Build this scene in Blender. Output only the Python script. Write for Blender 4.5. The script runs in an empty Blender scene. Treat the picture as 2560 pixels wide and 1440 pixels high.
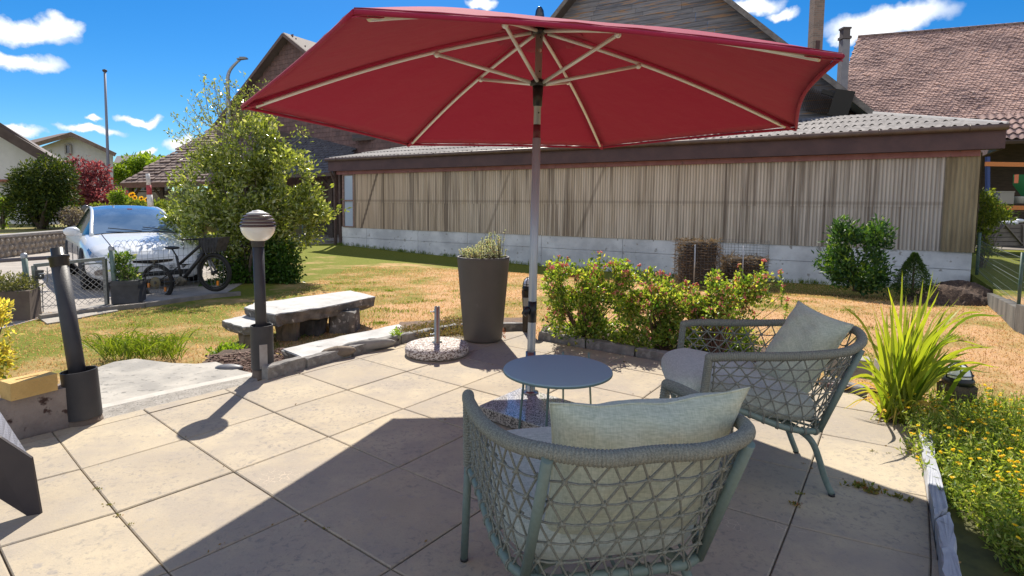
import bpy, math, random
import numpy as np
from mathutils import Vector, Matrix
random.seed(7); rng = np.random.default_rng(11)
C = bpy.context.scene.collection
SC = bpy.context.scene
PI = math.pi

# ------------------------------------------------------------------ camera, world, sun, exposure
F, PITCH, ROLL, HC, CY = 1385., .0755, .011, 1.42, 622.      # the lens as measured on the photograph (2560 px wide)
SUN = Vector((-.12, .92, 1.0)).normalized()                  # towards the sun
cd = bpy.data.cameras.new('camera'); cam = bpy.data.objects.new('camera', cd); C.objects.link(cam); SC.camera = cam
cd.sensor_width = 36; cd.lens = 36 * F / 2560; cd.shift_y = -(720 - CY) / 2560; cd.clip_end = 600; cd.clip_start = .05
cp, sp, cr, sr = math.cos(PITCH), math.sin(PITCH), math.cos(ROLL), math.sin(ROLL)
RR = np.array([[cr, -sr, 0], [sr, cr, 0], [0, 0, 1.]]) @ np.array([[1., 0, 0], [0, -sp, -cp], [0, cp, -sp]])
mw = Matrix(((RR[0][0], -RR[1][0], -RR[2][0], 0), (RR[0][1], -RR[1][1], -RR[2][1], 0), (RR[0][2], -RR[1][2], -RR[2][2], HC), (0, 0, 0, 1)))
cam.matrix_world = mw
def ray(u, v): return RR.T @ np.array([(u - 1280) / F, (v - CY) / F, 1.])
def G(u, v, z=0.):                                           # the ground point seen at a photo pixel
    r = ray(u, v); t = (z - HC) / r[2]; return Vector((r[0] * t, r[1] * t, z))
def at(u, v, Y):
    r = ray(u, v); t = Y / r[1]; return Vector((r[0] * t, Y, HC + r[2] * t))
def onplane(u, v, p, n):
    r = Vector(ray(u, v)); o = Vector((0, 0, HC)); return o + r * ((Vector(p) - o).dot(n) / r.dot(n))
def prj(P):
    c = RR @ (np.array(P, float) - np.array([0, 0, HC])); return 1280 + F * c[0] / c[2], CY + F * c[1] / c[2]
def hz(b, v): return at(prj(b)[0], v, b[1]).z                # height seen at photo row v above a base point
ZL = -.25                                                    # lawn level below the patio

SC.view_settings.view_transform = 'Standard'; SC.view_settings.look = 'None'
SC.view_settings.exposure = .76; SC.view_settings.gamma = 1
SC.cycles.max_bounces = 8; SC.cycles.transparent_max_bounces = 12
W = bpy.data.worlds.new('World'); SC.world = W; W.use_nodes = True
nt = W.node_tree; N = nt.nodes; L = nt.links
bg = N['Background']; bg.inputs['Strength'].default_value = .12
sky = N.new('ShaderNodeTexSky'); sky.sky_type = 'NISHITA'; sky.sun_disc = False
sky.sun_elevation = math.asin(SUN.z); sky.sun_rotation = math.atan2(SUN.x, SUN.y)
sky.altitude = 900; sky.air_density = 1.0; sky.dust_density = .4; sky.ozone_density = 4.5
hs = N.new('ShaderNodeHueSaturation'); hs.inputs['Saturation'].default_value = 1.38; hs.inputs['Value'].default_value = .61
L.new(sky.outputs[0], hs.inputs['Color'])
tc = N.new('ShaderNodeTexCoord')
nz = N.new('ShaderNodeTexNoise'); nz.inputs['Scale'].default_value = 9; nz.inputs['Detail'].default_value = 8; nz.inputs['Roughness'].default_value = .62
L.new(tc.outputs['Generated'], nz.inputs['Vector'])
def vm(op, a, b=None):
    n = N.new('ShaderNodeVectorMath'); n.operation = op
    for i, x in enumerate((a, b)):
        if x is None: continue
        if isinstance(x, (tuple, list, Vector)): n.inputs[i].default_value = tuple(x)
        elif isinstance(x, (int, float)): n.inputs[3].default_value = x
        else: L.new(x, n.inputs[i])
    return n
def mth(op, a, b, c=None):
    n = N.new('ShaderNodeMath'); n.operation = op
    for i, x in enumerate((a, b, c)):
        if x is None: continue
        if isinstance(x, (int, float)): n.inputs[i].default_value = x
        else: L.new(x, n.inputs[i])
    return n.outputs[0]
dn = vm('SUBTRACT', nz.outputs['Color'], (.5, .5, .5)).outputs[0]
dn = vm('MULTIPLY', dn, (.06, .06, .045)).outputs[0]
nzb = N.new('ShaderNodeTexNoise'); nzb.inputs['Scale'].default_value = 34; nzb.inputs['Detail'].default_value = 6; L.new(tc.outputs['Generated'], nzb.inputs['Vector'])
dn2 = vm('MULTIPLY', vm('SUBTRACT', nzb.outputs['Color'], (.5, .5, .5)).outputs[0], (.03, .03, .024)).outputs[0]
warp = vm('ADD', vm('ADD', tc.outputs['Generated'], dn).outputs[0], dn2).outputs[0]
acc = None
for u, v, a, b in ((45, 78, 88, 26), (135, 72, 38, 26), (35, 152, 74, 21), (348, 291, 48, 11), (233, 289, 17, 9), (230, 319, 64, 11), (40, 322, 50, 14),
                   (470, 360, 50, 20), (365, 372, 24, 9), (1200, 8, 42, 17), (1880, 18, 66, 26), (2215, 52, 120, 36), (2140, 90, 52, 20), (1950, 40, 40, 16), (2900, 200, 300, 60)):
    d = Vector(ray(u, v)).normalized(); e1 = d.cross(Vector((0, 0, 1))).normalized(); e2 = e1.cross(d)
    q = vm('SUBTRACT', warp, tuple(d)).outputs[0]
    a, b = a * .92, b * .88
    x = vm('DOT_PRODUCT', q, tuple(e1 * (F / a))).outputs['Value']; y = vm('DOT_PRODUCT', q, tuple(e2 * (F / b))).outputs['Value']
    r2 = mth('ADD', mth('MULTIPLY', x, x), mth('MULTIPLY', y, y))
    front = vm('DOT_PRODUCT', tc.outputs['Generated'], tuple(d)).outputs['Value']
    m = mth('MULTIPLY', mth('SUBTRACT', 1.1, r2), mth('GREATER_THAN', front, .3))
    acc = m if acc is None else mth('MAXIMUM', acc, m)
mr = N.new('ShaderNodeMapRange'); mr.inputs['From Min'].default_value = .0; mr.inputs['From Max'].default_value = .8; L.new(acc, mr.inputs['Value'])
mx = N.new('ShaderNodeMix'); mx.data_type = 'RGBA'; L.new(mr.outputs[0], mx.inputs['Factor']); L.new(vm('MULTIPLY', hs.outputs[0], (.72, .93, 1.0)).outputs[0], mx.inputs['A'])
cg = N.new('ShaderNodeMix'); cg.data_type = 'RGBA'; cg.inputs['A'].default_value = (3.6, 4.0, 4.6, 1); cg.inputs['B'].default_value = (6.2, 6.4, 6.6, 1)
cgr = N.new('ShaderNodeMapRange'); cgr.inputs['From Min'].default_value = .1; cgr.inputs['From Max'].default_value = .85; L.new(acc, cgr.inputs['Value']); L.new(mth('MULTIPLY', cgr.outputs[0], mth('ADD', nzb.outputs['Fac'], .45)), cg.inputs['Factor']); L.new(cg.outputs['Result'], mx.inputs['B'])
# unseen bright cloud bank, added behind the camera to lighten the shaded fronts
sepd = N.new('ShaderNodeSeparateXYZ'); L.new(tc.outputs['Generated'], sepd.inputs[0])
n2 = N.new('ShaderNodeTexNoise'); n2.inputs['Scale'].default_value = 2.2; n2.inputs['Detail'].default_value = 6; L.new(tc.outputs['Generated'], n2.inputs['Vector'])
bk_m = N.new('ShaderNodeMapRange'); bk_m.inputs['From Min'].default_value = .15; bk_m.inputs['From Max'].default_value = -.45; L.new(sepd.outputs['Y'], bk_m.inputs['Value'])
cl_m = N.new('ShaderNodeMapRange'); cl_m.inputs['From Min'].default_value = .36; cl_m.inputs['From Max'].default_value = .5; L.new(n2.outputs['Fac'], cl_m.inputs['Value'])
fac2 = mth('MULTIPLY', bk_m.outputs[0], cl_m.outputs[0])
mx2 = N.new('ShaderNodeMix'); mx2.data_type = 'RGBA'; L.new(fac2, mx2.inputs['Factor']); L.new(mx.outputs['Result'], mx2.inputs['A']); mx2.inputs['B'].default_value = (3.9, 4.1, 4.6, 1)
L.new(mx2.outputs['Result'], bg.inputs['Color'])
sl = bpy.data.lights.new('sun', 'SUN'); sl.energy = 4.9; sl.angle = math.radians(.5); sl.color = (1, .93, .82)
so = bpy.data.objects.new('sun', sl); C.objects.link(so); so.rotation_euler = (-SUN).to_track_quat('-Z', 'Y').to_euler(); so.location = (0, 0, 20)

# ------------------------------------------------------------------ mesh helpers
def frames(P):
    P = np.asarray(P, float); T = np.gradient(P, axis=0); T /= np.linalg.norm(T, axis=1)[:, None] + 1e-12
    up = np.array([0, 0, 1.]) if abs(T[0][2]) < .9 else np.array([1., 0, 0])
    n = np.cross(T[0], up); n /= np.linalg.norm(n); U = [n]
    for i in range(1, len(P)):
        n = U[-1] - T[i] * np.dot(U[-1], T[i]); n /= np.linalg.norm(n) + 1e-12; U.append(n)
    U = np.array(U); return P, T, U, np.cross(T, U)
def crom(pts, k=8, closed=False):
    p = np.array([tuple(q) for q in pts], float)
    p = np.vstack([p[-1], p, p[0], p[1]]) if closed else np.vstack([2 * p[0] - p[1], p, 2 * p[-1] - p[-2]])
    o = []
    for i in range(1, len(p) - 2):
        for t in np.arange(k) / k:
            o.append(.5 * (2 * p[i] + (p[i + 1] - p[i - 1]) * t + (2 * p[i - 1] - 5 * p[i] + 4 * p[i + 1] - p[i + 2]) * t * t + (3 * p[i] - p[i - 1] - 3 * p[i + 1] + p[i + 2]) * t ** 3))
    if not closed: o.append(p[-2])
    return np.array(o)
def resample(P, n):
    P = np.asarray(P, float); s = np.r_[0, np.cumsum(np.linalg.norm(np.diff(P, axis=0), axis=1))]
    t = np.linspace(0, s[-1], n); return np.stack([np.interp(t, s, P[:, k]) for k in range(3)], 1)
class MB:
    def __init__(self): self.v = []; self.f = []; self.s = []; self.r = []; self.n = 0
    def add(self, vs, fs, smooth=False, rnd=None):
        vs = np.asarray([tuple(q) for q in vs] if not isinstance(vs, np.ndarray) else vs, float).reshape(-1, 3)
        self.v.append(vs)
        if rnd is None: rnd = random.random()
        self.r.append(np.full(len(vs), rnd) if np.isscalar(rnd) else np.asarray(rnd, float))
        b = self.n
        self.f += [[i + b for i in f] for f in fs]; self.s += [smooth] * len(fs); self.n += len(vs); return self
    def box(self, c, size, rz=0, R=None, rnd=None, jit=0):
        x, y, z = [s / 2 for s in size]
        p = np.array([[sx * x, sy * y, sz * z] for sz in (-1, 1) for sy in (-1, 1) for sx in (-1, 1)])
        if jit: p += rng.normal(0, jit, p.shape)
        if R is None: R = Matrix.Rotation(rz, 3, 'Z')
        p = p @ np.array(R).T + np.array(tuple(c))
        return self.add(p, [(0, 2, 3, 1), (4, 5, 7, 6), (0, 1, 5, 4), (2, 6, 7, 3), (0, 4, 6, 2), (1, 3, 7, 5)], False, rnd)
    def bar(self, a, b, w, h, up=(0, 0, 1), rnd=None):            # rectangular bar from a to b
        a, b = Vector(a), Vector(b); d = (b - a); ln = d.length; d.normalize(); u = Vector(up)
        s = d.cross(u).normalized(); u = s.cross(d)
        R = Matrix((d, s, u)).transposed(); return self.box((a + b) / 2, (ln, w, h), R=R, rnd=rnd)
    def tube(self, P, r, n=10, caps=True, smooth=True, rnd=None, closed=False):
        P, T, U, B = frames(P); m = len(P); r = np.full(m, r) if np.isscalar(r) else np.asarray(r, float)
        a = np.arange(n) * 2 * PI / n
        v = (P[:, None] + r[:, None, None] * (np.cos(a)[None, :, None] * U[:, None] + np.sin(a)[None, :, None] * B[:, None])).reshape(-1, 3)
        f = [(i * n + j, i * n + (j + 1) % n, (i + 1) * n + (j + 1) % n, (i + 1) * n + j) for i in range(m - 1) for j in range(n)]
        self.add(v, f, smooth, rnd)
        if caps: self.f += [[self.n - m * n + j for j in range(n)][::-1], [self.n - n + j for j in range(n)]]; self.s += [False, False]
        return self
    def lathe(self, prof, c=(0, 0, 0), n=28, R=None, smooth=True, rnd=None):
        v = []
        for r, z in prof:
            for j in range(n): v.append((r * math.cos(2 * PI * j / n), r * math.sin(2 * PI * j / n), z))
        v = np.array(v)
        if R is not None: v = v @ np.array(R).T
        v = v + np.array(tuple(c)); m = len(prof)
        return self.add(v, [(i * n + j, i * n + (j + 1) % n, (i + 1) * n + (j + 1) % n, (i + 1) * n + j) for i in range(m - 1) for j in range(n)], smooth, rnd)
    def prism(self, poly, z0, z1, rnd=None, jit=0):                 # polygon of (x,y) or 3D points between two heights
        p = [(q[0], q[1]) for q in poly]; n = len(p)
        ar = sum(p[i][0] * p[(i + 1) % n][1] - p[(i + 1) % n][0] * p[i][1] for i in range(n))
        if ar < 0: p = p[::-1]
        v = [(x, y, z0) for x, y in p] + [(x, y, z1) for x, y in p]
        return self.add(v, [list(range(n))[::-1], list(range(n, 2 * n))] + [(i, (i + 1) % n, n + (i + 1) % n, n + i) for i in range(n)], False, rnd)
    def slab(self, poly, thick, nrm=None, rnd=None, back=None):                # planar 3D polygon given a thickness downwards along its normal
        p = [Vector(q) for q in poly]; n = len(p)
        if nrm is None:
            nrm = Vector((0, 0, 0))
            for i in range(n): nrm += (p[i] - p[0]).cross(p[(i + 1) % n] - p[0])
            nrm.normalize()
            if abs(nrm.z) > .2:
                if nrm.z < 0: nrm = -nrm
            elif nrm.y > 0: nrm = -nrm
        if nrm.dot(Vector(nrm)) == 0: nrm = Vector((0, 0, 1))
        q = [a + (Vector(back) if back is not None else -nrm * thick) for a in p]
        return self.add(p + q, [list(range(n)), list(range(n, 2 * n))[::-1]] + [(i, n + i, n + (i + 1) % n, (i + 1) % n) for i in range(n)], False, rnd)
    def grid(self, fn, nu, nv, smooth=True, rnd=None, two=False):
        v = [tuple(fn(i / nu, j / nv)) for j in range(nv + 1) for i in range(nu + 1)]; k = nu + 1
        return self.add(np.array(v), [(j * k + i, j * k + i + 1, (j + 1) * k + i + 1, (j + 1) * k + i) for j in range(nv) for i in range(nu)], smooth, rnd)
    def ball(self, c, r, n=8, m=6, rnd=None):
        r = (r, r, r) if np.isscalar(r) else r
        return self.add(np.array([(c[0] + r[0] * math.sin(PI * (i + .02) / (m + .04)) * math.cos(2 * PI * j / n), c[1] + r[1] * math.sin(PI * (i + .02) / (m + .04)) * math.sin(2 * PI * j / n), c[2] + r[2] * math.cos(PI * (i + .02) / (m + .04))) for i in range(m + 1) for j in range(n)]),
                        [(i * n + j, (i + 1) * n + j, (i + 1) * n + (j + 1) % n, i * n + (j + 1) % n) for i in range(m) for j in range(n)], True, rnd)
    def leaves(self, P, D, ln, wd, rnd=None, fold=.18):             # P points, D leaf directions: folded pointed leaves
        P = np.asarray(P, float); D = np.asarray(D, float); k = len(P); D = D / (np.linalg.norm(D, axis=1)[:, None] + 1e-9)
        ln = np.broadcast_to(ln, k).reshape(-1, 1); wd = np.broadcast_to(wd, k).reshape(-1, 1)
        S = np.cross(D, rng.normal(0, 1, (k, 3))); S /= np.linalg.norm(S, axis=1)[:, None] + 1e-9; U = np.cross(S, D)
        v = np.stack([P, P + D * ln * .45 + S * wd + U * wd * fold * 2, P + D * ln * .55, P + D * ln * .45 - S * wd + U * wd * fold * 2, P + D * ln], 1)
        v[:, 2] -= U * wd * .1
        if rnd is None: rnd = rng.random(k)
        b = np.arange(k)[:, None] * 5
        self.add(v.reshape(-1, 3), [], True, np.repeat(rnd, 5)); o = self.n - 5 * k
        ff = np.stack([np.hstack([b, b + 1, b + 4, b + 2]), np.hstack([b, b + 2, b + 4, b + 3])], 1).reshape(-1, 4) + o
        self.f += ff.tolist(); self.s += [False] * len(ff); return self
    def mesh(self, name, mat, off=(0, 0, 0)):
        v = np.vstack(self.v) - np.array(tuple(off)); me = bpy.data.meshes.new(name)
        me.from_pydata(v.tolist(), [], self.f); me.polygons.foreach_set('use_smooth', self.s)
        at_ = me.attributes.new('rnd', 'FLOAT', 'POINT'); at_.data.foreach_set('value', np.concatenate(self.r).astype(np.float32))
        me.materials.append(mat); me.update(); return me
    def build(self, name, mat, parent=None, world=True, off=None):
        if off is None: off = parent_loc(parent) if (parent is not None and world) else (0, 0, 0)
        o = bpy.data.objects.new(name, self.mesh(name, mat, off)); C.objects.link(o)
        if parent is not None: o.parent = parent
        else: o.location = tuple(off)
        return o
def parent_loc(p):
    l = Vector((0, 0, 0))
    while p is not None: l = l + p.location; p = p.parent
    return l
def tag(o, label=None, cat=None, group=None, kind=None):
    for k, x in (('label', label), ('category', cat), ('group', group), ('kind', kind)):
        if x: o[k] = x
    return o
def thing(name, label, cat, loc=(0, 0, 0), rz=0, group=None):
    o = bpy.data.objects.new(name, None); C.objects.link(o); o.location = tuple(loc); o.rotation_euler = (0, 0, rz); o.empty_display_size = .1
    return tag(o, label, cat, group)
def one(name, mb, mat, label, cat, loc=(0, 0, 0), group=None, kind=None):
    return tag(mb.build(name, mat, None, off=loc), label, cat, group, kind)

# ------------------------------------------------------------------ materials
def newmat(name):
    m = bpy.data.materials.new(name); m.use_nodes = True; return m, m.node_tree.nodes, m.node_tree.links
def col(c): return (c[0], c[1], c[2], 1)
def M(name, c1, c2=None, scale=6, rough=.8, bump=0, bscale=60, metal=0, spec=.4, rmix=0, stretch=(1, 1, 1), c3=None, s3=40, t3=.62, coat=0, bstretch=None, detail=6, w=.12, bdist=.01):
    """Principled: two colours mixed by noise (and per-piece random value rmix), optional speckle colour c3, bump."""
    m, n, l = newmat(name); p = n['Principled BSDF']
    p.inputs['Roughness'].default_value = rough; p.inputs['Metallic'].default_value = metal; p.inputs['Specular IOR Level'].default_value = spec
    if coat: p.inputs['Coat Weight'].default_value = coat; p.inputs['Coat Roughness'].default_value = .05
    t = n.new('ShaderNodeTexCoord'); mp = n.new('ShaderNodeMapping'); mp.inputs['Scale'].default_value = stretch; l.new(t.outputs['Object'], mp.inputs['Vector'])
    out = None
    if c2 is not None:
        a = n.new('ShaderNodeTexNoise'); a.inputs['Scale'].default_value = scale; a.inputs['Detail'].default_value = detail; a.inputs['Roughness'].default_value = .6; l.new(mp.outputs[0], a.inputs['Vector'])
        r = n.new('ShaderNodeMapRange'); r.inputs['From Min'].default_value = .5 - w; r.inputs['From Max'].default_value = .5 + w; l.new(a.outputs['Fac'], r.inputs['Value']); f = r.outputs[0]
        if rmix:
            at_ = n.new('ShaderNodeAttribute'); at_.attribute_name = 'rnd'
            q = n.new('ShaderNodeMix'); q.inputs['Factor'].default_value = rmix; l.new(f, q.inputs['A']); l.new(at_.outputs['Fac'], q.inputs['B']); f = q.outputs['Result']
        x = n.new('ShaderNodeMix'); x.data_type = 'RGBA'; x.inputs['A'].default_value = col(c1); x.inputs['B'].default_value = col(c2); l.new(f, x.inputs['Factor']); out = x.outputs['Result']
        if c3 is not None:
            a = n.new('ShaderNodeTexNoise'); a.inputs['Scale'].default_value = s3; a.inputs['Detail'].default_value = 4; l.new(mp.outputs[0], a.inputs['Vector'])
            r = n.new('ShaderNodeMapRange'); r.inputs['From Min'].default_value = t3; r.inputs['From Max'].default_value = t3 + .06; l.new(a.outputs['Fac'], r.inputs['Value'])
            y = n.new('ShaderNodeMix'); y.data_type = 'RGBA'; l.new(r.outputs[0], y.inputs['Factor']); l.new(out, y.inputs['A']); y.inputs['B'].default_value = col(c3); out = y.outputs['Result']
        l.new(out, p.inputs['Base Color'])
    else: p.inputs['Base Color'].default_value = col(c1)
    if bump:
        a = n.new('ShaderNodeTexNoise'); a.inputs['Scale'].default_value = bscale; a.inputs['Detail'].default_value = 5
        if bstretch:
            mp2 = n.new('ShaderNodeMapping'); mp2.inputs['Scale'].default_value = bstretch; l.new(t.outputs['Object'], mp2.inputs['Vector']); l.new(mp2.outputs[0], a.inputs['Vector'])
        else: l.new(mp.outputs[0], a.inputs['Vector'])
        b = n.new('ShaderNodeBump'); b.inputs['Strength'].default_value = bump; b.inputs['Distance'].default_value = bdist; l.new(a.outputs['Fac'], b.inputs['Height']); l.new(b.outputs[0], p.inputs['Normal'])
    return m
def leafM(name, ca, cb, trans=.4, rough=.45, spec=.4, cc=None, tcol=None):
    """leaf: colour by per-leaf random value, reflected and transmitted light"""
    m, n, l = newmat(name); p = n['Principled BSDF']; p.inputs['Roughness'].default_value = rough; p.inputs['Specular IOR Level'].default_value = spec
    at_ = n.new('ShaderNodeAttribute'); at_.attribute_name = 'rnd'; r = n.new('ShaderNodeValToRGB')
    r.color_ramp.elements[0].color = col(ca); r.color_ramp.elements[1].color = col(cb)
    if cc is not None:
        r.color_ramp.elements[1].position = .8; e = r.color_ramp.elements.new(.96); e.color = col(cc)
    l.new(at_.outputs['Fac'], r.inputs['Fac']); l.new(r.outputs[0], p.inputs['Base Color'])
    tr = n.new('ShaderNodeBsdfTranslucent'); mu = n.new('ShaderNodeMix'); mu.data_type = 'RGBA'; mu.blend_type = 'MULTIPLY'; mu.inputs['Factor'].default_value = 1
    l.new(r.outputs[0], mu.inputs['A']); mu.inputs['B'].default_value = col(tcol or (1.6, 1.5, .6)); l.new(mu.outputs['Result'], tr.inputs['Color'])
    ms = n.new('ShaderNodeMixShader'); ms.inputs['Fac'].default_value = trans; l.new(p.outputs[0], ms.inputs[1]); l.new(tr.outputs[0], ms.inputs[2]); l.new(ms.outputs[0], n['Material Output'].inputs['Surface'])
    return m
def glassM(name, c=(.8, .85, .9), rough=.08, mix=.5, dark=(.03, .04, .05)):
    m, n, l = newmat(name); p = n['Principled BSDF']; p.inputs['Base Color'].default_value = col(dark); p.inputs['Roughness'].default_value = rough; p.inputs['Specular IOR Level'].default_value = .9; p.inputs['Coat Weight'].default_value = 1
    return m

def cloud_pts(blobs, n):
    """random points in a union of ellipsoids, denser towards the surface; returns points and outward directions"""
    P = []; D = []; tot = sum(b[1][0] * b[1][1] * b[1][2] for b in blobs)
    for c, r in blobs:
        k = max(8, int(n * r[0] * r[1] * r[2] / tot)); d = rng.normal(0, 1, (k, 3)); d /= np.linalg.norm(d, axis=1)[:, None]
        rad = rng.random(k) ** .38 * (1 + .16 * rng.normal(0, 1, k).clip(-1, 1.5)); P.append(np.array(tuple(c)) + d * rad[:, None] * np.array(r)); D.append(d)
    return np.vstack(P), np.vstack(D)
def clumpy(P, D, scale=.25, keep=.6, seed=3):
    """drop points where a cheap 3D noise is low, so crowns get gaps and clumps"""
    q = P / scale; s = np.sin(q[:, 0] * 1.7 + 1.3 * np.sin(q[:, 1] * 1.1 + seed)) + np.sin(q[:, 1] * 1.9 + 1.1 * np.sin(q[:, 2] * 1.3)) + np.sin(q[:, 2] * 1.6 + 1.2 * np.sin(q[:, 0] * .9 + seed))
    th = np.quantile(s, 1 - keep); k = s > th; return P[k], D[k]
def branches(mb, base, tips, r0, r1=.004, n=5, bend=.15):
    for t in tips:
        a = Vector(base); b = Vector(t); mid = a.lerp(b, .5) + Vector(rng.normal(0, bend * (b - a).length * .4, 3)); mid.z = max(mid.z, a.z + (b.z - a.z) * .45)
        P = crom([a, mid, b], 5); mb.tube(P, np.linspace(r0, r1, len(P)), n, caps=False)

# ================================================================== THE SETTING
def corners(pts, z): return [G(u, v, z) for u, v in pts]
def sheet(name, pts, mat, kind='structure'):
    mb = MB(); mb.add([tuple(p) for p in pts], [list(range(len(pts)))]); o = mb.build(name, mat); o['kind'] = kind; return o
# lawn: parched straw colour with green patches; greener along the shed
SA, SB = G(848, 612, ZL), G(2425, 712, ZL)                    # the shed's front foot, left and right
AX = (SB - SA).normalized(); ND = Vector((-AX.y, AX.x, 0))    # along the wall; away from the camera
if ND.y < 0: ND = -ND
def lawnM(name, k=1.0):
    m, n, l = newmat(name); p = n['Principled BSDF']; p.inputs['Roughness'].default_value = .95; p.inputs['Specular IOR Level'].default_value = .1
    t = n.new('ShaderNodeTexCoord')
    def noi(s, d=5, r=.6, st=(1, 1, 1)):
        mp = n.new('ShaderNodeMapping'); mp.inputs['Scale'].default_value = st; l.new(t.outputs['Object'], mp.inputs['Vector'])
        a = n.new('ShaderNodeTexNoise'); a.inputs['Scale'].default_value = s; a.inputs['Detail'].default_value = d; a.inputs['Roughness'].default_value = r; l.new(mp.outputs[0], a.inputs['Vector']); return a.outputs['Fac']
    def rng_(x, a, b):
        r = n.new('ShaderNodeMapRange'); r.inputs['From Min'].default_value = a; r.inputs['From Max'].default_value = b; l.new(x, r.inputs['Value']); return r.outputs[0]
    def mixc(f, a, b):
        x = n.new('ShaderNodeMix'); x.data_type = 'RGBA'; l.new(f, x.inputs['Factor'])
        for i, q in (('A', a), ('B', b)):
            if isinstance(q, tuple): x.inputs[i].default_value = col(q)
            else: l.new(q, x.inputs[i])
        return x.outputs['Result']
    sep = n.new('ShaderNodeSeparateXYZ'); l.new(t.outputs['Object'], sep.inputs[0])
    dry = mixc(rng_(noi(7, 6), .35, .65), (.62 * k, .37 * k, .215 * k), (.52 * k, .335 * k, .16 * k))
    dry = mixc(rng_(noi(2.2, 7, .7), .5, .72), dry, (.40 * k, .235 * k, .10 * k))
    dry = mixc(rng_(noi(60, 3), .4, .7), dry, (.37 * k, .23 * k, .11 * k))
    grn = mixc(rng_(noi(20, 5), .35, .65), (.21 * k, .2 * k, .035 * k), (.11 * k, .15 * k, .02 * k))
    # distance from the shed wall
    dt = n.new('ShaderNodeVectorMath'); dt.operation = 'DOT_PRODUCT'; l.new(t.outputs['Object'], dt.inputs[0]); dt.inputs[1].default_value = tuple(ND)
    dist = n.new('ShaderNodeMath'); dist.operation = 'SUBTRACT'; dist.inputs[0].default_value = SA.dot(ND); l.new(dt.outputs['Value'], dist.inputs[1])
    near = rng_(dist.outputs[0], 4.2, 1.6)
    lf = rng_(sep.outputs['X'], -1.6, -4.5)
    ad = n.new('ShaderNodeMath'); ad.operation = 'MULTIPLY_ADD'; l.new(lf, ad.inputs[0]); ad.inputs[1].default_value = .16; l.new(noi(.8, 8, .68), ad.inputs[2])
    ae = n.new('ShaderNodeMath'); ae.operation = 'MULTIPLY_ADD'; l.new(near, ae.inputs[0]); ae.inputs[1].default_value = .32; l.new(ad.outputs[0], ae.inputs[2])
    l.new(mixc(rng_(ae.outputs[0], .475, .66), dry, grn), p.inputs['Base Color'])
    b = n.new('ShaderNodeBump'); b.inputs['Strength'].default_value = .7; b.inputs['Distance'].default_value = .03; l.new(noi(45, 6, .7), b.inputs['Height']); l.new(b.outputs[0], p.inputs['Normal'])
    return m
mLawn = lawnM('dry_lawn'); 
def dip(x, y):                                               # the lawn falls gently towards the middle of the shed wall
    s = (x - SA.x) * AX.x + (y - SA.y) * AX.y; d = -((x - SA.x) * ND.x + (y - SA.y) * ND.y)
    a = np.interp(s, [-1, .3, 3.4, 5.9, 9.3, 14.2, 17.3, 19.3, 20.9, 22], [0, 0, .11, .17, .28, .31, .24, .19, .05, 0]); t = np.clip((5.2 - d) / 4.2, 0, 1); return a * t * t * (3 - 2 * t)
gx = np.unique(np.r_[-260, -120, -60, -30, np.arange(-14, 16, .4), 30, 60, 120, 260]); gy = np.unique(np.r_[-20, 0, 4, np.arange(6, 27, .4), 34, 50, 100, 200, 420])
XX, YY = np.meshgrid(gx, gy); gv = np.stack([XX, YY, ZL - dip(XX, YY)], 2).reshape(-1, 3); kx_ = len(gx)
mb = MB(); mb.add(gv, [(j * kx_ + i, j * kx_ + i + 1, (j + 1) * kx_ + i + 1, (j + 1) * kx_ + i) for j in range(len(gy) - 1) for i in range(kx_ - 1)], True); gr0 = mb.build('ground', mLawn); gr0['kind'] = 'structure'
# grass blades, drier and thinner with distance
def blades(n, x0, x1, y0, y1, h0, h1, mask=None, mb=None, wd=.0035, pw=1.6, z=ZL):
    mb = mb or MB(); x = rng.uniform(x0, x1, n); y = y0 + (y1 - y0) * rng.random(n) ** pw
    if mask is not None: k = mask(x, y); x = x[k]; y = y[k]
    n = len(x); z = z - dip(x, y); h = rng.uniform(h0, h1, n); a = rng.uniform(0, 2 * PI, n); wdt = wd * (1 + y / 7)
    ln = rng.normal(0, .45, (n, 2)) * h[:, None]
    P = np.stack([np.stack([x - np.cos(a) * wdt, y - np.sin(a) * wdt, z], 1), np.stack([x + np.cos(a) * wdt, y + np.sin(a) * wdt, z], 1), np.stack([x + ln[:, 0], y + ln[:, 1], z + h], 1)], 1).reshape(-1, 3)
    b = mb.n; mb.add(P, [], False, np.repeat(rng.random(n), 3)); ff = (np.arange(n)[:, None] * 3 + np.arange(3) + b).tolist(); mb.f += ff; mb.s += [False] * n; return mb
def lawnmask(x, y):
    d = (x - SA.x) * ND.x + (y - SA.y) * ND.y
    road = (x < -4.3) & (y > 8.2 + (x + 7.2) * .35)
    pat = (y < 5.9 + np.minimum(0, (x + .6) * .62)) & (x > -2.9) & (x < 1.2) | (x > 1.1) & (x < 2.9) & (y < 6.4 - (x - .2) * .75)
    low = (x <= -2.0) & (y < 4.75 + (x + 2) * .45)
    return (d < -.05) & ~road & ~pat & ~low
gb = blades(130000, -8.5, 9.5, 3.4, 15, .01, .034, lawnmask, wd=.003)
tag(gb.build('grass', leafM('straw_blades', (.38, .23, .09), (.72, .5, .27), .5, .8, .1, tcol=(1.1, 1., .8))), kind='stuff')
mGreen = leafM('green_blades', (.07, .13, .015), (.2, .26, .03), .45, .5)
tu = MB()
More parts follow.
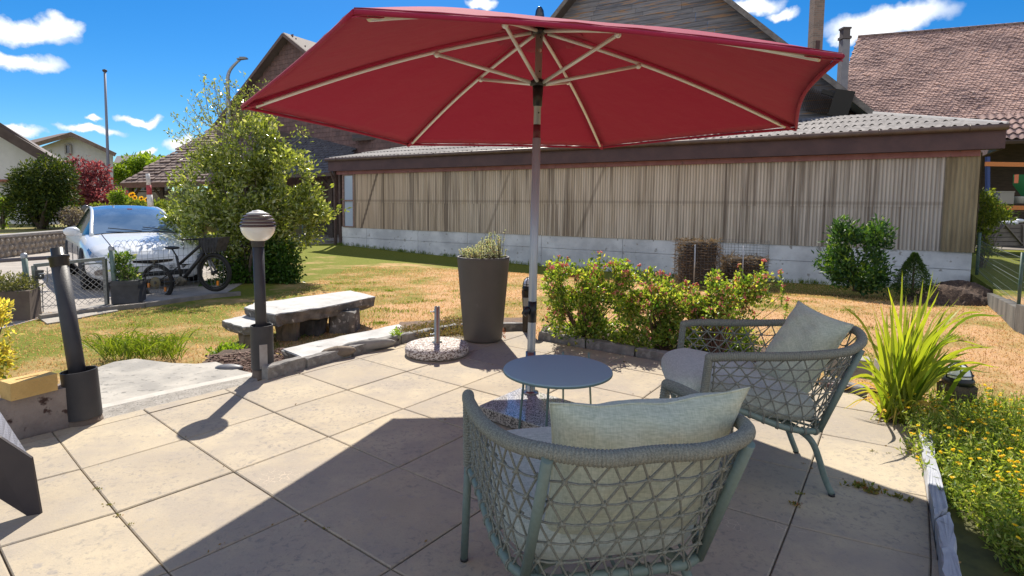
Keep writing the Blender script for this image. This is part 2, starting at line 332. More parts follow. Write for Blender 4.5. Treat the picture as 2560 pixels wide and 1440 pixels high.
for k in range(120):                                           # scattered fresh green tufts in the dry lawn
    x = rng.uniform(-5.5, 6); y = rng.uniform(6.2, 12); 
    if (x - SA.x) * ND.x + (y - SA.y) * ND.y > -.3: continue
    if x < -4 and y > 8.5: continue
    s = rng.uniform(.05, .2); q = rng.normal(0, s, (70, 2)); pts = np.stack([x + q[:, 0], y + q[:, 1] * .6, ZL - dip(x + q[:, 0], y + q[:, 1] * .6)], 1)
    tu.leaves(pts, np.stack([rng.normal(0, .5, 70), rng.normal(0, .5, 70), np.ones(70)], 1), rng.uniform(.02, .06, 70), .005)
for k in range(300):                                          # green fringe at the foot of the shed wall
    p = SA.lerp(SB, rng.random()) - ND * rng.uniform(.02, .25); m_ = 9
    tu.leaves(np.array([[p.x + rng.normal(0, .06), p.y + rng.normal(0, .04), ZL - float(dip(p.x, p.y))] for _ in range(m_)]), np.stack([rng.normal(0, .4, m_), rng.normal(0, .4, m_), np.ones(m_)], 1), rng.uniform(.06, .2, m_), .007)
tag(tu.build('grass_tufts', mGreen), kind='stuff')

mAsph = M('asphalt', (.30, .27, .24), (.38, .34, .3), 3, .95, .3, 120, c3=(.2, .18, .16), s3=60)
ff_ = [(-700, 1010), (-60, 838), (100, 796), (285, 772), (470, 746), (560, 735), (640, 690), (745, 614), (900, 604)]
rd = [G(u, v, ZL + .006) for u, v in ff_] + [Vector((-6, 42, ZL + .006)), Vector((-60, 60, ZL + .006)), Vector((-60, 6, ZL + .006))]
sheet('road', rd, mAsph)
mPave = M('pale_concrete_path', (.30, .27, .235), (.38, .35, .3), 3, .9, .4, 70, c3=(.25, .23, .2), s3=30, t3=.6)
# raised garden across the road behind a rubble wall
W0 = at(0, 590, 16.3); W0.z = .4; W1 = at(165, 577, 19.6); W1.z = .4; wd_ = (W1 - W0).normalized(); wn = Vector((-wd_.y, wd_.x, 0))
Wa = W0 - wd_ * 9; Wb = W0 + wd_ * 14
mGard = M('garden_ground', (.3, .22, .08), (.16, .2, .04), 1.5, .95, .6, 30)
gp = [Wa, Wb, Wb + Vector((30, 10, 0)), Wb + Vector((40, 90, 0)), Wa + Vector((-60, 90, 0)), Wa + Vector((-60, 0, 0))]
gdn = MB(); gdn.prism([tuple(p[:2]) for p in gp], ZL - .1, .37); tag(gdn.build('terrain', mGard), kind='structure')
mRub = M('rubble_mortar', (.34, .3, .26), (.24, .21, .18), 4, .95, .8, 25)
mRubS = M('rubble_stone', (.42, .36, .29), (.25, .21, .18), 9, .9, .8, 30, rmix=.5)
wl = thing('garden_wall', 'low rubble stone wall with a flat coping across the road behind the white car', 'wall', (W0.x, W0.y, ZL))
mb = MB(); mb.bar(Wa + Vector((0, 0, -.36)), Wb + Vector((0, 0, -.36)), .3, .66); mb.build('mortar', mRub, wl)
mb = MB()
for i in range(90):
    for j in range(3):
        p = Wa + wd_ * (i * .25 + .12 * (j % 2) + rng.normal(0, .02)) - wn * .15; mb.ball((p.x, p.y, ZL + .12 + j * .19), (rng.uniform(.08, .12), .06, rng.uniform(.065, .09)), 7, 5)
mb.build('stone', mRubS, wl)
mb = MB(); mb.bar(Wa + Vector((0, 0, .0)), Wb, .42, .07); mb.build('coping', M('coping_slab', (.22, .21, .2), (.3, .28, .27), 5, .8), wl)

# ------------------------------------------------------------------ patio: concrete flags laid in a square grid
KT = (1376.68, .14782, .012884, 2.24337, .62321, -3.75867, 3.95785, -.129076)   # survey of the joints on the photograph
def joint(i, j):
    f, pi_, ro, h, yw, ox, oy, k = KT; c, s = math.cos(yw), math.sin(yw); x = ox + s * i + c * j; y = oy + c * i - s * j
    Rl = np.array([[math.cos(ro), -math.sin(ro), 0], [math.sin(ro), math.cos(ro), 0], [0, 0, 1]]) @ np.array([[1, 0, 0], [0, -math.sin(pi_), -math.cos(pi_)], [0, math.cos(pi_), -math.sin(pi_)]])
    q = Rl @ np.array([x, y, -h])
    if q[2] < .5: return None
    a, b = q[0] / q[2], q[1] / q[2]; r2 = a * a + b * b
    if r2 > 2.3: return None
    d = 1 + k * r2; g = G(1280 + f * a * d, 720 + f * b * d); return (g.x, g.y)
def clip(poly, edges):
    for (ax, ay), (bx, by) in edges:
        o = []
        for i in range(len(poly)):
            p, q = poly[i - 1], poly[i]; sp_ = (bx - ax) * (p[1] - ay) - (by - ay) * (p[0] - ax); sq = (bx - ax) * (q[1] - ay) - (by - ay) * (q[0] - ax)
            if sp_ * sq < 0: t = sp_ / (sp_ - sq); o.append((p[0] + (q[0] - p[0]) * t, p[1] + (q[1] - p[1]) * t))
            if sq <= 0: o.append(q)
        poly = o
        if len(poly) < 3: return []
    return poly
bnd = [tuple(G(u, v)[:2]) for u, v in ((-420, 1190), (36, 1103), (238, 1052), (645, 952), (1000, 862), (1140, 836), (1320, 828), (1345, 850), (1700, 912), (2100, 968), (2290, 1060), (2350, 1440))]
(bx0, by0), (bx_, by_) = bnd[-2:]; kk = (-1.5 - by_) / (by0 - by_); bnd += [(bx_ + (bx0 - bx_) * kk, -1.5), (-3.6, -1.5)]
mTile = M('concrete_flag', (.48, .405, .285), (.345, .29, .215), 2.2, .9, .35, 90, rmix=.5, c3=(.33, .29, .24), s3=22, t3=.62, detail=9, bdist=.004)
def tileM():
    m = mTile; n = m.node_tree.nodes; l = m.node_tree.links; p = n['Principled BSDF']; src = p.inputs['Base Color'].links[0].from_socket
    t = n.new('ShaderNodeTexCoord')
    def msk(scale, lo, hi, dist=0, det=6, mode='noise'):
        if mode == 'noise':
            a = n.new('ShaderNodeTexNoise'); a.inputs['Scale'].default_value = scale; a.inputs['Detail'].default_value = det; a.inputs['Roughness'].default_value = .7; a.inputs['Distortion'].default_value = dist; o = a.outputs['Fac']
        else:
            a = n.new('ShaderNodeTexVoronoi'); a.feature = 'DISTANCE_TO_EDGE'; a.inputs['Scale'].default_value = scale; o = a.outputs['Distance']
        l.new(t.outputs['Object'], a.inputs['Vector']); r = n.new('ShaderNodeMapRange'); r.inputs['From Min'].default_value = lo; r.inputs['From Max'].default_value = hi; l.new(o, r.inputs['Value']); return r.outputs[0]
    def mul(a, b):
        x = n.new('ShaderNodeMath'); x.operation = 'MULTIPLY'; l.new(a, x.inputs[0])
        if isinstance(b, float): x.inputs[1].default_value = b
        else: l.new(b, x.inputs[1])
        return x.outputs[0]
    def mix(f, a, b):
        x = n.new('ShaderNodeMix'); x.data_type = 'RGBA'; l.new(f, x.inputs['Factor']); l.new(a, x.inputs['A']); x.inputs['B'].default_value = col(b); return x.outputs['Result']
    s = mix(mul(msk(1.3, .42, .6), .8), src, (.31, .27, .225))                       # broad grey weathering
    s = mix(mul(mul(msk(30, .52, .62, .6, 9), msk(1.8, .42, .58)), .75), s, (.2, .185, .17))   # fine lichen specks in patches
    s = mix(mul(mul(msk(26, .03, .006, mode='v'), msk(1.3, .60, .66)), .8), s, (.62, .5, .37)) # pale crazing in places
    s = mix(mul(msk(120, .6, .68, 0, 3), .6), s, (.22, .2, .17))
    l.new(s, p.inputs['Base Color'])
tileM()
JN = {(i, j): joint(i, j) for i in range(-4, 11) for j in range(-4, 11)}
kv = [k for k in JN if JN[k] is not None and 0 <= k[0] <= 8 and -1 <= k[1] <= 8]
qf = lambda i, j: [1, i, j, i * i, i * j, j * j]
cf = np.linalg.lstsq(np.array([qf(*k) for k in kv], float), np.array([JN[k] for k in kv]), rcond=None)[0]
for k in JN:
    if JN[k] is None: JN[k] = tuple(np.array(qf(*k)) @ cf)
mb = MB(); gap = .0035
for i in range(-4, 10):
    for j in range(-4, 10):
        q = [JN[i, j], JN[i + 1, j], JN[i + 1, j + 1], JN[i, j + 1]]
        c_ = np.mean(q, axis=0); q = [tuple(c_ + (np.array(a) - c_) * (1 - gap * 2 / .6)) for a in q]
        ar = sum(q[k - 1][0] * q[k][1] - q[k][0] * q[k - 1][1] for k in range(4))
        if ar < 0: q = q[::-1]
        ct = np.mean(q, axis=0); q = clip(list(bnd), [(q[k], q[(k + 1) % 4]) for k in range(4)][::-1] if False else [(q[(k + 1) % 4], q[k]) for k in range(4)])
        if len(q) < 3: continue
        cc = np.mean(q, axis=0); n_ = len(q); zt = rng.normal(0, .0012); tl = rng.normal(0, .0015, 2)
        top = [(x, y, zt + (x - cc[0]) * tl[0] + (y - cc[1]) * tl[1]) for x, y in q]; b = .006
        ins = [(cc[0] + (x - cc[0]) * (1 - b * 3), cc[1] + (y - cc[1]) * (1 - b * 3), z) for x, y, z in top]
        out = [(x, y, z - .004) for x, y, z in top]; bot = [(x, y, -.045) for x, y, z in top]
        r_ = rng.random(); mb.add(ins + out + bot, [list(range(n_))] + [(k, n_ + k, n_ + (k + 1) % n_, (k + 1) % n_) for k in range(n_)] + [(n_ + k, 2 * n_ + k, 2 * n_ + (k + 1) % n_, n_ + (k + 1) % n_) for k in range(n_)], False, r_)
pat = mb.build('patio', mTile); pat['kind'] = 'structure'
mJoint = M('joint_sand', (.13, .105, .075), (.2, .16, .11), 14, .95, .5, 60, c3=(.09, .1, .04), s3=7, t3=.6)
mb = MB(); mb.prism(bnd, -.4, -.013); jb = mb.build('patio_bed', mJoint); jb['kind'] = 'structure'
# weeds in the joints
mWeed = leafM('weed_leaves', (.1, .15, .02), (.28, .22, .06), .35, .5, cc=(.3, .12, .05))
wd = MB()
for u, v, n_, s in ((243, 1224, 12, .012), (272, 1262, 14, .013), (297, 1290, 14, .012), (322, 1312, 9, .012), (2145, 1218, 40, .03), (2180, 1230, 40, .03), (2240, 1243, 26, .022), (2265, 1252, 26, .02), (1990, 1262, 26, .02),
                    (1998, 1235, 14, .014), (2180, 1128, 16, .012), (2220, 1133, 8, .01), (2292, 1128, 40, .03), (813, 1322, 12, .01), (1560, 905, 10, .014), (2010, 1160, 8, .01), (2330, 1180, 20, .02)):
    c_ = G(u, v); q = rng.normal(0, s * .55, (n_, 3)) * (1.6, .8, .3); q[:, 2] = abs(q[:, 2]); d = rng.normal(0, 1, (n_, 3)); d[:, 2] = abs(d[:, 2]) * .9
    wd.leaves(np.array(tuple(c_)) + q, d, s * .9, s * .25)
tag(wd.build('joint_weeds', mWeed), kind='stuff')

# step slabs between the two lamp posts
mb = MB(); mb.prism(corners([(236, 1054), (645, 953), (640, 934), (440, 975), (238, 1020)], 0), -.3, -.012)
tag(mb.build('path_step', M('gravelly_concrete', (.25, .23, .2), (.34, .315, .28), 12, .95, .8, 70, c3=(.15, .14, .125), s3=60, t3=.58)), kind='structure')
mb = MB(); mb.prism(corners([(238, 1020), (440, 975), (640, 934), (634, 925), (436, 964), (238, 1008)], 0), -.3, -.02); tag(mb.build('path_edge', M('pale_step_edge', (.5, .47, .42), (.42, .395, .35), 6, .9, .5, 50)), kind='structure')
pts = corners([(238, 1018), (628, 932), (600, 926), (540, 905), (490, 910), (430, 908), (340, 897), (285, 905), (240, 920), (150, 950), (150, 1010)], -.06)
mb = MB(); mb.prism(pts, -.32, -.058); tag(mb.build('path', M('trodden_concrete', (.27, .255, .23), (.42, .39, .34), 2.5, .9, .5, 40, c3=(.2, .19, .17), s3=16, t3=.6)), kind='structure')
# upper ground beyond the retaining wall on the right
RW = [SB + Vector((0, 0, .25)), at(2560, 752, 7.7), at(2900, 880, 5.2)]
up = [(SB.x + .1, SB.y + .1, -.02), (RW[1].x + .1, RW[1].y, .06), (RW[2].x + .1, RW[2].y, .1), (40, 3, .1), (60, 60, -.02), (SB.x + 6 * ND.x, SB.y + 14 * ND.y, -.02)]
mb = MB(); mb.prism([(q[0], q[1]) for q in up], -.7, -.015); tag(mb.build('terrain', mLawn), kind='structure')
one('retaining_wall', MB().bar(SB + Vector((.1, 0, -.22)), (RW[1].x, RW[1].y, -.15), .16, .46).bar((RW[1].x, RW[1].y, -.15), (RW[2].x, RW[2].y, -.05), .165, .56), M('stained_concrete', (.06, .056, .052), (.14, .13, .115), 3, .9, .6, 30, stretch=(1, 1, .3)), 'stained grey retaining wall running from the shed corner under the wire fence', 'wall', SB)

# ================================================================== SHED
def wp(s, h, o=0): p = SA + AX * s - ND * o; return Vector((p.x, p.y, h))       # along wall, height, out towards the camera
SL = (SB - SA).length
zc = (hz(SA, 566) + hz(SB, 628)) / 2; zf = (hz(SA, 441) + hz(SB, 380)) / 2; zg = zf + .56
shed = thing('long_shed', 'long low shed clad in weathered corrugated sheets on a pale concrete base', 'shed', wp(SL / 2, ZL))
mConc = M('cast_concrete', (.74, .75, .78), (.52, .53, .56), 1.3, .85, .4, 40, c3=(.34, .33, .32), s3=6, t3=.64, detail=9)
mb = MB(); js = [0, 1.6, 4.3, 6.6, 9.6, 12.4, 15.3, 18.2, SL]
for a, b in zip(js, js[1:]):
    for z0, z1 in ((ZL - .8, ZL + .33), (ZL + .344, zc)):
        p = wp((a + b) / 2, (z0 + z1) / 2, -.09 + rng.normal(0, .003)); mb.box(p, (b - a - .014, .2, z1 - z0), R=Matrix((AX, ND, Vector((0, 0, 1)))).transposed())
p = wp(SL / 2, (ZL + zc) / 2, -.13); mb.box(p, (SL - .02, .2, zc - ZL - .02), R=Matrix((AX, ND, Vector((0, 0, 1)))).transposed())
p = wp(SL - .12, (ZL + zc) / 2, -4.2); mb.box(p, (.2, 8, zc - ZL + .3), R=Matrix((AX, ND, Vector((0, 0, 1)))).transposed())
mb.build('concrete_base', mConc, shed)
def cladM():
    m = M('corrugated_sheet', (.72, .62, .51), (.50, .41, .31), 1.0, .6, .25, 50, stretch=(5.5, 5.5, .35), w=.13, detail=7)
    n = m.node_tree.nodes; l = m.node_tree.links; p = n['Principled BSDF']; src = p.inputs['Base Color'].links[0].from_socket
    t = n.new('ShaderNodeTexCoord'); d = n.new('ShaderNodeVectorMath'); d.operation = 'DOT_PRODUCT'; l.new(t.outputs['Object'], d.inputs[0]); d.inputs[1].default_value = tuple(AX)   # object origin is mid wall
    def rg(x, a, b, c=0., e=1.):
        r = n.new('ShaderNodeMapRange'); l.new(x, r.inputs['Value']); r.inputs['From Min'].default_value = a; r.inputs['From Max'].default_value = b; r.inputs['To Min'].default_value = c; r.inputs['To Max'].default_value = e; return r.outputs[0]
    def mx_(f, a, b):
        x = n.new('ShaderNodeMix'); x.data_type = 'RGBA'; l.new(f, x.inputs['Factor']); l.new(a, x.inputs['A']); x.inputs['B'].default_value = col(b); return x.outputs['Result']
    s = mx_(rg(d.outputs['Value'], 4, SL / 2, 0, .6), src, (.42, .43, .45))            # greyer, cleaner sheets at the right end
    s = mx_(rg(d.outputs['Value'], -3.5, -SL / 2 + 1.5, 0, .6), s, (.58, .42, .29))  # warm light from inside the shed, painted into the left sheets
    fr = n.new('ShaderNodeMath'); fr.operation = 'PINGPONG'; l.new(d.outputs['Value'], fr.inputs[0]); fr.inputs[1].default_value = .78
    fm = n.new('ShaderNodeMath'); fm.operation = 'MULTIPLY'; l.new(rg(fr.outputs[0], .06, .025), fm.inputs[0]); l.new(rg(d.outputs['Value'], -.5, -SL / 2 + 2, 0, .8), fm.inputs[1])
    s = mx_(fm.outputs[0], s, (.1, .07, .045))           # silhouettes of the inner studs showing through, painted as dark lines
    sz = n.new('ShaderNodeSeparateXYZ'); l.new(t.outputs['Object'], sz.inputs[0])
    for (ua, va), (ub, vb_), k_ in (((938, 458), (908, 560), .85), ((1272, 440), (1225, 566), .35), ((1500, 450), (1450, 575), .4), ((1010, 505), (850, 505), 0)):  # diagonal inner braces showing through, their silhouettes painted into the colour
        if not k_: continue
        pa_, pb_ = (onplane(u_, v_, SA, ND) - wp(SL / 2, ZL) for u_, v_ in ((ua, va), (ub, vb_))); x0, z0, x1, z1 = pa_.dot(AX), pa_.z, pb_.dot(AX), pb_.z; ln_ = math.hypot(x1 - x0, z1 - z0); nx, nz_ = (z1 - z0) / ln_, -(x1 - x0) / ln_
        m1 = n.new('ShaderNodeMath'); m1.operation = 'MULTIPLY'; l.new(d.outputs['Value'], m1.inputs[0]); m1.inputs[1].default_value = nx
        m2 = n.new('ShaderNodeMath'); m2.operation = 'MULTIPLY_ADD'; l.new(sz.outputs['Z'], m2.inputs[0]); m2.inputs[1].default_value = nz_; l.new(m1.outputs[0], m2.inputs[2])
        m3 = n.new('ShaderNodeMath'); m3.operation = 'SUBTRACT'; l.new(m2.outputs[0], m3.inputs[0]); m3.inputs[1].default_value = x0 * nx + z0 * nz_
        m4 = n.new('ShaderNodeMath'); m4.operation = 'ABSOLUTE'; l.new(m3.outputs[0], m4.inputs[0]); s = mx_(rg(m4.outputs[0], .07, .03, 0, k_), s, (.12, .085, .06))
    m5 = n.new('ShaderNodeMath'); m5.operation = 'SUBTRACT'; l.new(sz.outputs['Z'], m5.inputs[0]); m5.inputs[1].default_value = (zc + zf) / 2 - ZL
    m6 = n.new('ShaderNodeMath'); m6.operation = 'ABSOLUTE'; l.new(m5.outputs[0], m6.inputs[0]); s = mx_(rg(m6.outputs[0], .06, .02, 0, .35), s, (.15, .11, .08))  # inner cross rail showing through, painted as a darker band
    ph = n.new('ShaderNodeMath'); ph.operation = 'ADD'; l.new(d.outputs['Value'], ph.inputs[0]); ph.inputs[1].default_value = SL / 2 + 8
    pg = n.new('ShaderNodeMath'); pg.operation = 'PINGPONG'; l.new(ph.outputs[0], pg.inputs[0]); pg.inputs[1].default_value = .04
    s = mx_(rg(pg.outputs[0], .018, .04, 0, .6), s, (.13, .1, .08))                   # darker in the valleys of the corrugation
    a = n.new('ShaderNodeTexNoise'); a.inputs['Scale'].default_value = 1; a.inputs['Detail'].default_value = 5
    mp = n.new('ShaderNodeMapping'); mp.inputs['Scale'].default_value = (9, 9, .25); l.new(t.outputs['Object'], mp.inputs['Vector']); l.new(mp.outputs[0], a.inputs['Vector'])
    s = mx_(rg(a.outputs['Fac'], .5, .66, 0, .8), s, (.14, .105, .08))
    l.new(s, p.inputs['Base Color']); return m
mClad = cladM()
def corr(s0, s1, z0, z1, wave=.08, amp=.015, o=.03, mb=None, side=None):
    mb = mb or MB(); n = int((s1 - s0) / wave * 8)
    mb.grid(lambda a, b: wp(s0 + (s1 - s0) * a, z0 + (z1 - z0) * b, o + amp * math.cos(2 * PI * (s0 + (s1 - s0) * a) / wave)), n, 1, rnd=rng.random()); return mb
sw = .95; zm = zc + (zf - zc) * .46
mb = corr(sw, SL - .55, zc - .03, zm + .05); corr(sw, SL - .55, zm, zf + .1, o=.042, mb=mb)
cl = mb.build('cladding', mClad, shed); cl['label'] = 'corrugated sheets streaked brown, inner light painted orange at the left'
mb = corr(SL - .6, SL + .02, zc - .03, zf + .1, .09, .012, .06)
x_ = MB(); x_.grid(lambda a, b: wp(SL + .03 + .012 * math.cos(a * 300), zc - .03 + (zf + .1 - zc) * b, .05 - 8 * a), 200, 1); mb.v += x_.v; mb.r += x_.r; mb.f += [[i + mb.n for i in f] for f in x_.f]; mb.s += x_.s; mb.n += x_.n
o = mb.build('corner_cladding', M('mossy_sheet', (.30, .25, .16), (.2, .16, .1), 2, .7, .3, 40, stretch=(3, 3, .4)), shed)
mBrown = M('brown_paint', (.07, .038, .042), (.095, .052, .053), 2, .55, .2, 30)
mPink = M('faded_red_board', (.3, .14, .14), (.24, .1, .1), 3, .7, .3, 30, c3=(.16, .09, .08), s3=9, t3=.62)
RB = Matrix((AX, ND, Vector((0, 0, 1)))).transposed()
mb = MB()
for k in range(7):
    a, b = k * SL / 7, (k + 1) * SL / 7; mb.box(wp((a + b) / 2, zf + .06, .08), (b - a - .006, .06, .15), R=RB)
mb.build('batten', mPink, shed)
mb = MB(); mb.box(wp(SL / 2 + .05, zf + .33, .27), (SL + .65, .05, .42), R=RB); mb.box(wp(SL / 2 + .05, zf + .135, .17), (SL + .6, .24, .03), R=RB); mb.box(wp(SL + .34, zf + .33, -4), (.06, 8.5, .42), R=RB); mb.build('fascia', mBrown, shed)
mb = MB(); P = [wp(-.35 + (SL + .75) * t, zg + .02, .36) for t in np.linspace(0, 1, 12)]; mb.tube(P, .068, 10)
for t in np.linspace(.03, .97, 13): q = wp(-.35 + (SL + .75) * t, zg + .02, .36); mb.tube([q - AX * .015, q + AX * .015], .078, 10)
mb.build('gutter', M('gutter_brown', (.1, .06, .05), (.13, .09, .07), 4, .5), shed)
# roof: wavy fibre cement sheets
rs = .2; zr = zg + .06
RD = 7.2
def rp(s, t, b=0):
    k = 0; return wp(s, zr + t * rs + b, .32 - t)
mb = MB(); ns = int((SL + .6) / .2 * 6)
for r_ in range(4):
    t0, t1 = r_ * RD / 4, (r_ + 1) * RD / 4 + .12
    mb.grid(lambda a, b: (lambda s, t: rp(s - max(0, (t / RD) * 2.2) * (s / SL), t, .035 * math.cos(2 * PI * s / .2) + (.03 if b == 0 else 0)))(-.35 + (SL + .7) * a, t0 + (t1 - t0) * b), ns, 1)
mb.build('roof', M('fibre_cement', (.22, .205, .2), (.12, .11, .11), 2.5, .85, .5, 30, c3=(.12, .11, .11), s3=6, t3=.6), shed)
vb = MB(); vb.bar(rp(SL + .38, -.02, .02), rp(SL - 1.85, RD, .05), .05, .1); vb.build('verge_flashing', M('white_flashing', (.6, .58, .56)), shed)
# window at the left end, timber frame
wn_ = MB()
for a, b, z0, z1 in ((.3, .94, zc - .02, zc + .03), (.3, .94, zf - .06, zf), (.28, .36, zc, zf), (.88, .96, zc, zf), (.3, .94, (zc + zf) / 2 - .03, (zc + zf) / 2 + .03)): wn_.box(wp((a + b) / 2, (z0 + z1) / 2, .02), (b - a, .07, z1 - z0), R=RB)
wf = wn_.build('window', M('window_frame_wood', (.3, .2, .17), (.2, .13, .11), 8, .8), shed)
pn = MB(); pn.box(wp(.62, (zc + zf) / 2, .0), (.54, .012, zf - zc), R=RB)
pm, pN, pL = newmat('milky_pane'); pN['Principled BSDF'].inputs['Base Color'].default_value = (.42, .5, .62, 1); pN['Principled BSDF'].inputs['Roughness'].default_value = .12; pN['Principled BSDF'].inputs['Coat Weight'].default_value = 1
po = pn.build('pane', pm, wf)
mb = MB(); mb.box(wp(.14, (ZL + zf) / 2, .03), (.1, .12, zf - ZL), R=RB); mb.box(wp(-.1, (ZL + zg) / 2, .1), (.09, .1, zg - ZL), R=RB); mb.bar(wp(-.1, zf - .4, .1), wp(-.1, zf + .1, .32), .07, .07); mb.build('corner_post', M('dark_post', (.07, .045, .04), (.1, .07, .06), 5, .7), shed)
mb = MB(); mb.box(wp(SL / 2 - .05, (zc + zf) / 2 + .1, -.2), (SL - .3, .05, zf - zc + .4), R=RB); mb.box(wp(SL - .1, (zc + zf) / 2, -4), (.05, 7.8, zf - zc), R=RB); mb.box(wp(.1, (zc + zf) / 2, -4), (.05, 7.8, zf - zc + .8), R=RB); mb.build('inner_wall', M('shed_lining', (.2, .13, .08), (.15, .1, .06), 4), shed)

# ================================================================== tiled roofs
def tiles(mb, O, a, d, W_, L_, tw, tl, th=.03, inside=None, jit=.15, round_=False):
    """rows of single tiles; O lower-left corner, a along the eave, d up the slope"""
    a = Vector(a).normalized(); d = Vector(d).normalized(); nn = a.cross(d).normalized()
    if nn.z < 0: nn = -nn
    O = Vector(O); V_ = []; R_ = []; Fc = []
    A, D_, NN, OO = (np.array(tuple(q)) for q in (a, d, nn, O)); nr = int(L_ / tl); nc = int(W_ / tw); k = 0
    for r in range(nr):
        for c in range(nc):
            s = (c + .5 * (r % 2)) * tw; t = r * tl
            if inside is not None and not inside(s + tw / 2, t + tl / 2): continue
            g = .04 * tw; zt = th * (1 + rng.normal(0, .25)); t_ = t - rng.random() * .02
            lo = OO + A * (s + g) + D_ * t_ + NN * zt; lo2 = OO + A * (s + tw - g) + D_ * t_ + NN * zt; hi = OO + A * (s + tw - g) + D_ * (t + tl * 1.15) + NN * .004; hi2 = OO + A * (s + g) + D_ * (t + tl * 1.15) + NN * .004
            bt = lo - NN * (zt + .01); bt2 = lo2 - NN * (zt + .01)
            if round_:
                m1 = (lo + lo2) / 2 - D_ * tl * .22; mb_ = m1 - NN * (zt + .01)
                V_ += [lo, m1, lo2, hi, hi2, bt, mb_, bt2]; Fc += [(k, k + 1, k + 2, k + 3, k + 4), (k + 5, k + 6, k + 1, k), (k + 6, k + 7, k + 2, k + 1)]; k += 8; R_ += [rng.random()] * 8
            else:
                V_ += [lo, lo2, hi, hi2, bt, bt2]; Fc += [(k, k + 1, k + 2, k + 3), (k + 4, k + 5, k + 1, k)]; k += 6; R_ += [rng.random()] * 6
    mb.add(np.array(V_), Fc, False, np.array(R_)); return mb
def inpoly(poly):
    def f(x, y):
        c = False
        for i in range(len(poly)):
            (x0, y0), (x1, y1) = poly[i - 1], poly[i]
            if (y0 > y) != (y1 > y) and x < (x1 - x0) * (y - y0) / (y1 - y0) + x0: c = not c
        return c
    return f
mRedTile = M('old_clay_tile', (.6, .39, .32), (.22, .14, .13), .5, .85, .4, 30, rmix=.42, w=.09, stretch=(1, 1, .35), c3=(.6, .46, .4), s3=3.2, t3=.66)
# big barn on the right
barn = thing('tiled_barn', 'big barn with a steep mottled clay tile roof right of the shed', 'barn', (21, 24, ZL))
R1 = at(2145, 93, 29.7); a_ = Vector((.94, -.34, 0)).normalized(); dn_ = Vector((a_.y, -a_.x, 0)); sl_ = .82
if dn_.y > 0: dn_ = -dn_
dv = (dn_ + Vector((0, 0, -sl_))).normalized(); upv = -dv
pl_n = a_.cross(upv)
def onr(u, v): return onplane(u, v, R1, pl_n)
E0 = onr(2555, 352); Ls = (R1 - E0).dot(upv); Or = R1 - upv * Ls - a_ * 4
def st(p): q = p - Or; return (q.dot(a_), q.dot(upv))
lft = [st(onr(*p)) for p in ((2145, 93), (2124, 152), (2112, 205), (2080, 300), (2060, 380))]
poly = lft + [(34, -.1), (34, Ls), ]
poly = [lft[0], (34, Ls - .001), (34, 0), (lft[-1][0], 0)] + lft[::-1][1:-1]
ipf = inpoly(poly)
mb = MB(); tiles(mb, Or + upv * 1.7, a_, upv, 24, Ls - 1.6, .155, .145, .035, lambda s, t: ipf(s, t + 1.7), round_=True)
def under(mb, pts, off): mb.slab([Or + a_ * s + upv * t - a_.cross(upv).normalized() * off for s, t in pts], .1)
sg = 1 if a_.cross(upv).z > 0 else -1
mb2 = MB(); mb2.slab([Or + a_ * s + upv * t for s, t in poly], .12)
mb.build('roof', mRedTile, barn); mb2.build('roof_boards', M('roof_board', (.1, .07, .06)), barn)
mWav = M('pantile', (.42, .27, .23), (.2, .13, .12), .6, .8, .3, 30, rmix=.4)
mb = MB()
for r_ in range(5):
    mb.grid(lambda a, b: Or + a_ * (7 + 14 * a) + upv * (r_ * .36 + b * .4) + Vector((0, 0, 1)) * (.05 + .035 * math.cos(2 * PI * (7 + 14 * a) / .28) + (.05 if b == 0 else 0)), 400, 1)
mb.build('eave_tiles', mWav, barn)
rg_ = MB()
for k in range(60):
    p = R1 + a_ * k * .36; rg_.tube([p, p + a_ * .4], .1, 8)
rg_.build('ridge', M('ridge_tile', (.3, .2, .17), (.15, .1, .09), 3), barn)
mOldW = M('old_dark_wood', (.075, .055, .045), (.13, .095, .075), 3, .9, .4, 20, stretch=(1, 1, 6), rmix=.5)
er = Or + a_ * 7; bk = -dn_
mb = MB(); q = er + bk * 4.2; mb.slab([Vector((q.x, q.y, ZL)), Vector((q.x, q.y, ZL)) + a_ * 16, Vector((q.x, q.y, 5)) + a_ * 16, Vector((q.x, q.y, 5))], .1)
for k, s in enumerate((1.2, 6.6)):
    p = er + a_ * (s + 2.4) + bk * .9; mb.box((p.x, p.y, 1.8), (.22, .22, 4.2))
mb.build('wall', mOldW, barn)
mb = MB(); p = er + Vector((0, 0, -.06)) + a_ * 1.5; mb.bar(p, p + a_ * 13, .12, .14); mb.build('gutter', M('pale_gutter', (.42, .36, .3)), barn)
mb = MB(); mb.slab([Vector((x, y, ZL + .26)) for x, y in ((er.x, er.y), ((er + a_ * 16).x, (er + a_ * 16).y), ((er + a_ * 16 + bk * 5).x, (er + a_ * 16 + bk * 5).y), ((er + bk * 5).x, (er + bk * 5).y))], .05); o = mb.build('bay_floor', M('bay_floor', (.2, .18, .16)), barn)
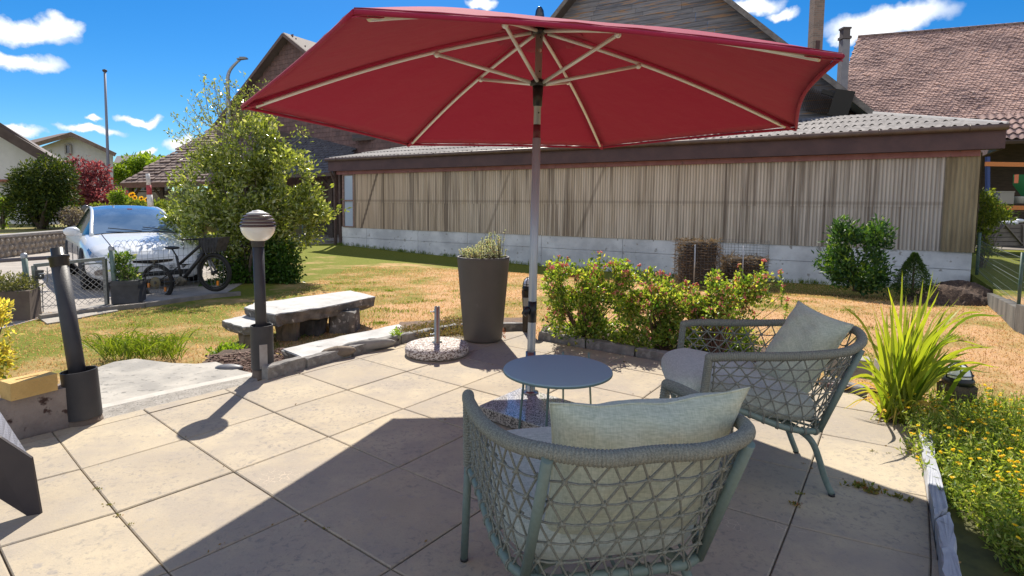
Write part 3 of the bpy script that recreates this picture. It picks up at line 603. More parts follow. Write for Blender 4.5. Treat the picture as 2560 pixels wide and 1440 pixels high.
# pallet rack inside the bay, crate, hopper
rk = thing('pallet_rack', 'orange and blue pallet rack inside the open barn bay', 'rack', at(2500, 640, 19.6))
Yk = 19.6
for v0, v1 in ((404, 416), (512, 524)):
    mb = MB(); mb.bar(at(2464, (v0 + v1) / 2, Yk), at(2700, (v0 + v1) / 2 + 4, Yk), .07, .15); mb.build('beam', M('orange_beam', (.62, .2, .05), rough=.5), rk)
mb = MB(); mb.bar(at(2469, 392, Yk + .06), at(2469, 640, Yk + .06), .1, .1, up=(1, 0, 0)); mb.build('upright', M('blue_upright', (.03, .06, .22), rough=.5), rk)
mb = MB(); mb.bar(at(2464, 528, Yk + .5), at(2700, 530, Yk + .5), .9, .05); mb.build('shelf', mOldW, rk)
hp = thing('hopper', 'green steel hopper standing on the upper rack shelf in the barn', 'hopper', at(2560, 495, Yk + .4))
mb = MB(); mb.lathe([(.06, -.75), (.7, 0), (.7, .35)], at(2580, 462, Yk + .4), 4); mb.build('bin', M('green_steel', (.05, .28, .1), rough=.5), hp)
mb = MB(); mb.box(at(2541, 447, Yk - .1), (.08, .08, .3)); mb.build('bracket', M('orange_bracket', (.7, .2, .1)), hp)
for k, (u, v, s, c_, lb, nm) in enumerate(((2505, 495, (.5, .4, .42), (.3, .28, .26), 'grey cardboard box on the middle rack shelf', 'storage_box'), (2548, 500, (.3, .3, .25), (.5, .5, .5), 'pale plastic tub beside the grey box on the rack', 'plastic_tub'), (2522, 602 - 38, (.22, .22, .5), (.25, .25, .27), 'dark canister standing behind the slatted crate', 'canister'))):
    mb = MB(); c = at(u, v, Yk + .35)
    if k == 0: mb.box(c, s); mb.box(c + Vector((0, 0, s[2] / 2 + .01)), (s[0] + .03, s[1] + .03, .04))
    else: mb.lathe([(0, -s[2] / 2), (s[0] / 2 * .85, -s[2] / 2), (s[0] / 2, s[2] / 2 - .03), (s[0] / 2 + .02, s[2] / 2), (0, s[2] / 2)], c, 16)
    one(nm, mb, M(nm, c_, rough=.6), lb, 'container', c)
cr_ = thing('slatted_crate', 'grey wooden slatted crate with crossed braces in front of the barn bay', 'crate', at(2512, 624, 18.2))
mCr = M('grey_crate_wood', (.22, .19, .18), (.14, .12, .12), 4, .9, .4, 30, rmix=.4)
for k in range(5):
    v0 = 566 + k * 11; mb = MB(); mb.bar(at(2466, v0, 18.2), at(2556, v0 - 1, 18.2), .03, .125, rnd=rng.random()); mb.build('slat', mCr, cr_)
for a, b in (((2468, 610), (2510, 562)), ((2554, 610), (2512, 562)), ((2467, 562), (2467, 614)), ((2556, 560), (2556, 614))):
    mb = MB(); mb.bar(at(*a, 18.16), at(*b, 18.16), .03, .09, up=(0, 1, 0)); mb.build('brace', mCr, cr_)
mb = MB(); c = at(2511, 588, 18.85); mb.box(c, (1.1, 1.2, .68)); mb.build('bin_body', M('crate_inside', (.08, .07, .07)), cr_)
mb = MB()
for u, v, r in ((2516, 556, .16), (2535, 557, .12), (2548, 552, .14), (2505, 558, .1)): mb.ball(at(u, v, 18.5), (r, r, .07), 10, 6)
one('plastic_bags', mb, M('white_plastic', (.75, .77, .82), rough=.35), 'white plastic sheeting bunched on top of the slatted crate', 'plastic sheet', at(2530, 560, 18.5))

# timber gable barn
mBoard = M('weathered_sunstreak_boards', (.11, .115, .14), (.34, .31, .31), 2.2, .9, .6, 30, stretch=(.6, .6, 9), rmix=.5, c3=(.42, .25, .15), s3=1.3, t3=.57)  # orange speckle colour paints sunlit streaks onto the weathered boards
tb = thing('timber_barn', 'dark weathered timber barn with a boarded gable rising behind the parasol', 'barn', at(1600, 560, 27))
Pb = at(1600, 200, 27); 
def ong(u, v, o=0): return onplane(u, v, Pb - ND * o, ND)
ap = ong(1582, -178); le = ong(1335, 132); re_ = ong(2105, 232)
gz0, gw0 = le.z, 0
def gl(z, side): # edge of the gable at height z
    e = le if side < 0 else re_; t = (z - e.z) / (ap.z - e.z); return e.lerp(ap, t)
mb = MB(); z = 2.6
while z < ap.z - .1:
    h = .2 + rng.random() * .05; zz = min(z + h, ap.z - .02)
    l0 = gl(max(z, le.z), -1); r0 = gl(max(z, re_.z), 1)
    s0 = (l0 - Pb).dot(AX); s1 = (r0 - Pb).dot(AX)
    cuts = sorted([s0, s1] + [c for c in ((s0 * .45 + s1 * .55) + rng.normal(0, .3), s0 * .75 + s1 * .25, s1 - 1.8 + rng.normal(0, .1)) if s0 < c < s1])
    for a, b in zip(cuts, cuts[1:]):
        if b - a < .1: continue
        c = Pb + AX * ((a + b) / 2) - ND * rng.uniform(0, .012); c.z = (z + zz) / 2
        mb.box(c, (b - a - .01, .03, zz - z + .03), R=RB @ Matrix.Rotation(-.12, 3, 'X'), rnd=rng.random())
    z = zz
mb.build('gable', mBoard, tb)
mRf = M('dark_roof_tile', (.1, .085, .08), (.16, .13, .12), 3, .85, .5, 30, rmix=.5)
mSof = M('pale_barge_board', (.26, .23, .21), (.16, .14, .13), 5, .85)
apx = ap + Vector((0, 0, .15))
for e, sg_ in ((le, -1), (re_, 1)):
    ee = apx.lerp(e + Vector((0, 0, .15)), 1.13)
    mb = MB(); mb.slab([apx - ND * .7, ee - ND * .7, ee + ND * 12, apx + ND * 12], .14); mb.build('roof', mRf, tb)
    mb = MB(); mb.bar(apx - ND * .74 - Vector((0, 0, .16)), ee - ND * .74 - Vector((0, 0, .16)), .05, .2); mb.build('barge_board', mSof, tb)
mb = MB()
for k in range(20):                                             # slanting boards of the side wing below the right eave
    p = ong(2010 + k * 6, 275 + k * 1.2, .3); q = ong(1980 + k * 6, 190 + k * 3.4, .3); mb.bar(p, q, .02, .24, up=tuple(ND), rnd=rng.random())
mb.build('eave_lining', M('brown_boards', (.15, .1, .075), (.08, .06, .05), 4, .9, .4, 20, rmix=.6), tb)
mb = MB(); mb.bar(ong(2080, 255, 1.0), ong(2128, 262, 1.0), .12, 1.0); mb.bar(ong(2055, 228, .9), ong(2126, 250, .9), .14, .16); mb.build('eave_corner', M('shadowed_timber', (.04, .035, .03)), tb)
mb = MB(); p0 = onplane(846, 400, at(900, 400, 31.5), ND); p1 = onplane(1500, 400, at(900, 400, 31.5), ND)
for k in range(14): a = p0.copy(); b = p1.copy(); a.z = b.z = 1.8 + k * .25; mb.bar(a, b, .03, .255, rnd=rng.random())
wg = mb.build('low_wall', M('red_brown_boards', (.2, .12, .09), (.12, .075, .06), 3, .9, .4, 20, rmix=.6), tb)
mb = MB()
for u in (905, 960, 1030, 1090): mb.bar(at(u, 420, 30.9), at(u + 2, 330, 30.9), .2, .2, up=(0, 1, 0))
mb.bar(at(960, 400, 30.8), at(1040, 340, 30.8), .16, .18, up=(0, 1, 0)); mb.build('post', M('beam_wood', (.1, .07, .055)), tb)
mb = MB(); mb.slab([at(880, 346, 29.5), at(1500, 300, 29.5), at(1500, 230, 36), at(880, 290, 36)], .15); mb.build('low_roof', mRf, tb)
# chimneys
mEaveD = M('rusty_plate', (.09, .05, .05))
def brickM(name):
    m, n, l = newmat(name); p = n['Principled BSDF']; p.inputs['Roughness'].default_value = .9; t = n.new('ShaderNodeTexCoord'); sx = n.new('ShaderNodeSeparateXYZ'); l.new(t.outputs['Object'], sx.inputs[0]); a = n.new('ShaderNodeMath'); a.operation = 'ADD'; l.new(sx.outputs['X'], a.inputs[0]); l.new(sx.outputs['Y'], a.inputs[1]); cb_ = n.new('ShaderNodeCombineXYZ'); l.new(a.outputs[0], cb_.inputs['X']); l.new(sx.outputs['Z'], cb_.inputs['Y'])
    b = n.new('ShaderNodeTexBrick'); b.inputs['Scale'].default_value = 1; b.inputs['Brick Width'].default_value = .22; b.inputs['Row Height'].default_value = .085; b.inputs['Mortar Size'].default_value = .009; b.inputs['Color1'].default_value = col((.3, .2, .16)); b.inputs['Color2'].default_value = col((.19, .14, .12)); b.inputs['Mortar'].default_value = col((.26, .23, .21)); l.new(cb_.outputs[0], b.inputs['Vector']); l.new(b.outputs['Color'], p.inputs['Base Color']); return m
def chimney(u0, u1, vt, Y, mat, lab, capm=None, vb=330):
    a = at(u0, vt, Y); b = at(u1, vt, Y); w = (b.x - a.x) * (.8 if capm is None else .9); c = (a + b) / 2; c.x -= w * .1 * 0; z0 = at(u0, vb, Y).z
    t = thing('chimney', lab, 'chimney', (c.x, c.y, z0)); mb = MB()
    if capm is None:
        mb.box((c.x, c.y, (z0 + a.z) / 2), (w, w, a.z - z0)); mb.build('shaft', brickM('chimney_brick'), t)
        k = MB(); k.box((c.x, c.y - w / 2 - .01, at(u0, 118, Y).z), (w * .38, .03, .42)); k.build('flue_door', mEaveD, t)
    else:
        mb.box((c.x, c.y, (z0 + a.z - .5) / 2), (w, w, a.z - .5 - z0)); mb.build('shaft', mat, t)
        k = MB(); k.box((c.x, c.y, a.z - .42), (w * 1.25, w * 1.25, .12)); k.box((c.x, c.y, a.z - .2), (w * .95, w * .95, .35)); k.box((c.x, c.y, a.z - .0), (w * 1.15, w * 1.15, .08)); k.build('cap', capm, t)
    return t
chimney(2031, 2062, -60, 24, (M('chimney_brick', (.3, .2, .17), (.2, .15, .13), 5, .9, .4, 30, rmix=.6), M('chimney_mortar', (.28, .24, .22), (.2, .17, .15), 3)), 'tall brown brick chimney running out of the top of the picture beside the timber gable')
chimney(2103, 2123, 72, 26, M('grey_render', (.27, .27, .3), (.22, .22, .25), 3), 'slim grey rendered chimney with a dark cap in front of the tiled roof', M('dark_cap', (.13, .11, .11)), vb=260)

# ================================================================== BUILDINGS ON THE LEFT
def face(mb, pts, th=.15): mb.slab(pts, th); return mb
# tall shingled barn
sb = thing('shingled_barn', 'tall barn with a brown shingled gable and dark roofs behind the leafy shrub', 'barn', at(720, 560, 33))
Ps = at(727, 92, 33)
def onS(u, v, o=0): return onplane(u, v, Ps - ND * o, ND)
apS = Ps; leS = onS(512, 372); ge = 2 * (apS - leS).dot(AX); reS = leS + AX * ge
mShin = M('brown_shingle', (.24, .145, .13), (.14, .09, .085), 2, .9, .4, 30, rmix=.6)
mb = MB(); z = 1.6; r_ = 0
while z < apS.z - .1:
    t = min(1, (z - leS.z) / (apS.z - leS.z)); t = max(t, 0)
    s0 = (leS - apS).dot(AX) * (1 - t) + .25; s1 = -s0 if True else 0; c = s0 + (.13 if r_ % 2 else 0)
    while c < s1:
        w = .26; q = apS + AX * (c + w / 2) - ND * .03; q.z = z + .13; mb.box(q, (w - .012, .025, .3), R=RB @ Matrix.Rotation(-.08, 3, 'X'), rnd=rng.random()); c += w
    z += .26; r_ += 1
mb.build('gable', mShin, sb)
mb = MB(); q0 = leS + AX * .2; q1 = reS - AX * .2
mb.slab([Vector((q0.x, q0.y, ZL)), Vector((q1.x, q1.y, ZL)), Vector((q1.x, q1.y, leS.z)), apS, Vector((q0.x, q0.y, leS.z))], .2); mb.build('wall', mOldW, sb)
for e in (leS, reS):
    ax_ = apS + Vector((0, 0, .12)); ee = ax_.lerp(e + Vector((0, 0, .12)), 1.06); mb = MB(); mb.slab([ax_ - ND * .5, ee - ND * .5, ee + ND * 14, ax_ + ND * 14], .16); mb.build('roof', mRf, sb)
    mb = MB(); mb.bar(ax_ - ND * .53 - Vector((0, 0, .12)), ee - ND * .53 - Vector((0, 0, .12)), .05, .18); mb.build('barge_board', M('dark_barge', (.16, .11, .1)), sb)
# lower tiled wing of that barn
wg_ = [at(640, 318, 34), at(938, 346, 33), at(838, 432, 27.5), at(640, 440, 27.5)]
wing = thing('tiled_wing', 'low tiled barn wing with a pale sunlit verge between the leafy shrub and the shed', 'barn', at(760, 580, 29))
A_ = (wg_[2] - wg_[3]).normalized(); U_ = (wg_[0] - wg_[3]); U_ = (U_ - A_ * U_.dot(A_)); 
mb = MB(); mb.slab(wg_, .12); mb.build('roof_boards', mOldW, wing)
stp = lambda p: ((p - wg_[3]).dot(A_), (p - wg_[3]).dot(U_.normalized()))
ipw = inpoly([stp(p) for p in wg_])
mb = MB(); tiles(mb, wg_[3], A_, U_, 12, 14, .26, .33, .045, ipw); mb.build('roof', M('grey_roof_tile', (.15, .145, .16), (.09, .09, .105), 2, .55, .3, 30, rmix=.5), wing)
mb = MB(); mb.bar(wg_[2] + Vector((0, 0, -.08)), wg_[3] + Vector((0, 0, -.08)), .1, .14); mb.bar(wg_[2] + Vector((0, 0, -.02)), wg_[1] + Vector((0, 0, -.02)), .08, .16); mb.build('gutter', M('dark_gutter', (.12, .09, .08)), wing)
mb = MB()
for u in (700, 772, 826): p = at(u, 445, 28.2); mb.box((p.x, p.y, (p.z + ZL) / 2), (.22, .22, p.z - ZL)); 
p = at(826, 470, 28.2); mb.bar(p, at(800, 440, 28.2), .12, .12)
mb.build('post', mOldW, wing); mb = MB(); mb.bar(at(560, 500, 34), at(850, 500, 34), .2, 5); mb.build('wall', mOldW, wing)
# carport with a brown hipped roof
cp_ = thing('carport', 'open timber carport with a brown tiled hipped roof behind the red and white pole', 'carport', at(420, 520, 29))
cpoly = [at(300, 459, 29), at(640, 452, 29), at(640, 300, 35), at(560, 318, 35)]
A2 = (cpoly[1] - cpoly[0]).normalized(); U2 = cpoly[2] - cpoly[1]; U2 = (U2 - A2 * U2.dot(A2)).normalized()
ipc = inpoly([((p - cpoly[0]).dot(A2), (p - cpoly[0]).dot(U2)) for p in cpoly])
mb = MB(); tiles(mb, cpoly[0], A2, U2, 12, 10, .3, .3, .06, ipc); mb.build('roof', M('brown_roof_tile', (.25, .18, .155), (.16, .115, .1), 2, .8, .3, 30, rmix=.5), cp_)
mb = MB(); mb.slab(cpoly, .1); mb.build('roof_boards', mOldW, cp_)
mb = MB(); mb.bar(cpoly[0] + Vector((0, 0, -.1)), cpoly[1] + Vector((0, 0, -.1)), .06, .26); mb.build('fascia', M('brown_fascia', (.2, .11, .09), (.15, .09, .07), 3), cp_)
for u in (328, 405, 480):
    p = at(u, 466, 29.6); mb = MB(); mb.box((p.x, p.y, (p.z + .2) / 2), (.17, .17, p.z - .2)); mb.bar((p.x - .5, p.y, p.z), (p.x, p.y, p.z - .7), .1, .1); mb.bar((p.x + .5, p.y, p.z), (p.x, p.y, p.z - .7), .1, .1); mb.build('post', mOldW, cp_)
mb = MB(); mb.bar(at(345, 497, 33), at(700, 497, 33), .1, .9); mb.bar(at(330, 478, 33), at(430, 478, 33), .1, .12); mb.build('half_wall', M('grey_boards', (.3, .27, .24), (.22, .2, .18), 3), cp_)

def house(name, label, wallpts, roofs, mat, rmat, win=(), th=.2):
    t = thing(name, label, 'house', (wallpts[0].x, wallpts[0].y, .37)); mb = MB(); c_w = sum(wallpts, Vector()) / len(wallpts); rd_ = Vector((c_w.x, c_w.y, 0)).normalized() * 6; mb.slab(wallpts, 6, back=rd_); mb.build('wall', mat, t)
    for r in roofs:
        mb = MB(); mb.slab(r[0], th)
        if r[0][0] is not None: mb.build('roof', r[1] if len(r) > 1 else rmat, t)
    for (u0, v0, u1, v1, Y) in win:
        mb = MB(); c = at((u0 + u1) / 2, (v0 + v1) / 2, Y); w = (u1 - u0) * Y / F; h = (v1 - v0) * Y / F
        for dx, dz, a, b in ((-w / 2, 0, .1, h), (w / 2, 0, .1, h), (0, -h / 2, w, .1), (0, h / 2, w, .1)): mb.box((c.x + dx, c.y - .05, c.z + dz), (a, .1, b))
        f_ = mb.build('window', M('window_frame', (.35, .33, .33)), t); k = MB(); k.box((c.x, c.y, c.z), (w, .06, h)); k.build('pane', glassM('pane_glass'), f_)
    return t
mWhite = M('white_render', (.72, .7, .68), (.66, .64, .62), 2, .9, .2, 40)
mGreyR = M('light_grey_render', (.55, .55, .58), (.5, .5, .53), 2, .9, .2, 40)
mEave = M('dark_brown_eave', (.07, .045, .04), (.1, .07, .06), 3, .7)
Yh = 26
def atz(u, v, Y, z): p = at(u, v, Y); p.z = z; return p
hs_ = house('white_house', 'white rendered house with a dark sloping roof edge at the left border of the picture', [atz(-300, 560, Yh, .3), atz(150, 560, Yh, .3), at(150, 415, Yh), at(0, 330, Yh), at(-300, 160, Yh)], [([at(-300, 128, Yh - 1), at(0, 306, Yh - 1), at(205, 440, Yh - 1), at(190, 420, Yh + 8), at(0, 312, Yh + 8), at(-300, 160, Yh + 8)],)], mWhite, mEave)
mb = MB(); mb.bar(at(-300, 150, Yh - 1.05), at(205, 449, Yh - 1.05), .08, .42); mb.build('barge_board', mEave, hs_)
mb = MB(); mb.bar(at(-60, 452, Yh - .2), at(45, 452, Yh - .2), .3, .12); mb.build('ledge', M('terracotta', (.3, .12, .08)), hs_)
g2 = 44
house('gabled_house', 'pale grey gabled house with one small window, between the white house and the flagpole', [atz(150, 540, g2, .3), atz(283, 540, g2, .3), at(283, 388, g2), at(177, 340, g2), at(100, 368, g2), atz(100, 540, g2, .3)],
      [([at(177, 330, g2 - 1), at(292, 383, g2 - 1), at(286, 380, g2 + 9), at(183, 332, g2 + 9)],), ([at(177, 330, g2 - 1), at(82, 352, g2 + 4), at(60, 362, g2 + 9), at(160, 335, g2 + 9)],), ([at(177, 331, g2 - .9), at(85, 357, g2 - .9), at(70, 352, g2 + 3), at(150, 334, g2 + 6)],)], mGreyR, M('brown_tile_far', (.2, .14, .11), (.14, .1, .08), 3), [(165, 362, 178, 385, g2 - .05)], .3)
h3 = 60
house('dark_roofed_house', 'far house with a dark grey roof beyond the flagpole, partly behind the light green tree', [atz(283, 530, h3, .3), atz(420, 530, h3, .3), at(420, 400, h3), at(350, 395, h3), at(283, 415, h3)],
      [([at(281, 412, h3 - 1), at(330, 396, h3 - 1), at(365, 384, h3 + 4), at(292, 390, h3 + 4)],), ([at(330, 396, h3 - 1), at(430, 420, h3 - 1), at(430, 400, h3 + 4), at(365, 384, h3 + 4)],)], M('dark_timber_wall', (.12, .12, .15), (.2, .2, .22), 2), M('grey_tile_far', (.17, .15, .15), (.12, .11, .11), 3), th=.3)

# ================================================================== TREES AND SHRUBS ON THE LEFT
def tree(name, label, cat, base, blobs, n, size, mat, trunk=None, keep=.7, cl=.5, tr=.12, ntip=14, dirb=.5, wr=.42, barkm=None, group=None):
    t = thing(name, label, cat, base, 0, group); P, D = cloud_pts(blobs, n); P, D = clumpy(P, D, cl, keep)
    d = D * dirb + rng.normal(0, .6, D.shape); d[:, 2] += .1
    ln = rng.uniform(size * .7, size * 1.25, len(P)); mb = MB(); mb.leaves(P, d, ln, ln * wr * .5); mb.build('crown', mat, t)
    br = MB(); idx = rng.choice(len(P), ntip, replace=False); branches(br, base, [Vector(P[i]) for i in idx], tr, .008); br.build('trunk', barkm or mBark, t)
    return t
mBark = M('bark', (.14, .11, .09), (.08, .06, .05), 12, .95, .7, 30)
mYew = leafM('yew_leaves', (.015, .035, .008), (.07, .11, .012), .25, .6, cc=(.16, .18, .02))
q = at(105, 566, 21.2); q.z = .4
s = 21.2 / F
tree('yew_shrub', 'dense dark green yew shrub on the raised garden in front of the white house', 'shrub', q, [(at(105, 490, 21.2), (58 * s, 1.0, 66 * s)), (at(135, 440, 21.2), (32 * s, .9, 46 * s)), (at(80, 450, 21.2), (30 * s, .8, 42 * s)), (at(68, 515, 21.2), (38 * s, .8, 44 * s)), (at(148, 500, 21.2), (30 * s, .8, 54 * s)), (at(45, 475, 21.2), (14 * s, .5, 44 * s)), (at(168, 440, 21.2), (11 * s, .5, 38 * s)), (at(115, 405, 21.2), (10 * s, .4, 22 * s))], 15000, .15, mYew, keep=.95, wr=.32, dirb=.9)
mMap = leafM('red_maple_leaves', (.12, .02, .03), (.38, .12, .12), .35, .5, cc=(.55, .3, .28), tcol=(1.4, .8, .8))
s = 24 / F; q = at(225, 530, 24); q.z = .4
tree('red_maple', 'red leaved maple tree between the dark yew and the flagpole', 'tree', q, [(at(222, 470, 24), (46 * s, 1.1, 46 * s)), (at(200, 430, 24), (22 * s, .8, 36 * s)), (at(240, 430, 24), (20 * s, .8, 26 * s)), (at(262, 495, 24), (40 * s, 1, 30 * s)), (at(195, 500, 24), (24 * s, 1, 30 * s)), (at(292, 505, 24), (18 * s, 1, 22 * s))], 7500, .17, mMap, keep=.7, cl=.35)
mLim = leafM('light_green_leaves', (.08, .16, .02), (.26, .36, .04), .5, .5)
s = 52 / F; q = at(350, 540, 52)
q.z = .3
tree('light_green_tree', 'light green round tree in front of the far dark roofed house', 'tree', q, [(at(350, 430, 52), (55 * s, 2, 34 * s)), (at(375, 410, 52), (38 * s, 2, 24 * s)), (at(320, 440, 52), (32 * s, 2, 28 * s)), (at(420, 415, 52), (26 * s, 2, 22 * s))], 6000, .4, mLim, keep=.8, cl=.8, tr=.25)
mGar = leafM('garden_leaves', (.05, .1, .02), (.28, .33, .05), .45, .5)
def garden_bush(u, v, Y, ru, rv, label, n=1500, mat=mGar, size=.11, nm='garden_shrub', grp=None):
    s = Y / F; b = at(u, v + rv, Y); b.z = max(b.z - .05, .3); return tree(nm, label, 'shrub', b, [(at(u, v, Y), (ru * s, max(.4, ru * s * .6), rv * s)), (at(u - ru * .4, v - rv * .3, Y), (ru * s * .5, .4, rv * s * .7)), (at(u + ru * .45, v - rv * .15, Y), (ru * s * .5, .4, rv * s * .7))], n, size, mat, ntip=6, tr=.04, keep=.75, cl=.3)
mLav = leafM('lavender_leaves', (.12, .09, .1), (.3, .27, .26), .3, .6)
garden_bush(178, 545, 20.8, 24, 26, 'grey purple lavender clump between the dark yew and the car', 1500, mLav, .1, 'lavender')
garden_bush(8, 530, 21, 20, 42, 'light green bush at the left border in front of the white house', 1500, mLim)
garden_bush(300, 500, 22, 22, 30, 'bright green bush under the red maple by the flagpole', 1800, mLim)
garden_bush(255, 525, 21, 34, 14, 'low yellow green plants behind the roof of the white car', 1500)
garden_bush(410, 525, 20, 36, 24, 'grey green garden bush right of the red and white marker pole', 1700)
garden_bush(345, 515, 21.5, 22, 16, 'leafy plants below the sunflowers', 1000)
sf = thing('sunflowers', 'small group of yellow sunflowers left of the red and white marker pole', 'flowers', at(335, 520, 21), group=None)
stm = MB(); mPet = leafM('sunflower_petals', (.8, .5, .02), (.9, .6, .03), .3); mDis = M('sunflower_disc', (.1, .05, .02))
for u, v in ((328, 488), (338, 494), (333, 486), (354, 496), (367, 499)):
    c = at(u, v, 21); k = 16; pe = MB(); ce = MB(); a = np.arange(k) * 2 * PI / k; pe.leaves(np.tile(tuple(c), (k, 1)), np.stack([np.cos(a), np.full(k, -.25), np.sin(a)], 1), .11, .028); ce.ball(c + Vector((0, -.01, 0)), (.045, .02, .045), 8, 5); stm.tube([c, c + Vector((0, .05, -.6))], .012, 5); blm = pe.build('bloom', mPet, sf); ce.build('disc', mDis, blm)
stm.build('stem', mGreen, sf)
gl_ = thing('garden_globe_lamp', 'small dark globe lamp on the garden wall behind the car roof', 'lamp', at(214, 545, 20)); mb = MB(); mb.ball(at(214, 521, 20), .13, 14, 10); mb.build('globe', M('smoky_globe', (.1, .1, .1), rough=.1), gl_); mb = MB(); mb.tube([at(214, 530, 20), at(214, 560, 20)], .03, 8); mb.build('stem', mEave, gl_)

# flagpole, street lamp, marker pole
mGal = M('galvanised_metal', (.42, .43, .45), (.32, .33, .35), 8, .45, .1, 40, metal=.6)
fp = thing('flagpole', 'tall bare white flagpole rising above the red maple', 'flagpole', atz(274, 530, 26, .35))
mb = MB(); a = atz(274, 530, 26, .35); b = at(262, 178, 26); mb.tube([a, b], [.075, .05], 10); mb.build('pole', M('pole_paint', (.22, .24, .3), rough=.4), fp); mb = MB(); mb.lathe([(0, .1), (.09, .06), (.1, 0), (.05, -.05)], b, 12); mb.build('cap', mEave, fp)
stl = thing('street_lamp', 'curved street lamp post rising behind the leafy shrub', 'street lamp', atz(572, 560, 25, ZL))
P = crom([atz(572, 560, 25, ZL), at(571, 280, 25), at(569, 205, 25), at(574, 178, 25), at(590, 158, 25), at(600, 150, 25)], 8); mb = MB(); mb.tube(P, np.linspace(.1, .045, len(P)), 10); mb.build('post', mGal, stl)
mb = MB(); h = at(606, 147, 25); mb.box(h, (.42, .2, .06), R=Matrix.Rotation(-.12, 3, 'Y')); mb.box(h + Vector((.02, 0, .05)), (.26, .14, .05)); mb.build('lamp_head', M('lamp_head_grey', (.25, .26, .28), rough=.5), stl)
mk = thing('marker_pole', 'red and white banded wooden marker pole beside the carport', 'pole', atz(379, 560, 18, .2))
vs = [434, 463, 487, 520, 548, 575]; mWp = M('white_flaking_paint', (.72, .7, .68), (.5, .45, .42), 8, .7, .3, 20, c3=(.3, .25, .22), s3=30); mRp = M('red_paint', (.42, .05, .06), (.3, .05, .05), 8, .6, .3, 20)
for k in range(5):
    u0 = 369 + (vs[k] - 434) * .09; u1 = 369 + (vs[k + 1] - 434) * .09; mb = MB(); mb.tube([at(u0, vs[k], 18), at(u1, vs[k + 1], 18)], [.06 + k * .012, .066 + k * .012], 10); mb.build('band', mRp if k % 2 else mWp, mk)

# ================================================================== LARGE LEAFY SHRUB
mMag = leafM('glossy_shrub_leaves', (.06, .09, .02), (.32, .39, .08), .4, .2, 1.0, cc=(.5, .52, .3))
Ym = 12.2; s = Ym / F; b = G(640, 706, ZL)
ms_ = thing('leafy_shrub', 'large glossy leaved shrub with thin bare twigs on top, behind the bicycle', 'shrub', b)
bl = [((640, 560), 120, 90), ((600, 470), 105, 76), ((690, 520), 110, 90), ((760, 510), 85, 50), ((560, 540), 105, 90), ((470, 560), 60, 75), ((620, 390), 85, 75), ((700, 430), 80, 60), ((650, 325), 50, 42), ((700, 360), 50, 40), ((610, 640), 100, 70), ((690, 650), 55, 60), ((540, 420), 70, 50), ((655, 250), 26, 16), ((480, 470), 50, 50), ((800, 530), 45, 32), ((745, 590), 60, 30), ((510, 620), 70, 60)]
B = [(at(u, v, Ym + rng.normal(0, .25)), (a * s, min(a, 75) * s * 1.1, c * s)) for (u, v), a, c in bl]
P, D = cloud_pts(B, 46000); P, D = clumpy(P, D, .26, .58); k = (P[:, 2] > ZL + .08); P, D = P[k], D[k]
d = D * .5 + rng.normal(0, .6, D.shape); d[:, 2] += .35; ln = rng.uniform(.07, .14, len(P)); mb = MB(); mb.leaves(P, d, ln, ln * .22); mb.build('foliage', mMag, ms_)
br = MB(); tw = MB(); TP = []; TD = []
for k in range(40):
    i = rng.integers(len(P)); branches(br, b + Vector((rng.normal(0, .12), rng.normal(0, .1), 0)), [Vector(P[i])], .045, .006, bend=.2)
tips = [(442, 300), (468, 250), (455, 330), (490, 235), (508, 195), (520, 225), (535, 205), (548, 215), (420, 330), (440, 355), (470, 300), (500, 270), (530, 250), (560, 235), (590, 215), (575, 250), (610, 215), (665, 205), (640, 215), (480, 390), (505, 340), (600, 240), (555, 190)]
for u, v in tips:
    st_ = at(rng.uniform(560, 610), rng.uniform(340, 400), Ym + rng.normal(0, .15)); e = at(u, v, Ym + rng.normal(0, .3)); m1 = st_.lerp(e, .55) + Vector((-.08 if u < 520 else 0, 0, -.12 if u < 520 else .0))
    Pt = crom([st_, m1, e], 7); tw.tube(Pt, np.linspace(.013, .0035, len(Pt)), 5, caps=False)
    for j in range(4, len(Pt)):
        for q in range(3 if u < 600 else 8): TP.append(Pt[j] + rng.normal(0, .05, 3)); TD.append(rng.normal(0, 1, 3) + (0, 0, .6))
        if j % 3 == 0:
            e2 = Vector(Pt[j]) + Vector(rng.normal(0, .16, 3)) + Vector((-.05, 0, .14)); tw.tube([Pt[j], e2], [.005, .002], 4, caps=False)
            for q in range(5): TP.append(np.array(e2) + rng.normal(0, .025, 3)); TD.append(rng.normal(0, 1, 3) + (0, 0, .6))
for u, v in ((755, 325), (770, 335), (745, 335), (735, 345)):
    for q in range(14): TP.append(np.array(at(u, v, Ym)) + rng.normal(0, .06, 3)); TD.append(rng.normal(0, 1, 3) + (0, 0, .5))
tw.tube(crom([at(690, 390, Ym), at(730, 362, Ym), at(765, 335, Ym)], 6), .006, 5)
br.build('branch', mBark, ms_); tw.build('twigs', M('pale_twig', (.28, .24, .2), (.2, .17, .14), 9), ms_)
mb = MB(); ln = rng.uniform(.06, .1, len(TP)); mb.leaves(np.array(TP), np.array(TD), ln, ln * .2); mb.build('upper_leaves', mMag, ms_)
mUn = leafM('undergrowth_leaves', (.02, .06, .01), (.08, .17, .02), .3, .4)
P, D = cloud_pts([(at(690, 650, Ym - .5), (.5, .3, .55)), (at(610, 680, Ym - .5), (.55, .3, .35)), (at(720, 690, Ym - .5), (.3, .25, .22)), (at(540, 715, Ym - .9), (.3, .3, .12))], 5500); k = P[:, 2] > ZL; P, D = P[k], D[k]
mb = MB(); ln = rng.uniform(.06, .11, len(P)); mb.leaves(P, D * .5 + rng.normal(0, .6, P.shape), ln, ln * .26); ud = mb.build('leaves', mUn, None, off=G(660, 712, ZL)); tag(ud, 'dark green low undergrowth at the foot of the large leafy shrub', 'bush'); ud.name = 'undergrowth_bush'
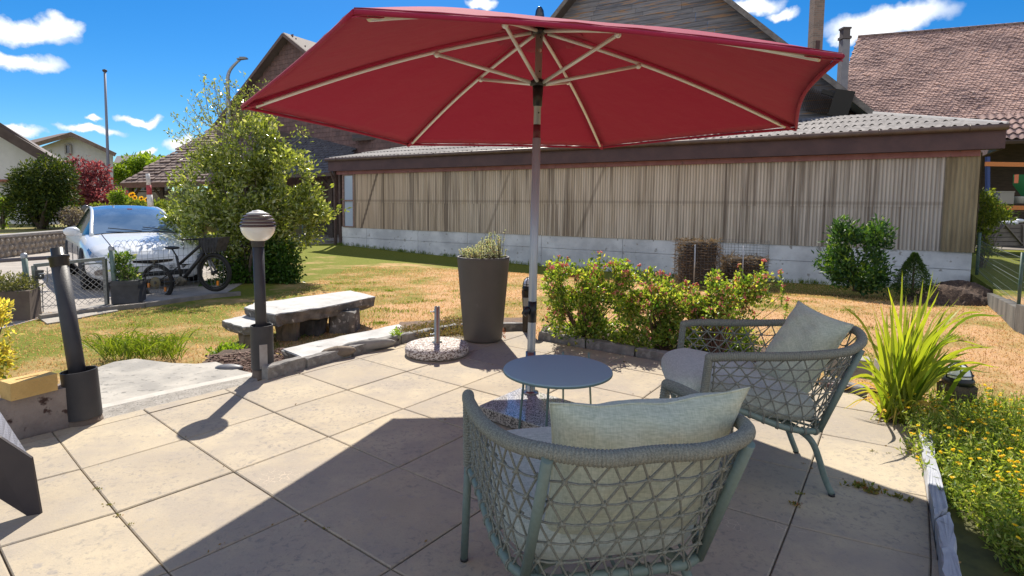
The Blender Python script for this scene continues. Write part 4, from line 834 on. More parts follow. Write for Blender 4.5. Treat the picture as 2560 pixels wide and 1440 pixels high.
# wire fence glimpsed right of the shrub, beside the shed
def wirefence(a, b, zt, zb, dx, dz, r, mb=None):
    mb = mb or MB(); a = Vector(a); b = Vector(b); L_ = (b - a).length; n = int(L_ / dx)
    for i in range(n + 1): p = a.lerp(b, i / n); mb.tube([(p.x, p.y, zb), (p.x, p.y, zt)], r, 4, caps=False)
    z = zb
    while z <= zt: mb.tube([(a.x, a.y, z), (b.x, b.y, z)], r, 4, caps=False); z += dz
    return mb
def chain(a, b, z0, z1, s, r, mb=None):
    mb = mb or MB(); a = Vector(a); b = Vector(b); a.z = b.z = 0; L_ = (b - a).length; d = (b - a).normalized(); H = z1 - z0; x = -H
    while x < L_:
        for sg_ in (1, -1):
            p = [(x, z0), (x + H, z1)] if sg_ > 0 else [(x, z1), (x + H, z0)]
            (xa, za), (xb, zb) = p; t0 = max(0, (0 - xa) / H); t1 = min(1, (L_ - xa) / H)
            if t1 > t0: mb.tube([a + d * (xa + H * t0) + Vector((0, 0, za + (zb - za) * t0)), a + d * (xa + H * t1) + Vector((0, 0, za + (zb - za) * t1))], r, 3, caps=False)
        x += s
    return mb
mGrnM = M('green_wire', (.1, .13, .12), rough=.5); mPostG = M('green_post', (.035, .09, .07), (.08, .11, .09), 8, .5)
fl = thing('wire_fence', 'green chain link fence on the pale road between the leafy shrub and the shed corner', 'fence', G(790, 612, ZL))
fa = G(700, 617, ZL); fb = G(842, 606, ZL); chain(fa, fb, ZL + .05, ZL + .82, .09, .004, ).build('mesh', mGrnM, fl)
for u, v in ((757, 612),): p = G(u, v, ZL); MB().tube([p, p + Vector((0, 0, .9))], .03, 8).build('post', mPostG, fl)
MB().tube([fa + Vector((0, 0, .84)), fb + Vector((0, 0, .84))], .008, 6).build('top_wire', mGrnM, fl)
MB().bar(fa + Vector((0, 0, .04)), fb + Vector((0, 0, .04)), .08, .1).build('kerb', mPave, fl)

# ================================================================== CAR
Yc = 12.6; cpos = Vector((-8.55, 12.35, ZL)); hd = math.radians(43)                # local +y = front
car = thing('parked_car', 'white parked car facing the camera behind the mesh gate and the bicycle', 'car', cpos, PI + hd)
ys = np.array([2.5, 2.47, 2.38, 2.2, 1.95, 1.5, 1.05, .5, -.5, -1.5, -2.1, -2.4, -2.5])
wN = np.array([.50, .72, .86, .95, .985, 1.0, 1.0, 1.0, 1.0, 1.0, .97, .88, .7])
zb_ = np.array([.26, .22, .2, .2, .2, .2, .2, .2, .2, .2, .24, .34, .45])
zt_ = np.array([.60, .68, .76, .85, .92, .99, 1.06, 1.08, 1.1, 1.13, 1.14, 1.1, .9])
ze_ = np.array([.50, .60, .67, .75, .82, .90, .98, 1.0, 1.03, 1.06, 1.06, 1.0, .8])
def sec(y):
    w, zb, zt, ze = (np.interp(-y, -ys, q) for q in (wN, zb_, zt_, ze_))
    return [(0, zb), (w * .8, zb), (w * .97, zb + .1), (w, zb + .22), (w * 1.0, (zb + ze) / 2 + .06), (w * .985, ze - .1), (w * .93, ze - .015), (w * .84, ze + (zt - ze) * .45), (w * .55, zt - .012), (w * .25, zt), (0, zt)]
def body(y, k, off=0.):
    s_ = sec(y); i = min(int(k), len(s_) - 2); t = k - i; x = s_[i][0] * (1 - t) + s_[i + 1][0] * t; z = s_[i][1] * (1 - t) + s_[i + 1][1] * t
    return Vector((x, y + off * (1 if y > 2 else .2), z + off * .5)) + Vector((off * .5, 0, 0))
yy = np.concatenate([np.linspace(2.5, 1.9, 22), np.linspace(1.8, -2.5, 44)])
mb = MB(); S_ = [[(x, y, z) for x, z in sec(y)] + [(-x, y, z) for x, z in sec(y)[::-1]][1:-1] for y in yy]; n_ = len(S_[0])
mb.add(np.array(S_).reshape(-1, 3), [(i * n_ + j, (i + 1) * n_ + j, (i + 1) * n_ + (j + 1) % n_, i * n_ + (j + 1) % n_) for i in range(len(yy) - 1) for j in range(n_)] + [list(range(n_)), [(len(yy) - 1) * n_ + j for j in range(n_)][::-1]], True)
mCar = M('white_car_paint', (.74, .76, .78), rough=.3, coat=1, spec=.5)
mb.build('body', mCar, car, world=False)
gy = np.array([1.12, .8, .4, 0, -.4, -.8, -1.3, -1.8, -2.15]); gt = np.array([1.06, 1.22, 1.41, 1.54, 1.6, 1.61, 1.55, 1.38, 1.16]); gw = np.array([.80, .76, .70, .655, .63, .62, .61, .6, .6]); gb_ = np.array([.80, .87, .9, .9, .9, .9, .88, .84, .8])
def gsec(y, x, off=0):
    t = np.interp(-y, -gy, gt); w = np.interp(-y, -gy, gw); return Vector((x * w, y, t - .055 * abs(x) ** 3 - .0 + off))
def cabin(f0, f1, x0, x1, off, nu=16, nv=20): m = MB(); m.grid(lambda a, b: gsec(f0 + (f1 - f0) * b, x0 + (x1 - x0) * a, off), nu, nv); return m
m = cabin(-.45, -2.15, -1, 1, 0); m.build('roof', mCar, car, world=False)
mBlkC = M('wiper_black', (.02, .02, .02))
mGlass = M('tinted_windscreen', (.07, .12, .2), (.16, .22, .3), 1.2, rough=.06, spec=1, coat=1)
m = cabin(1.1, -.45, -.94, .94, .004); m.build('windscreen', mGlass, car, world=False)
sd = MB(); pl = MB()
for sx in (-1, 1):
    def sidew(a, b): y = 1.05 - a * 3.1; w0 = np.interp(-y, -gy, gb_); t = gsec(y, sx); return Vector((sx * w0 + (t.x - sx * w0) * b, y, 1.0 + (t.z - 1.0) * b))
    sd.grid(sidew, 24, 6)
    P = [gsec(y, sx * .985, -.002) for y in np.linspace(1.16, -2.1, 26)]; pl.tube([(p.x, p.y, p.z) for p in P], .035, 6)
sd.build('side_window', M('side_glass', (.02, .03, .04), rough=.08, spec=.9), car, world=False); pl.build('pillar', mCar, car, world=False)
for sx in (-1, 1):
    mb = MB(); mb.ball((sx * 1.06, .72, 1.08), (.14, .09, .095), 12, 8); mb.bar((sx * .9, .75, 1.02), (sx * 1.0, .73, 1.03), .06, .05); mb.build('wing_mirror', mCar, car, world=False)
    for yw in (1.46, -1.46):
        mb = MB(); R_x = Matrix.Rotation(PI / 2, 3, 'Y'); mb.lathe([(.2, -.12), (.33, -.12), (.36, -.08), (.36, .08), (.33, .12), (.2, .12)], (sx * .87, yw, .36), 26, R=R_x)
        w_ = mb.build('wheel', M('tyre_rubber', (.025, .025, .027), rough=.85), car, world=False)
        mb = MB(); mb.lathe([(0, .1 * sx), (.22, .12 * sx), (.23, .06 * sx)], (sx * .87, yw, .36), 20, R=R_x); mb.build('rim', mGal, w_, world=False)
        mb = MB(); mb.lathe([(0, 0), (.42, 0), (.42, -.03)], (sx * (1.003 if yw > 0 else 1.003), yw, .38), 26, R=Matrix.Rotation(sx * PI / 2, 3, 'Y')); mb.build('wheel_arch', M('arch_black', (.02, .02, .02)), car, world=False)
    mb = MB()
    def hl(a, b): y = 2.43 - a * .46; k = 4.75 + b * 1.1 * (1 - a * .6) + a * .8; p = body(y, k, .03); return Vector((sx * p.x, p.y + .012, p.z + .004))
    mb.grid(hl, 24, 10); h_ = mb.build('headlight', M('headlight_glass', (.05, .07, .12), (.25, .3, .38), 14, .08, spec=.9, coat=1), car, world=False)
    mb = MB()
    def fg(a, b): y = 2.46 - a * .15; k = 2.2 + b * 1.1 * (1 - .5 * a); p = body(y, k, .03); return Vector((sx * p.x, p.y + .012, p.z))
    mb.grid(fg, 12, 10); mb.build('fog_light', M('fog_recess', (.09, .08, .08), (.25, .22, .2), 20, .3), car, world=False)
mb = MB(); mb.grid(lambda a, b: Vector(((a * 2 - 1) * .42, 2.53 - .05 * abs(a * 2 - 1) ** 2, .56 + .03 * (b) - .045 * (1 - b) * max(0, 1 - abs(a * 2 - 1) * 1.0))), 24, 3)
mb.build('grille', M('grille_black', (.015, .015, .018), rough=.25), car, world=False)
mb = MB(); mb.box((0, 2.545, .575), (.11, .012, .022)); mb.add([(-.025, 2.55, .57), (.025, 2.55, .57), (0, 2.55, .45)], [(0, 1, 2), (2, 1, 0)]); mb.build('emblem', M('chrome', (.6, .6, .62), metal=1, rough=.15), car, world=False)
mb = MB(); mb.box((0, 2.50, .33), (1.25, .04, .1)); mb.build('lower_grille', M('lower_grille_black', (.02, .02, .02)), car, world=False)
mb = MB(); mb.box((0, 2.525, .42), (.52, .02, .1)); mb.build('number_plate', M('plate_white', (.62, .62, .62)), car, world=False)
mb = MB(); mb.box((-.02, 1.0 - .95, 1.515), (.09, .02, .05)); mb.build('windscreen_sticker', M('sticker_red', (.6, .15, .12)), car, world=False)

mGap = M('gap_black', (.05, .05, .055))
for sx in (-1, 1):
    P = []; mb = MB()
    for yy_ in np.linspace(1.12, 2.36, 14): P.append(body(yy_, 7.75, .004)); P[-1].x *= sx; P[-1].z += .004
    mb.tube(P, .006, 5); mb.build('panel_gap', mGap, car, world=False)
    for yd in (.95, -.1, -1.15): mb = MB(); mb.tube([(sx * (np.interp(-yd, -ys, wN) + .002), yd, z_) for z_ in (.32, .6, .8)], .006, 5); mb.build('panel_gap', mGap, car, world=False)
mb = MB(); mb.tube([(-.05, 1.16, 1.085), (.5, 1.0, 1.15)], .009, 5); mb.tube([(-.6, 1.1, 1.09), (-.1, .98, 1.16)], .009, 5); mb.build('wiper', mBlkC, car, world=False)
# ================================================================== BICYCLE
Yb = 9.9
def bp(u, v, o=0): return at(u, v, Yb + o)
bk_ = thing('bicycle', 'black mountain bike with a bag on its handlebar in front of the white car', 'bicycle', G(465, 745, ZL))
mBk = M('bike_black', (.02, .02, .022), rough=.4); mTy = M('bike_tyre', (.02, .02, .02), rough=.9); mSil = M('bike_grey', (.2, .2, .21), rough=.35)
rw, fw = bp(394, 706, .12), bp(536, 681, -.12); tr_ = .315
pd = (fw - rw); pd.z = 0; pd.normalize(); ph = Vector((-pd.y, pd.x, 0))
for c in (rw, fw):
    R_ = Matrix((pd, Vector((0, 0, 1)), ph)).transposed()
    mb = MB(); a = np.linspace(0, 2 * PI, 41); mb.tube([c + pd * (math.cos(t) * tr_) + Vector((0, 0, math.sin(t) * tr_)) for t in a], .03, 8, caps=False); w_ = mb.build('wheel', mTy, bk_)
    mb = MB(); mb.tube([c + pd * (math.cos(t) * (tr_ - .045)) + Vector((0, 0, math.sin(t) * (tr_ - .045))) for t in a], .012, 6, caps=False); mb.build('rim', mBk, w_)
    mb = MB()
    for t in np.arange(28) * 2 * PI / 28: mb.tube([c + ph * (.03 if int(t * 9) % 2 else -.03), c + pd * (math.cos(t) * .27) + Vector((0, 0, math.sin(t) * .27))], .0016, 3, caps=False)
    mb.tube([c - ph * .06, c + ph * .06], .03, 8); mb.build('spokes', mBk, w_)
    mb = MB()
    for t in ((2.5, .3) if c is rw else (1.9,)): q = c + pd * (math.cos(t + PI) * .2) + Vector((0, 0, math.sin(t + PI) * .2)); mb.box(q, (.03, .03, .08))
    mb.build('reflector', M('orange_reflector', (.8, .25, .02), rough=.3), w_)
bb, st1, hd1, hd0, sdl = bp(455, 702), bp(441, 640), bp(508, 607), bp(514, 628), bp(430, 622)
mb = MB()
for a, b, r in ((bb, st1, .022), (hd0, bb, .035), (hd1, bp(449, 660), .026), (hd1, hd0, .03), (rw, bb, .014), (rw, bp(448, 665), .012)): mb.tube([a, b], r, 8)
mb.build('frame', mBk, bk_)
mb = MB(); mb.tube([hd0, fw + ph * .05], .018, 8); mb.tube([hd0, fw - ph * .05], .018, 8); mb.build('fork', mSil, bk_)
mb = MB(); mb.tube([st1, sdl], .013, 8); mb.ball(sdl + Vector((0, 0, .02)), (.14, .07, .03), 12, 6); mb.build('saddle', mBk, bk_)
mb = MB(); h = bp(500, 597); mb.tube([hd1, h], .016, 8); mb.tube(crom([h - ph * .33 - pd * .08, h - ph * .15, h + ph * .15, h + ph * .33 - pd * .08], 5), .014, 8); mb.build('handlebar', mBk, bk_)
mb = MB(); mb.lathe([(0, 0), (.11, 0), (.11, .006), (0, .006)], rw + ph * -.05, 18, R=Matrix((pd, Vector((0, 0, 1)), ph)).transposed()); mb.build('sprocket', M('sprocket_metal', (.2, .17, .1), metal=.5), bk_); mb = MB(); mb.lathe([(.05, 0), (.09, 0), (.09, .006), (.05, .006)], bb - ph * .06, 18, R=Matrix((pd, Vector((0, 0, 1)), ph)).transposed()); mb.tube([bb - ph * .08, bb - ph * .08 + pd * -.1 + Vector((0, 0, -.12))], .012, 6); mb.ball(bb, (.1, .06, .09), 10, 7); mb.build('crankset', M('dark_chrome', (.12, .11, .09), metal=.6, rough=.4), bk_)
bg_ = thing('handlebar_bag', 'black open bag hanging on the handlebar of the mountain bike', 'bag', bp(538, 632)); mb = MB()
c = bp(536, 614); mb.add([c + pd * (sx * (.17 + .05 * sz)) + ph * (sy * .14) + Vector((0, 0, sz * .13 + (.03 if sx > 0 else 0))) for sz in (-1, 1) for sy in (-1, 1) for sx in (-1, 1)], [(0, 2, 3, 1), (4, 5, 7, 6), (0, 1, 5, 4), (2, 6, 7, 3), (0, 4, 6, 2), (1, 3, 7, 5)])
mb.build('pouch', M('black_nylon', (.025, .025, .03), (.06, .06, .07), 12, .7, .6, 30), bg_)
mb = MB()
for k in range(-3, 4): mb.tube(crom([c + pd * (k * .06) - ph * .15 + Vector((0, 0, .13)), c + pd * (k * .06) - ph * .16, c + pd * (k * .05) - ph * .14 - Vector((0, 0, .13))], 4), .006, 5)
mb.build('webbing', mBk, bg_)

# ================================================================== GATE AND FENCE
mMetal = M('dull_galvanised', (.30, .31, .31), (.22, .24, .23), 20, .5, .2, 60, metal=.5)
Yg0, Yg1 = 8.15, 8.95
gt_ = thing('garden_gate', 'galvanised metal garden gate with diamond mesh in front of the white car', 'gate', G(180, 780, ZL))
A0, A1, B0, B1 = at(98, 792, Yg0), at(85, 664, Yg0), at(268, 764, Yg1), at(261, 646, Yg1)
mb = MB(); mb.bar(A0, A1, .05, .05, up=(0, 1, 0)); mb.bar(B0, B1, .05, .05, up=(0, 1, 0)); mb.bar(A0, B0, .05, .05); mb.bar(A1, B1, .045, .05); mb.bar(A1.lerp(B1, .66) + Vector((0, 0, -.06)), B1 + Vector((0, 0, -.07)), .02, .02); mb.build('frame', mMetal, gt_)
mb = MB(); chain(A0, B0, A0.z + .1, A1.z - .08, .085, .0038, mb)
mb.tube([at(92, 768, 8.2), at(150, 762, 8.4)], .006, 5); mb.tube(crom([at(118, 668, 8.2), at(118, 706, 8.2), at(106, 712, 8.2), at(108, 780, 8.2)], 3), .007, 5); mb.build('mesh', M('mesh_wire', (.3, .3, .3), metal=.4), gt_)
mb = MB(); mb.box(at(99, 686, 8.12), (.09, .05, .13)); l_ = mb.build('lock_case', M('lock_dark', (.08, .08, .08)), gt_); mb = MB(); mb.tube([at(97, 685, 8.05), at(112, 684, 8.05)], .01, 8); mb.ball(at(101, 691, 8.07), .014, 8, 5); mb.build('handle', mGal, l_)
for k, (u0, v0, u1, v1, Y, lab) in enumerate(((60, 637, 76, 793, 8.0, 'green and galvanised steel fence post left of the mesh gate'), (278, 618, 291, 768, 8.95, 'grey steel fence post right of the mesh gate beside the rose planter'))):
    t = thing('fence_post', lab, 'post', at(u1, v1, Y), group=None); a, b = at(u0, v0, Y), at(u1, v1, Y); mb = MB(); mb.tube([a, b], .036, 12); mb.build('tube', M('post_green_grey', (.2, .24, .22), (.1, .16, .14), 6, .5, metal=.3), t); mb = MB(); mb.lathe([(0, .03), (.03, .02), (.042, 0), (.042, -.05)], a, 12); mb.build('cap', mGal, t)
fr = thing('wire_fence', 'arched wire mesh fence panel in front of the parked car and behind the bicycle', 'fence', G(360, 768, ZL))
fa, fb = at(286, 765, 9.0), at(560, 728, 11.2); mb = MB(); wirefence((fa.x, fa.y, 0), (fb.x, fb.y, 0), ZL + .92, ZL + .05, .1, .13, .0028, mb)
n = int((fb - fa).length / .1)
for i in range(n - 1):
    p = fa.lerp(fb, i / n); q = fa.lerp(fb, (i + 2) / n); P = [Vector((p.lerp(q, t).x, p.lerp(q, t).y, ZL + .92 + .13 * math.sin(PI * t))) for t in np.linspace(0, 1, 9)]; mb.tube(P, .0028, 4, caps=False)
mb.build('wire_mesh', M('grey_wire', (.22, .24, .24)), fr)
gr_ = thing('hand_rail', 'dark horizontal pipe rail by the road at the left edge of the picture', 'rail', at(60, 660, 9.5)); mb = MB(); mb.tube([at(-120, 660, 9.5), at(135, 643, 9.5)], .035, 10); mb.build('rail', M('dark_pipe', (.08, .07, .08), rough=.5), gr_); mb = MB(); mb.tube([at(-60, 656, 9.5), G(-60, 760, ZL)], .03, 8); mb.build('post', mMetal, gr_)
kb = thing('lawn_kerb', 'low concrete kerb between the lawn and the driveway from the gate to the shrub', 'kerb', G(440, 755, ZL)); mb = MB()
kp_ = [G(u, v, ZL) for u, v in ((100, 800), (200, 786), (285, 776), (360, 768), (440, 756), (520, 746), (600, 738))]
for a, b in zip(kp_, kp_[1:]): mb.bar(a + Vector((0, 0, .02)), b + Vector((0, 0, .02)), .09, .1)
mb.build('edging', M('rough_concrete', (.26, .23, .2), (.18, .16, .14), 6, .9, .5, 40), kb)
mb = MB(); mb.prism(corners([(100, 799), (285, 775), (296, 779), (235, 790), (170, 804), (118, 812)], ZL), ZL - .1, ZL + .02); tag(mb.build('path_apron', mPave), kind='structure')

# planters by the fence
mBox = M('dark_planter', (.05, .05, .055), (.08, .08, .085), 5, .6)
mRose = leafM('rose_leaves', (.04, .1, .02), (.18, .28, .05), .4, .45, cc=(.45, .45, .3))
pl1 = thing('planter_box', 'dark square planter box standing right of the fence post beside the bicycle', 'planter', at(322, 765, 9.1)); mb = MB(); c = at(322, 733, 9.1); mb.box((c.x, c.y, (c.z + ZL) / 2 + .13), (.38, .38, .37), rz=.3); mb.build('box', mBox, pl1)
mb = MB(); mb.box((c.x, c.y, at(322, 708, 9.1).z), (.4, .4, .04), rz=.3); mb.build('rim', mBox, pl1)
def plant(name, label, cat, base, blobs, n, size, mat, wr=.45, ntip=12, tr=.008, keep=.8, cl=.12, up=.3, stem=None, extra=None, group=None):
    t = thing(name, label, cat, base, 0, group); P, D = cloud_pts(blobs, n); P, D = clumpy(P, D, cl, keep); d = D * .5 + rng.normal(0, .6, D.shape); d[:, 2] += up; ln = rng.uniform(size * .65, size * 1.3, len(P))
    mb = MB(); mb.leaves(P, d, ln, ln * wr * .5); mb.build('leaves', mat, t); br = MB()
    for i in rng.choice(len(P), ntip, replace=False): branches(br, Vector(base) + Vector((rng.normal(0, .03), rng.normal(0, .03), 0)), [Vector(P[i])], tr, .002, bend=.1)
    br.build('stems', stem or mBark, t); return t
s = 9.1 / F
plant('rose_bush', 'climbing rose with small white blooms in the dark planter box by the fence post', 'shrub', at(322, 708, 9.1), [(at(308, 665, 9.1), (20 * s, .15, 30 * s)), (at(325, 690, 9.1), (20 * s, .15, 24 * s)), (at(288, 645, 9.1), (18 * s, .12, 12 * s)), (at(270, 655, 9.1), (9 * s, .1, 12 * s)), (at(318, 648, 9.1), (14 * s, .12, 18 * s))], 900, .07, mRose)
pl2 = thing('planter_box', 'brown planter box behind the yellow variegated shrub at the left edge', 'planter', at(50, 800, 7.8)); mb = MB(); c = at(45, 800, 7.8); mb.box((c.x, c.y, ZL + .2), (.42, .4, .44), rz=.4); mb.build('box', M('brown_planter', (.1, .075, .065), (.14, .11, .09), 4, .8), pl2)
s = 7.8 / F
plant('spreading_juniper', 'grey green spreading shrub growing in the brown planter box at the left edge', 'shrub', at(40, 745, 7.8), [(at(20, 705, 7.8), (42 * s, .3, 26 * s)), (at(52, 715, 7.8), (26 * s, .25, 20 * s)), (at(10, 720, 7.8), (20 * s, .2, 30 * s))], 2600, .05, leafM('juniper_leaves', (.07, .09, .03), (.24, .24, .1), .35, .6), wr=.3)
mVar = leafM('variegated_leaves', (.35, .32, .05), (.8, .7, .2), .45, .5, cc=(.15, .25, .04)); s = 4.6 / F
plant('variegated_shrub', 'yellow and cream variegated shrub at the left edge of the picture above the yellow block', 'shrub', Vector((at(-30, 960, 4.6).x, 4.6, ZL)), [(at(-22, 845, 4.6), (42 * s, .16, 110 * s)), (at(-10, 780, 4.6), (24 * s, .12, 30 * s)), (at(-6, 900, 4.6), (22 * s, .12, 50 * s))], 1500, .05, mVar, wr=.5)

# ================================================================== PARASOL
mAlu = M('satin_aluminium', (.36, .38, .39), (.31, .33, .34), 3, .42, .05, 30, metal=.2, stretch=(1, 1, .2))
mAluL = M('light_aluminium', (.74, .80, .84), rough=.4, metal=.35)
mBlk = M('black_plastic', (.02, .021, .024), rough=.35)
m_, n_n, l_l = newmat('red_canvas'); mCan = m_; p_ = n_n['Principled BSDF']; p_.inputs['Roughness'].default_value = .85; p_.inputs['Specular IOR Level'].default_value = .25; p_.inputs['Sheen Weight'].default_value = .15
t_ = n_n.new('ShaderNodeTexCoord'); a_n = n_n.new('ShaderNodeTexNoise'); a_n.inputs['Scale'].default_value = 260; a_n.inputs['Detail'].default_value = 3; l_l.new(t_.outputs['Object'], a_n.inputs['Vector'])
x_ = n_n.new('ShaderNodeMix'); x_.data_type = 'RGBA'; x_.inputs['A'].default_value = col((.64, .05, .14)); x_.inputs['B'].default_value = col((.48, .038, .105)); l_l.new(a_n.outputs['Fac'], x_.inputs['Factor']); l_l.new(x_.outputs['Result'], p_.inputs['Base Color'])
a_w = n_n.new('ShaderNodeTexNoise'); a_w.inputs['Scale'].default_value = 3.2; a_w.inputs['Detail'].default_value = 4; l_l.new(t_.outputs['Object'], a_w.inputs['Vector'])
b_w = n_n.new('ShaderNodeBump'); b_w.inputs['Strength'].default_value = .5; b_w.inputs['Distance'].default_value = .05; l_l.new(a_w.outputs['Fac'], b_w.inputs['Height'])
bm_ = n_n.new('ShaderNodeBump'); l_l.new(b_w.outputs[0], bm_.inputs['Normal']); bm_.inputs['Strength'].default_value = .25; bm_.inputs['Distance'].default_value = .004; l_l.new(a_n.outputs['Fac'], bm_.inputs['Height']); l_l.new(bm_.outputs[0], p_.inputs['Normal'])
tr_b = n_n.new('ShaderNodeBsdfTranslucent'); tr_b.inputs['Color'].default_value = col((.25, .018, .055)); ms_b = n_n.new('ShaderNodeMixShader'); ms_b.inputs['Fac'].default_value = .42
l_l.new(p_.outputs[0], ms_b.inputs[1]); l_l.new(tr_b.outputs[0], ms_b.inputs[2]); l_l.new(ms_b.outputs[0], n_n['Material Output'].inputs['Surface'])
HUB = Vector((.172, 3.911, 2.658)); PB = Vector((.1425, 3.911, 0)); paxis = (HUB - PB).normalized()
CR = [Vector(q) for q in ((-1.772, 3.640, 2.068), (-1.024, 5.442, 2.007), (.911, 5.695, 1.973), (2.098, 4.146, 2.0), (1.351, 2.344, 2.062), (-.585, 2.091, 2.096))]
# small corrections so that each tip sits where it is seen
tp = [(605, 272), (1020, 365), (1505, 372), (1990, 325), (2105, 148), (885, 38)]
CR = [at(u, v, c.y) for (u, v), c in zip(tp, CR)]
par = thing('parasol', 'large open hexagonal red parasol on a grey aluminium pole', 'parasol', (PB.x, PB.y, .09))
HR = HUB - paxis * .02
def rib(k, t): a = HR; b = CR[k]; p = a.lerp(b, t); return p + Vector((0, 0, .05 * math.sin(PI * min(1, t * 1.02)) ))
mb = MB(); NR, NA = 18, 14
for k in range(6):
    k2 = (k + 1) % 6
    def fn(a, b):
        t = .03 + .97 * b; e = (.012 if k in (0, 1, 2) else .03) * math.sin(PI * a) * t ** 3
        p = rib(k, t * (1 - e)).lerp(rib(k2, t * (1 - e)), a); p.z += .028 + -.03 * math.sin(PI * a) * t * (1 - .9 * t) + (.0 if k in (0, 1, 2) else .022) * math.sin(PI * a) * t ** 4 + .003 * math.sin(a * 40 + k) * t ** 8
        return p
    mb.grid(fn, NA, NR, rnd=0)
canopy = mb.build('canopy', mCan, par)
so_ = canopy.modifiers.new('thickness', 'SOLIDIFY'); so_.thickness = .003
mb = MB()
for k in range(6):                                             # hem along each edge
    k2 = (k + 1) % 6; P = []
    for a in np.linspace(0, 1, 15):
        e = (.012 if k in (0, 1, 2) else .03) * math.sin(PI * a); p = rib(k, 1 - e).lerp(rib(k2, 1 - e), a); P.append(p + Vector((0, 0, .012 + (.0 if k in (0, 1, 2) else .022) * math.sin(PI * a) - .003 * math.sin(PI * a))))
    mb.tube(P, .011, 6)
for k in range(6):                                             # corner pockets
    a = rib(k, .93); b = rib(k, 1.0); side = (b - a).cross(Vector((0, 0, 1))).normalized(); mb.slab([a + side * .035 + Vector((0, 0, -.012)), a - side * .035 + Vector((0, 0, -.012)), b - side * .012 + Vector((0, 0, -.004)), b + side * .012 + Vector((0, 0, -.004))], .004)
mb.build('hem', mCan, par)
mb = MB()                                                      # top vent flap
for k in range(6):
    k2 = (k + 1) % 6
    mb.grid(lambda a, b: rib(k, .01 + .17 * b).lerp(rib(k2, .01 + .17 * b), a) + Vector((0, 0, .075 - .045 * b + .018 * math.sin(3 * PI * a) * b)), 10, 5)
v_ = mb.build('vent_flap', mCan, par); s2 = v_.modifiers.new('thickness', 'SOLIDIFY'); s2.thickness = .003
RUN = at(1349, 209, 3.905); js_ = [.44, .46, .47, .46, .455, .45]
jp = [(1092, 127), (1198, 190), None, (1597, 156), (1545, 83), (1262, 60)]
for k in range(6):
    if jp[k]:
        ts = np.linspace(.25, .65, 200); js_[k] = float(ts[int(np.argmin([(prj(rib(k, t))[0] - jp[k][0]) ** 2 + (prj(rib(k, t))[1] + 6 - jp[k][1]) ** 2 for t in ts]))])
js_[2] = (js_[1] + js_[3]) / 2
for k in range(6):
    P = [rib(k, t) + Vector((0, 0, -.012)) for t in np.linspace(.03, .955, 14)]
    mb = MB()
    for a, b in zip(P, P[1:]): pass
    mb.tube(P, .0125, 8); rb = mb.build('rib', mAluL, par)
    j = rib(k, js_[k]) + Vector((0, 0, -.03)); 
    mb = MB(); s0 = RUN.lerp(Vector((j.x, j.y, RUN.z)), .045); mb.tube([s0, j], .0125, 8); mb.build('strut', mAluL, par)
    mb = MB(); mb.ball(j, (.022, .022, .022), 8, 6); mb.build('joint', mAluL, rb)
pt_ = lambda v: PB + paxis * ((at(1340, v, 3.91).z) / paxis.z)
ptop, pt210, pt265, pt345, pbot = HUB, RUN, at(1348, 266, 3.91), at(1346, 346, 3.91), PB
mb = MB(); mb.tube([pt_(345), pt_(60)], .0245, 16); mb.build('upper_pole', mAlu, par)
mb = MB(); P = [PB + Vector((0, 0, .09)), pt_(345)]; n = 20; mb.tube(P, .027, 20)
for k in range(10):
    a = 2 * PI * k / 10; o = Vector((math.cos(a) * .0268, math.sin(a) * .0268, 0)); mb.tube([P[0] + o, P[1] + o], .0022, 4)
mb.build('lower_pole', M('pale_aluminium', (.52, .57, .62), (.45, .5, .54), 3, .4, metal=.3, stretch=(1, 1, .2)), par)
mb = MB(); mb.tube([pt_(312), pt_(345)], .0255, 16); mb.build('tilt_sleeve', M('burgundy_sleeve', (.13, .02, .03), (.11, .02, .03), 4, .5, c3=(.5, .45, .45), s3=60, t3=.68), par)
mb = MB(); a, b = pt_(266), pt_(215); mb.tube([a, a.lerp(b, .5), b], [.031, .034, .038], 16); mb.lathe([(.03, -.02), (.055, -.012), (.058, .012), (.035, .03), (.0, .03)], pt_(209), 12); mb.build('runner', mBlk, par)
mb = MB(); mb.lathe([(.022, -.03), (.05, -.02), (.055, 0), (.03, .02)], pt_(76), 12); mb.build('top_hub', mBlk, par)
mb = MB(); c = rib(0, .0) + Vector((0, 0, .07)); mb.lathe([(.0, .085), (.016, .078), (.028, .055), (.033, .02), (.035, 0), (.045, -.01), (.04, -.02)], c, 18); mb.build('finial', M('glossy_black', (.012, .02, .03), rough=.12, coat=1), par)
mb = MB(); q = pt_(128); mb.lathe([(0, .0225), (.019, .0222), (.019, .0218)], q + Vector((.006, -.0, 0)), 20, R=Matrix.Rotation(PI / 2 + .0, 3, 'X')); mb.build('sticker', M('label_red_ring', (.45, .06, .08)), par)
mb = MB(); mb.lathe([(0, .0238), (.014, .0236)], q + Vector((.006, -.0, 0)), 20, R=Matrix.Rotation(PI / 2, 3, 'X')); mb.box(q + Vector((.006, -.0245, 0)), (.014, .001, .002), R=Matrix.Rotation(.8, 3, 'Y')); mb.build('sticker_face', M('label_white', (.6, .58, .56)), par)
mb = MB()
for v in (95, 180, 283): mb.ball(pt_(v) + Vector((.008, -.021, 0)), .006, 8, 5)
mb.build('rivet', mBlk, par)
cz = pt_(778); mb = MB(); mb.tube([pt_(805), pt_(753)], .031, 16); cl_ = mb.build('clamp', mBlk, par)
mb = MB(); k_ = cz + Vector((-.04, -.02, 0)); mb.lathe([(0, .026), (.03, .026), (.036, .015), (.036, -.01), (.015, -.015)], k_, 16, R=Matrix.Rotation(-PI / 2 + .5, 3, 'Y')); mb.build('knob', mBlk, cl_)

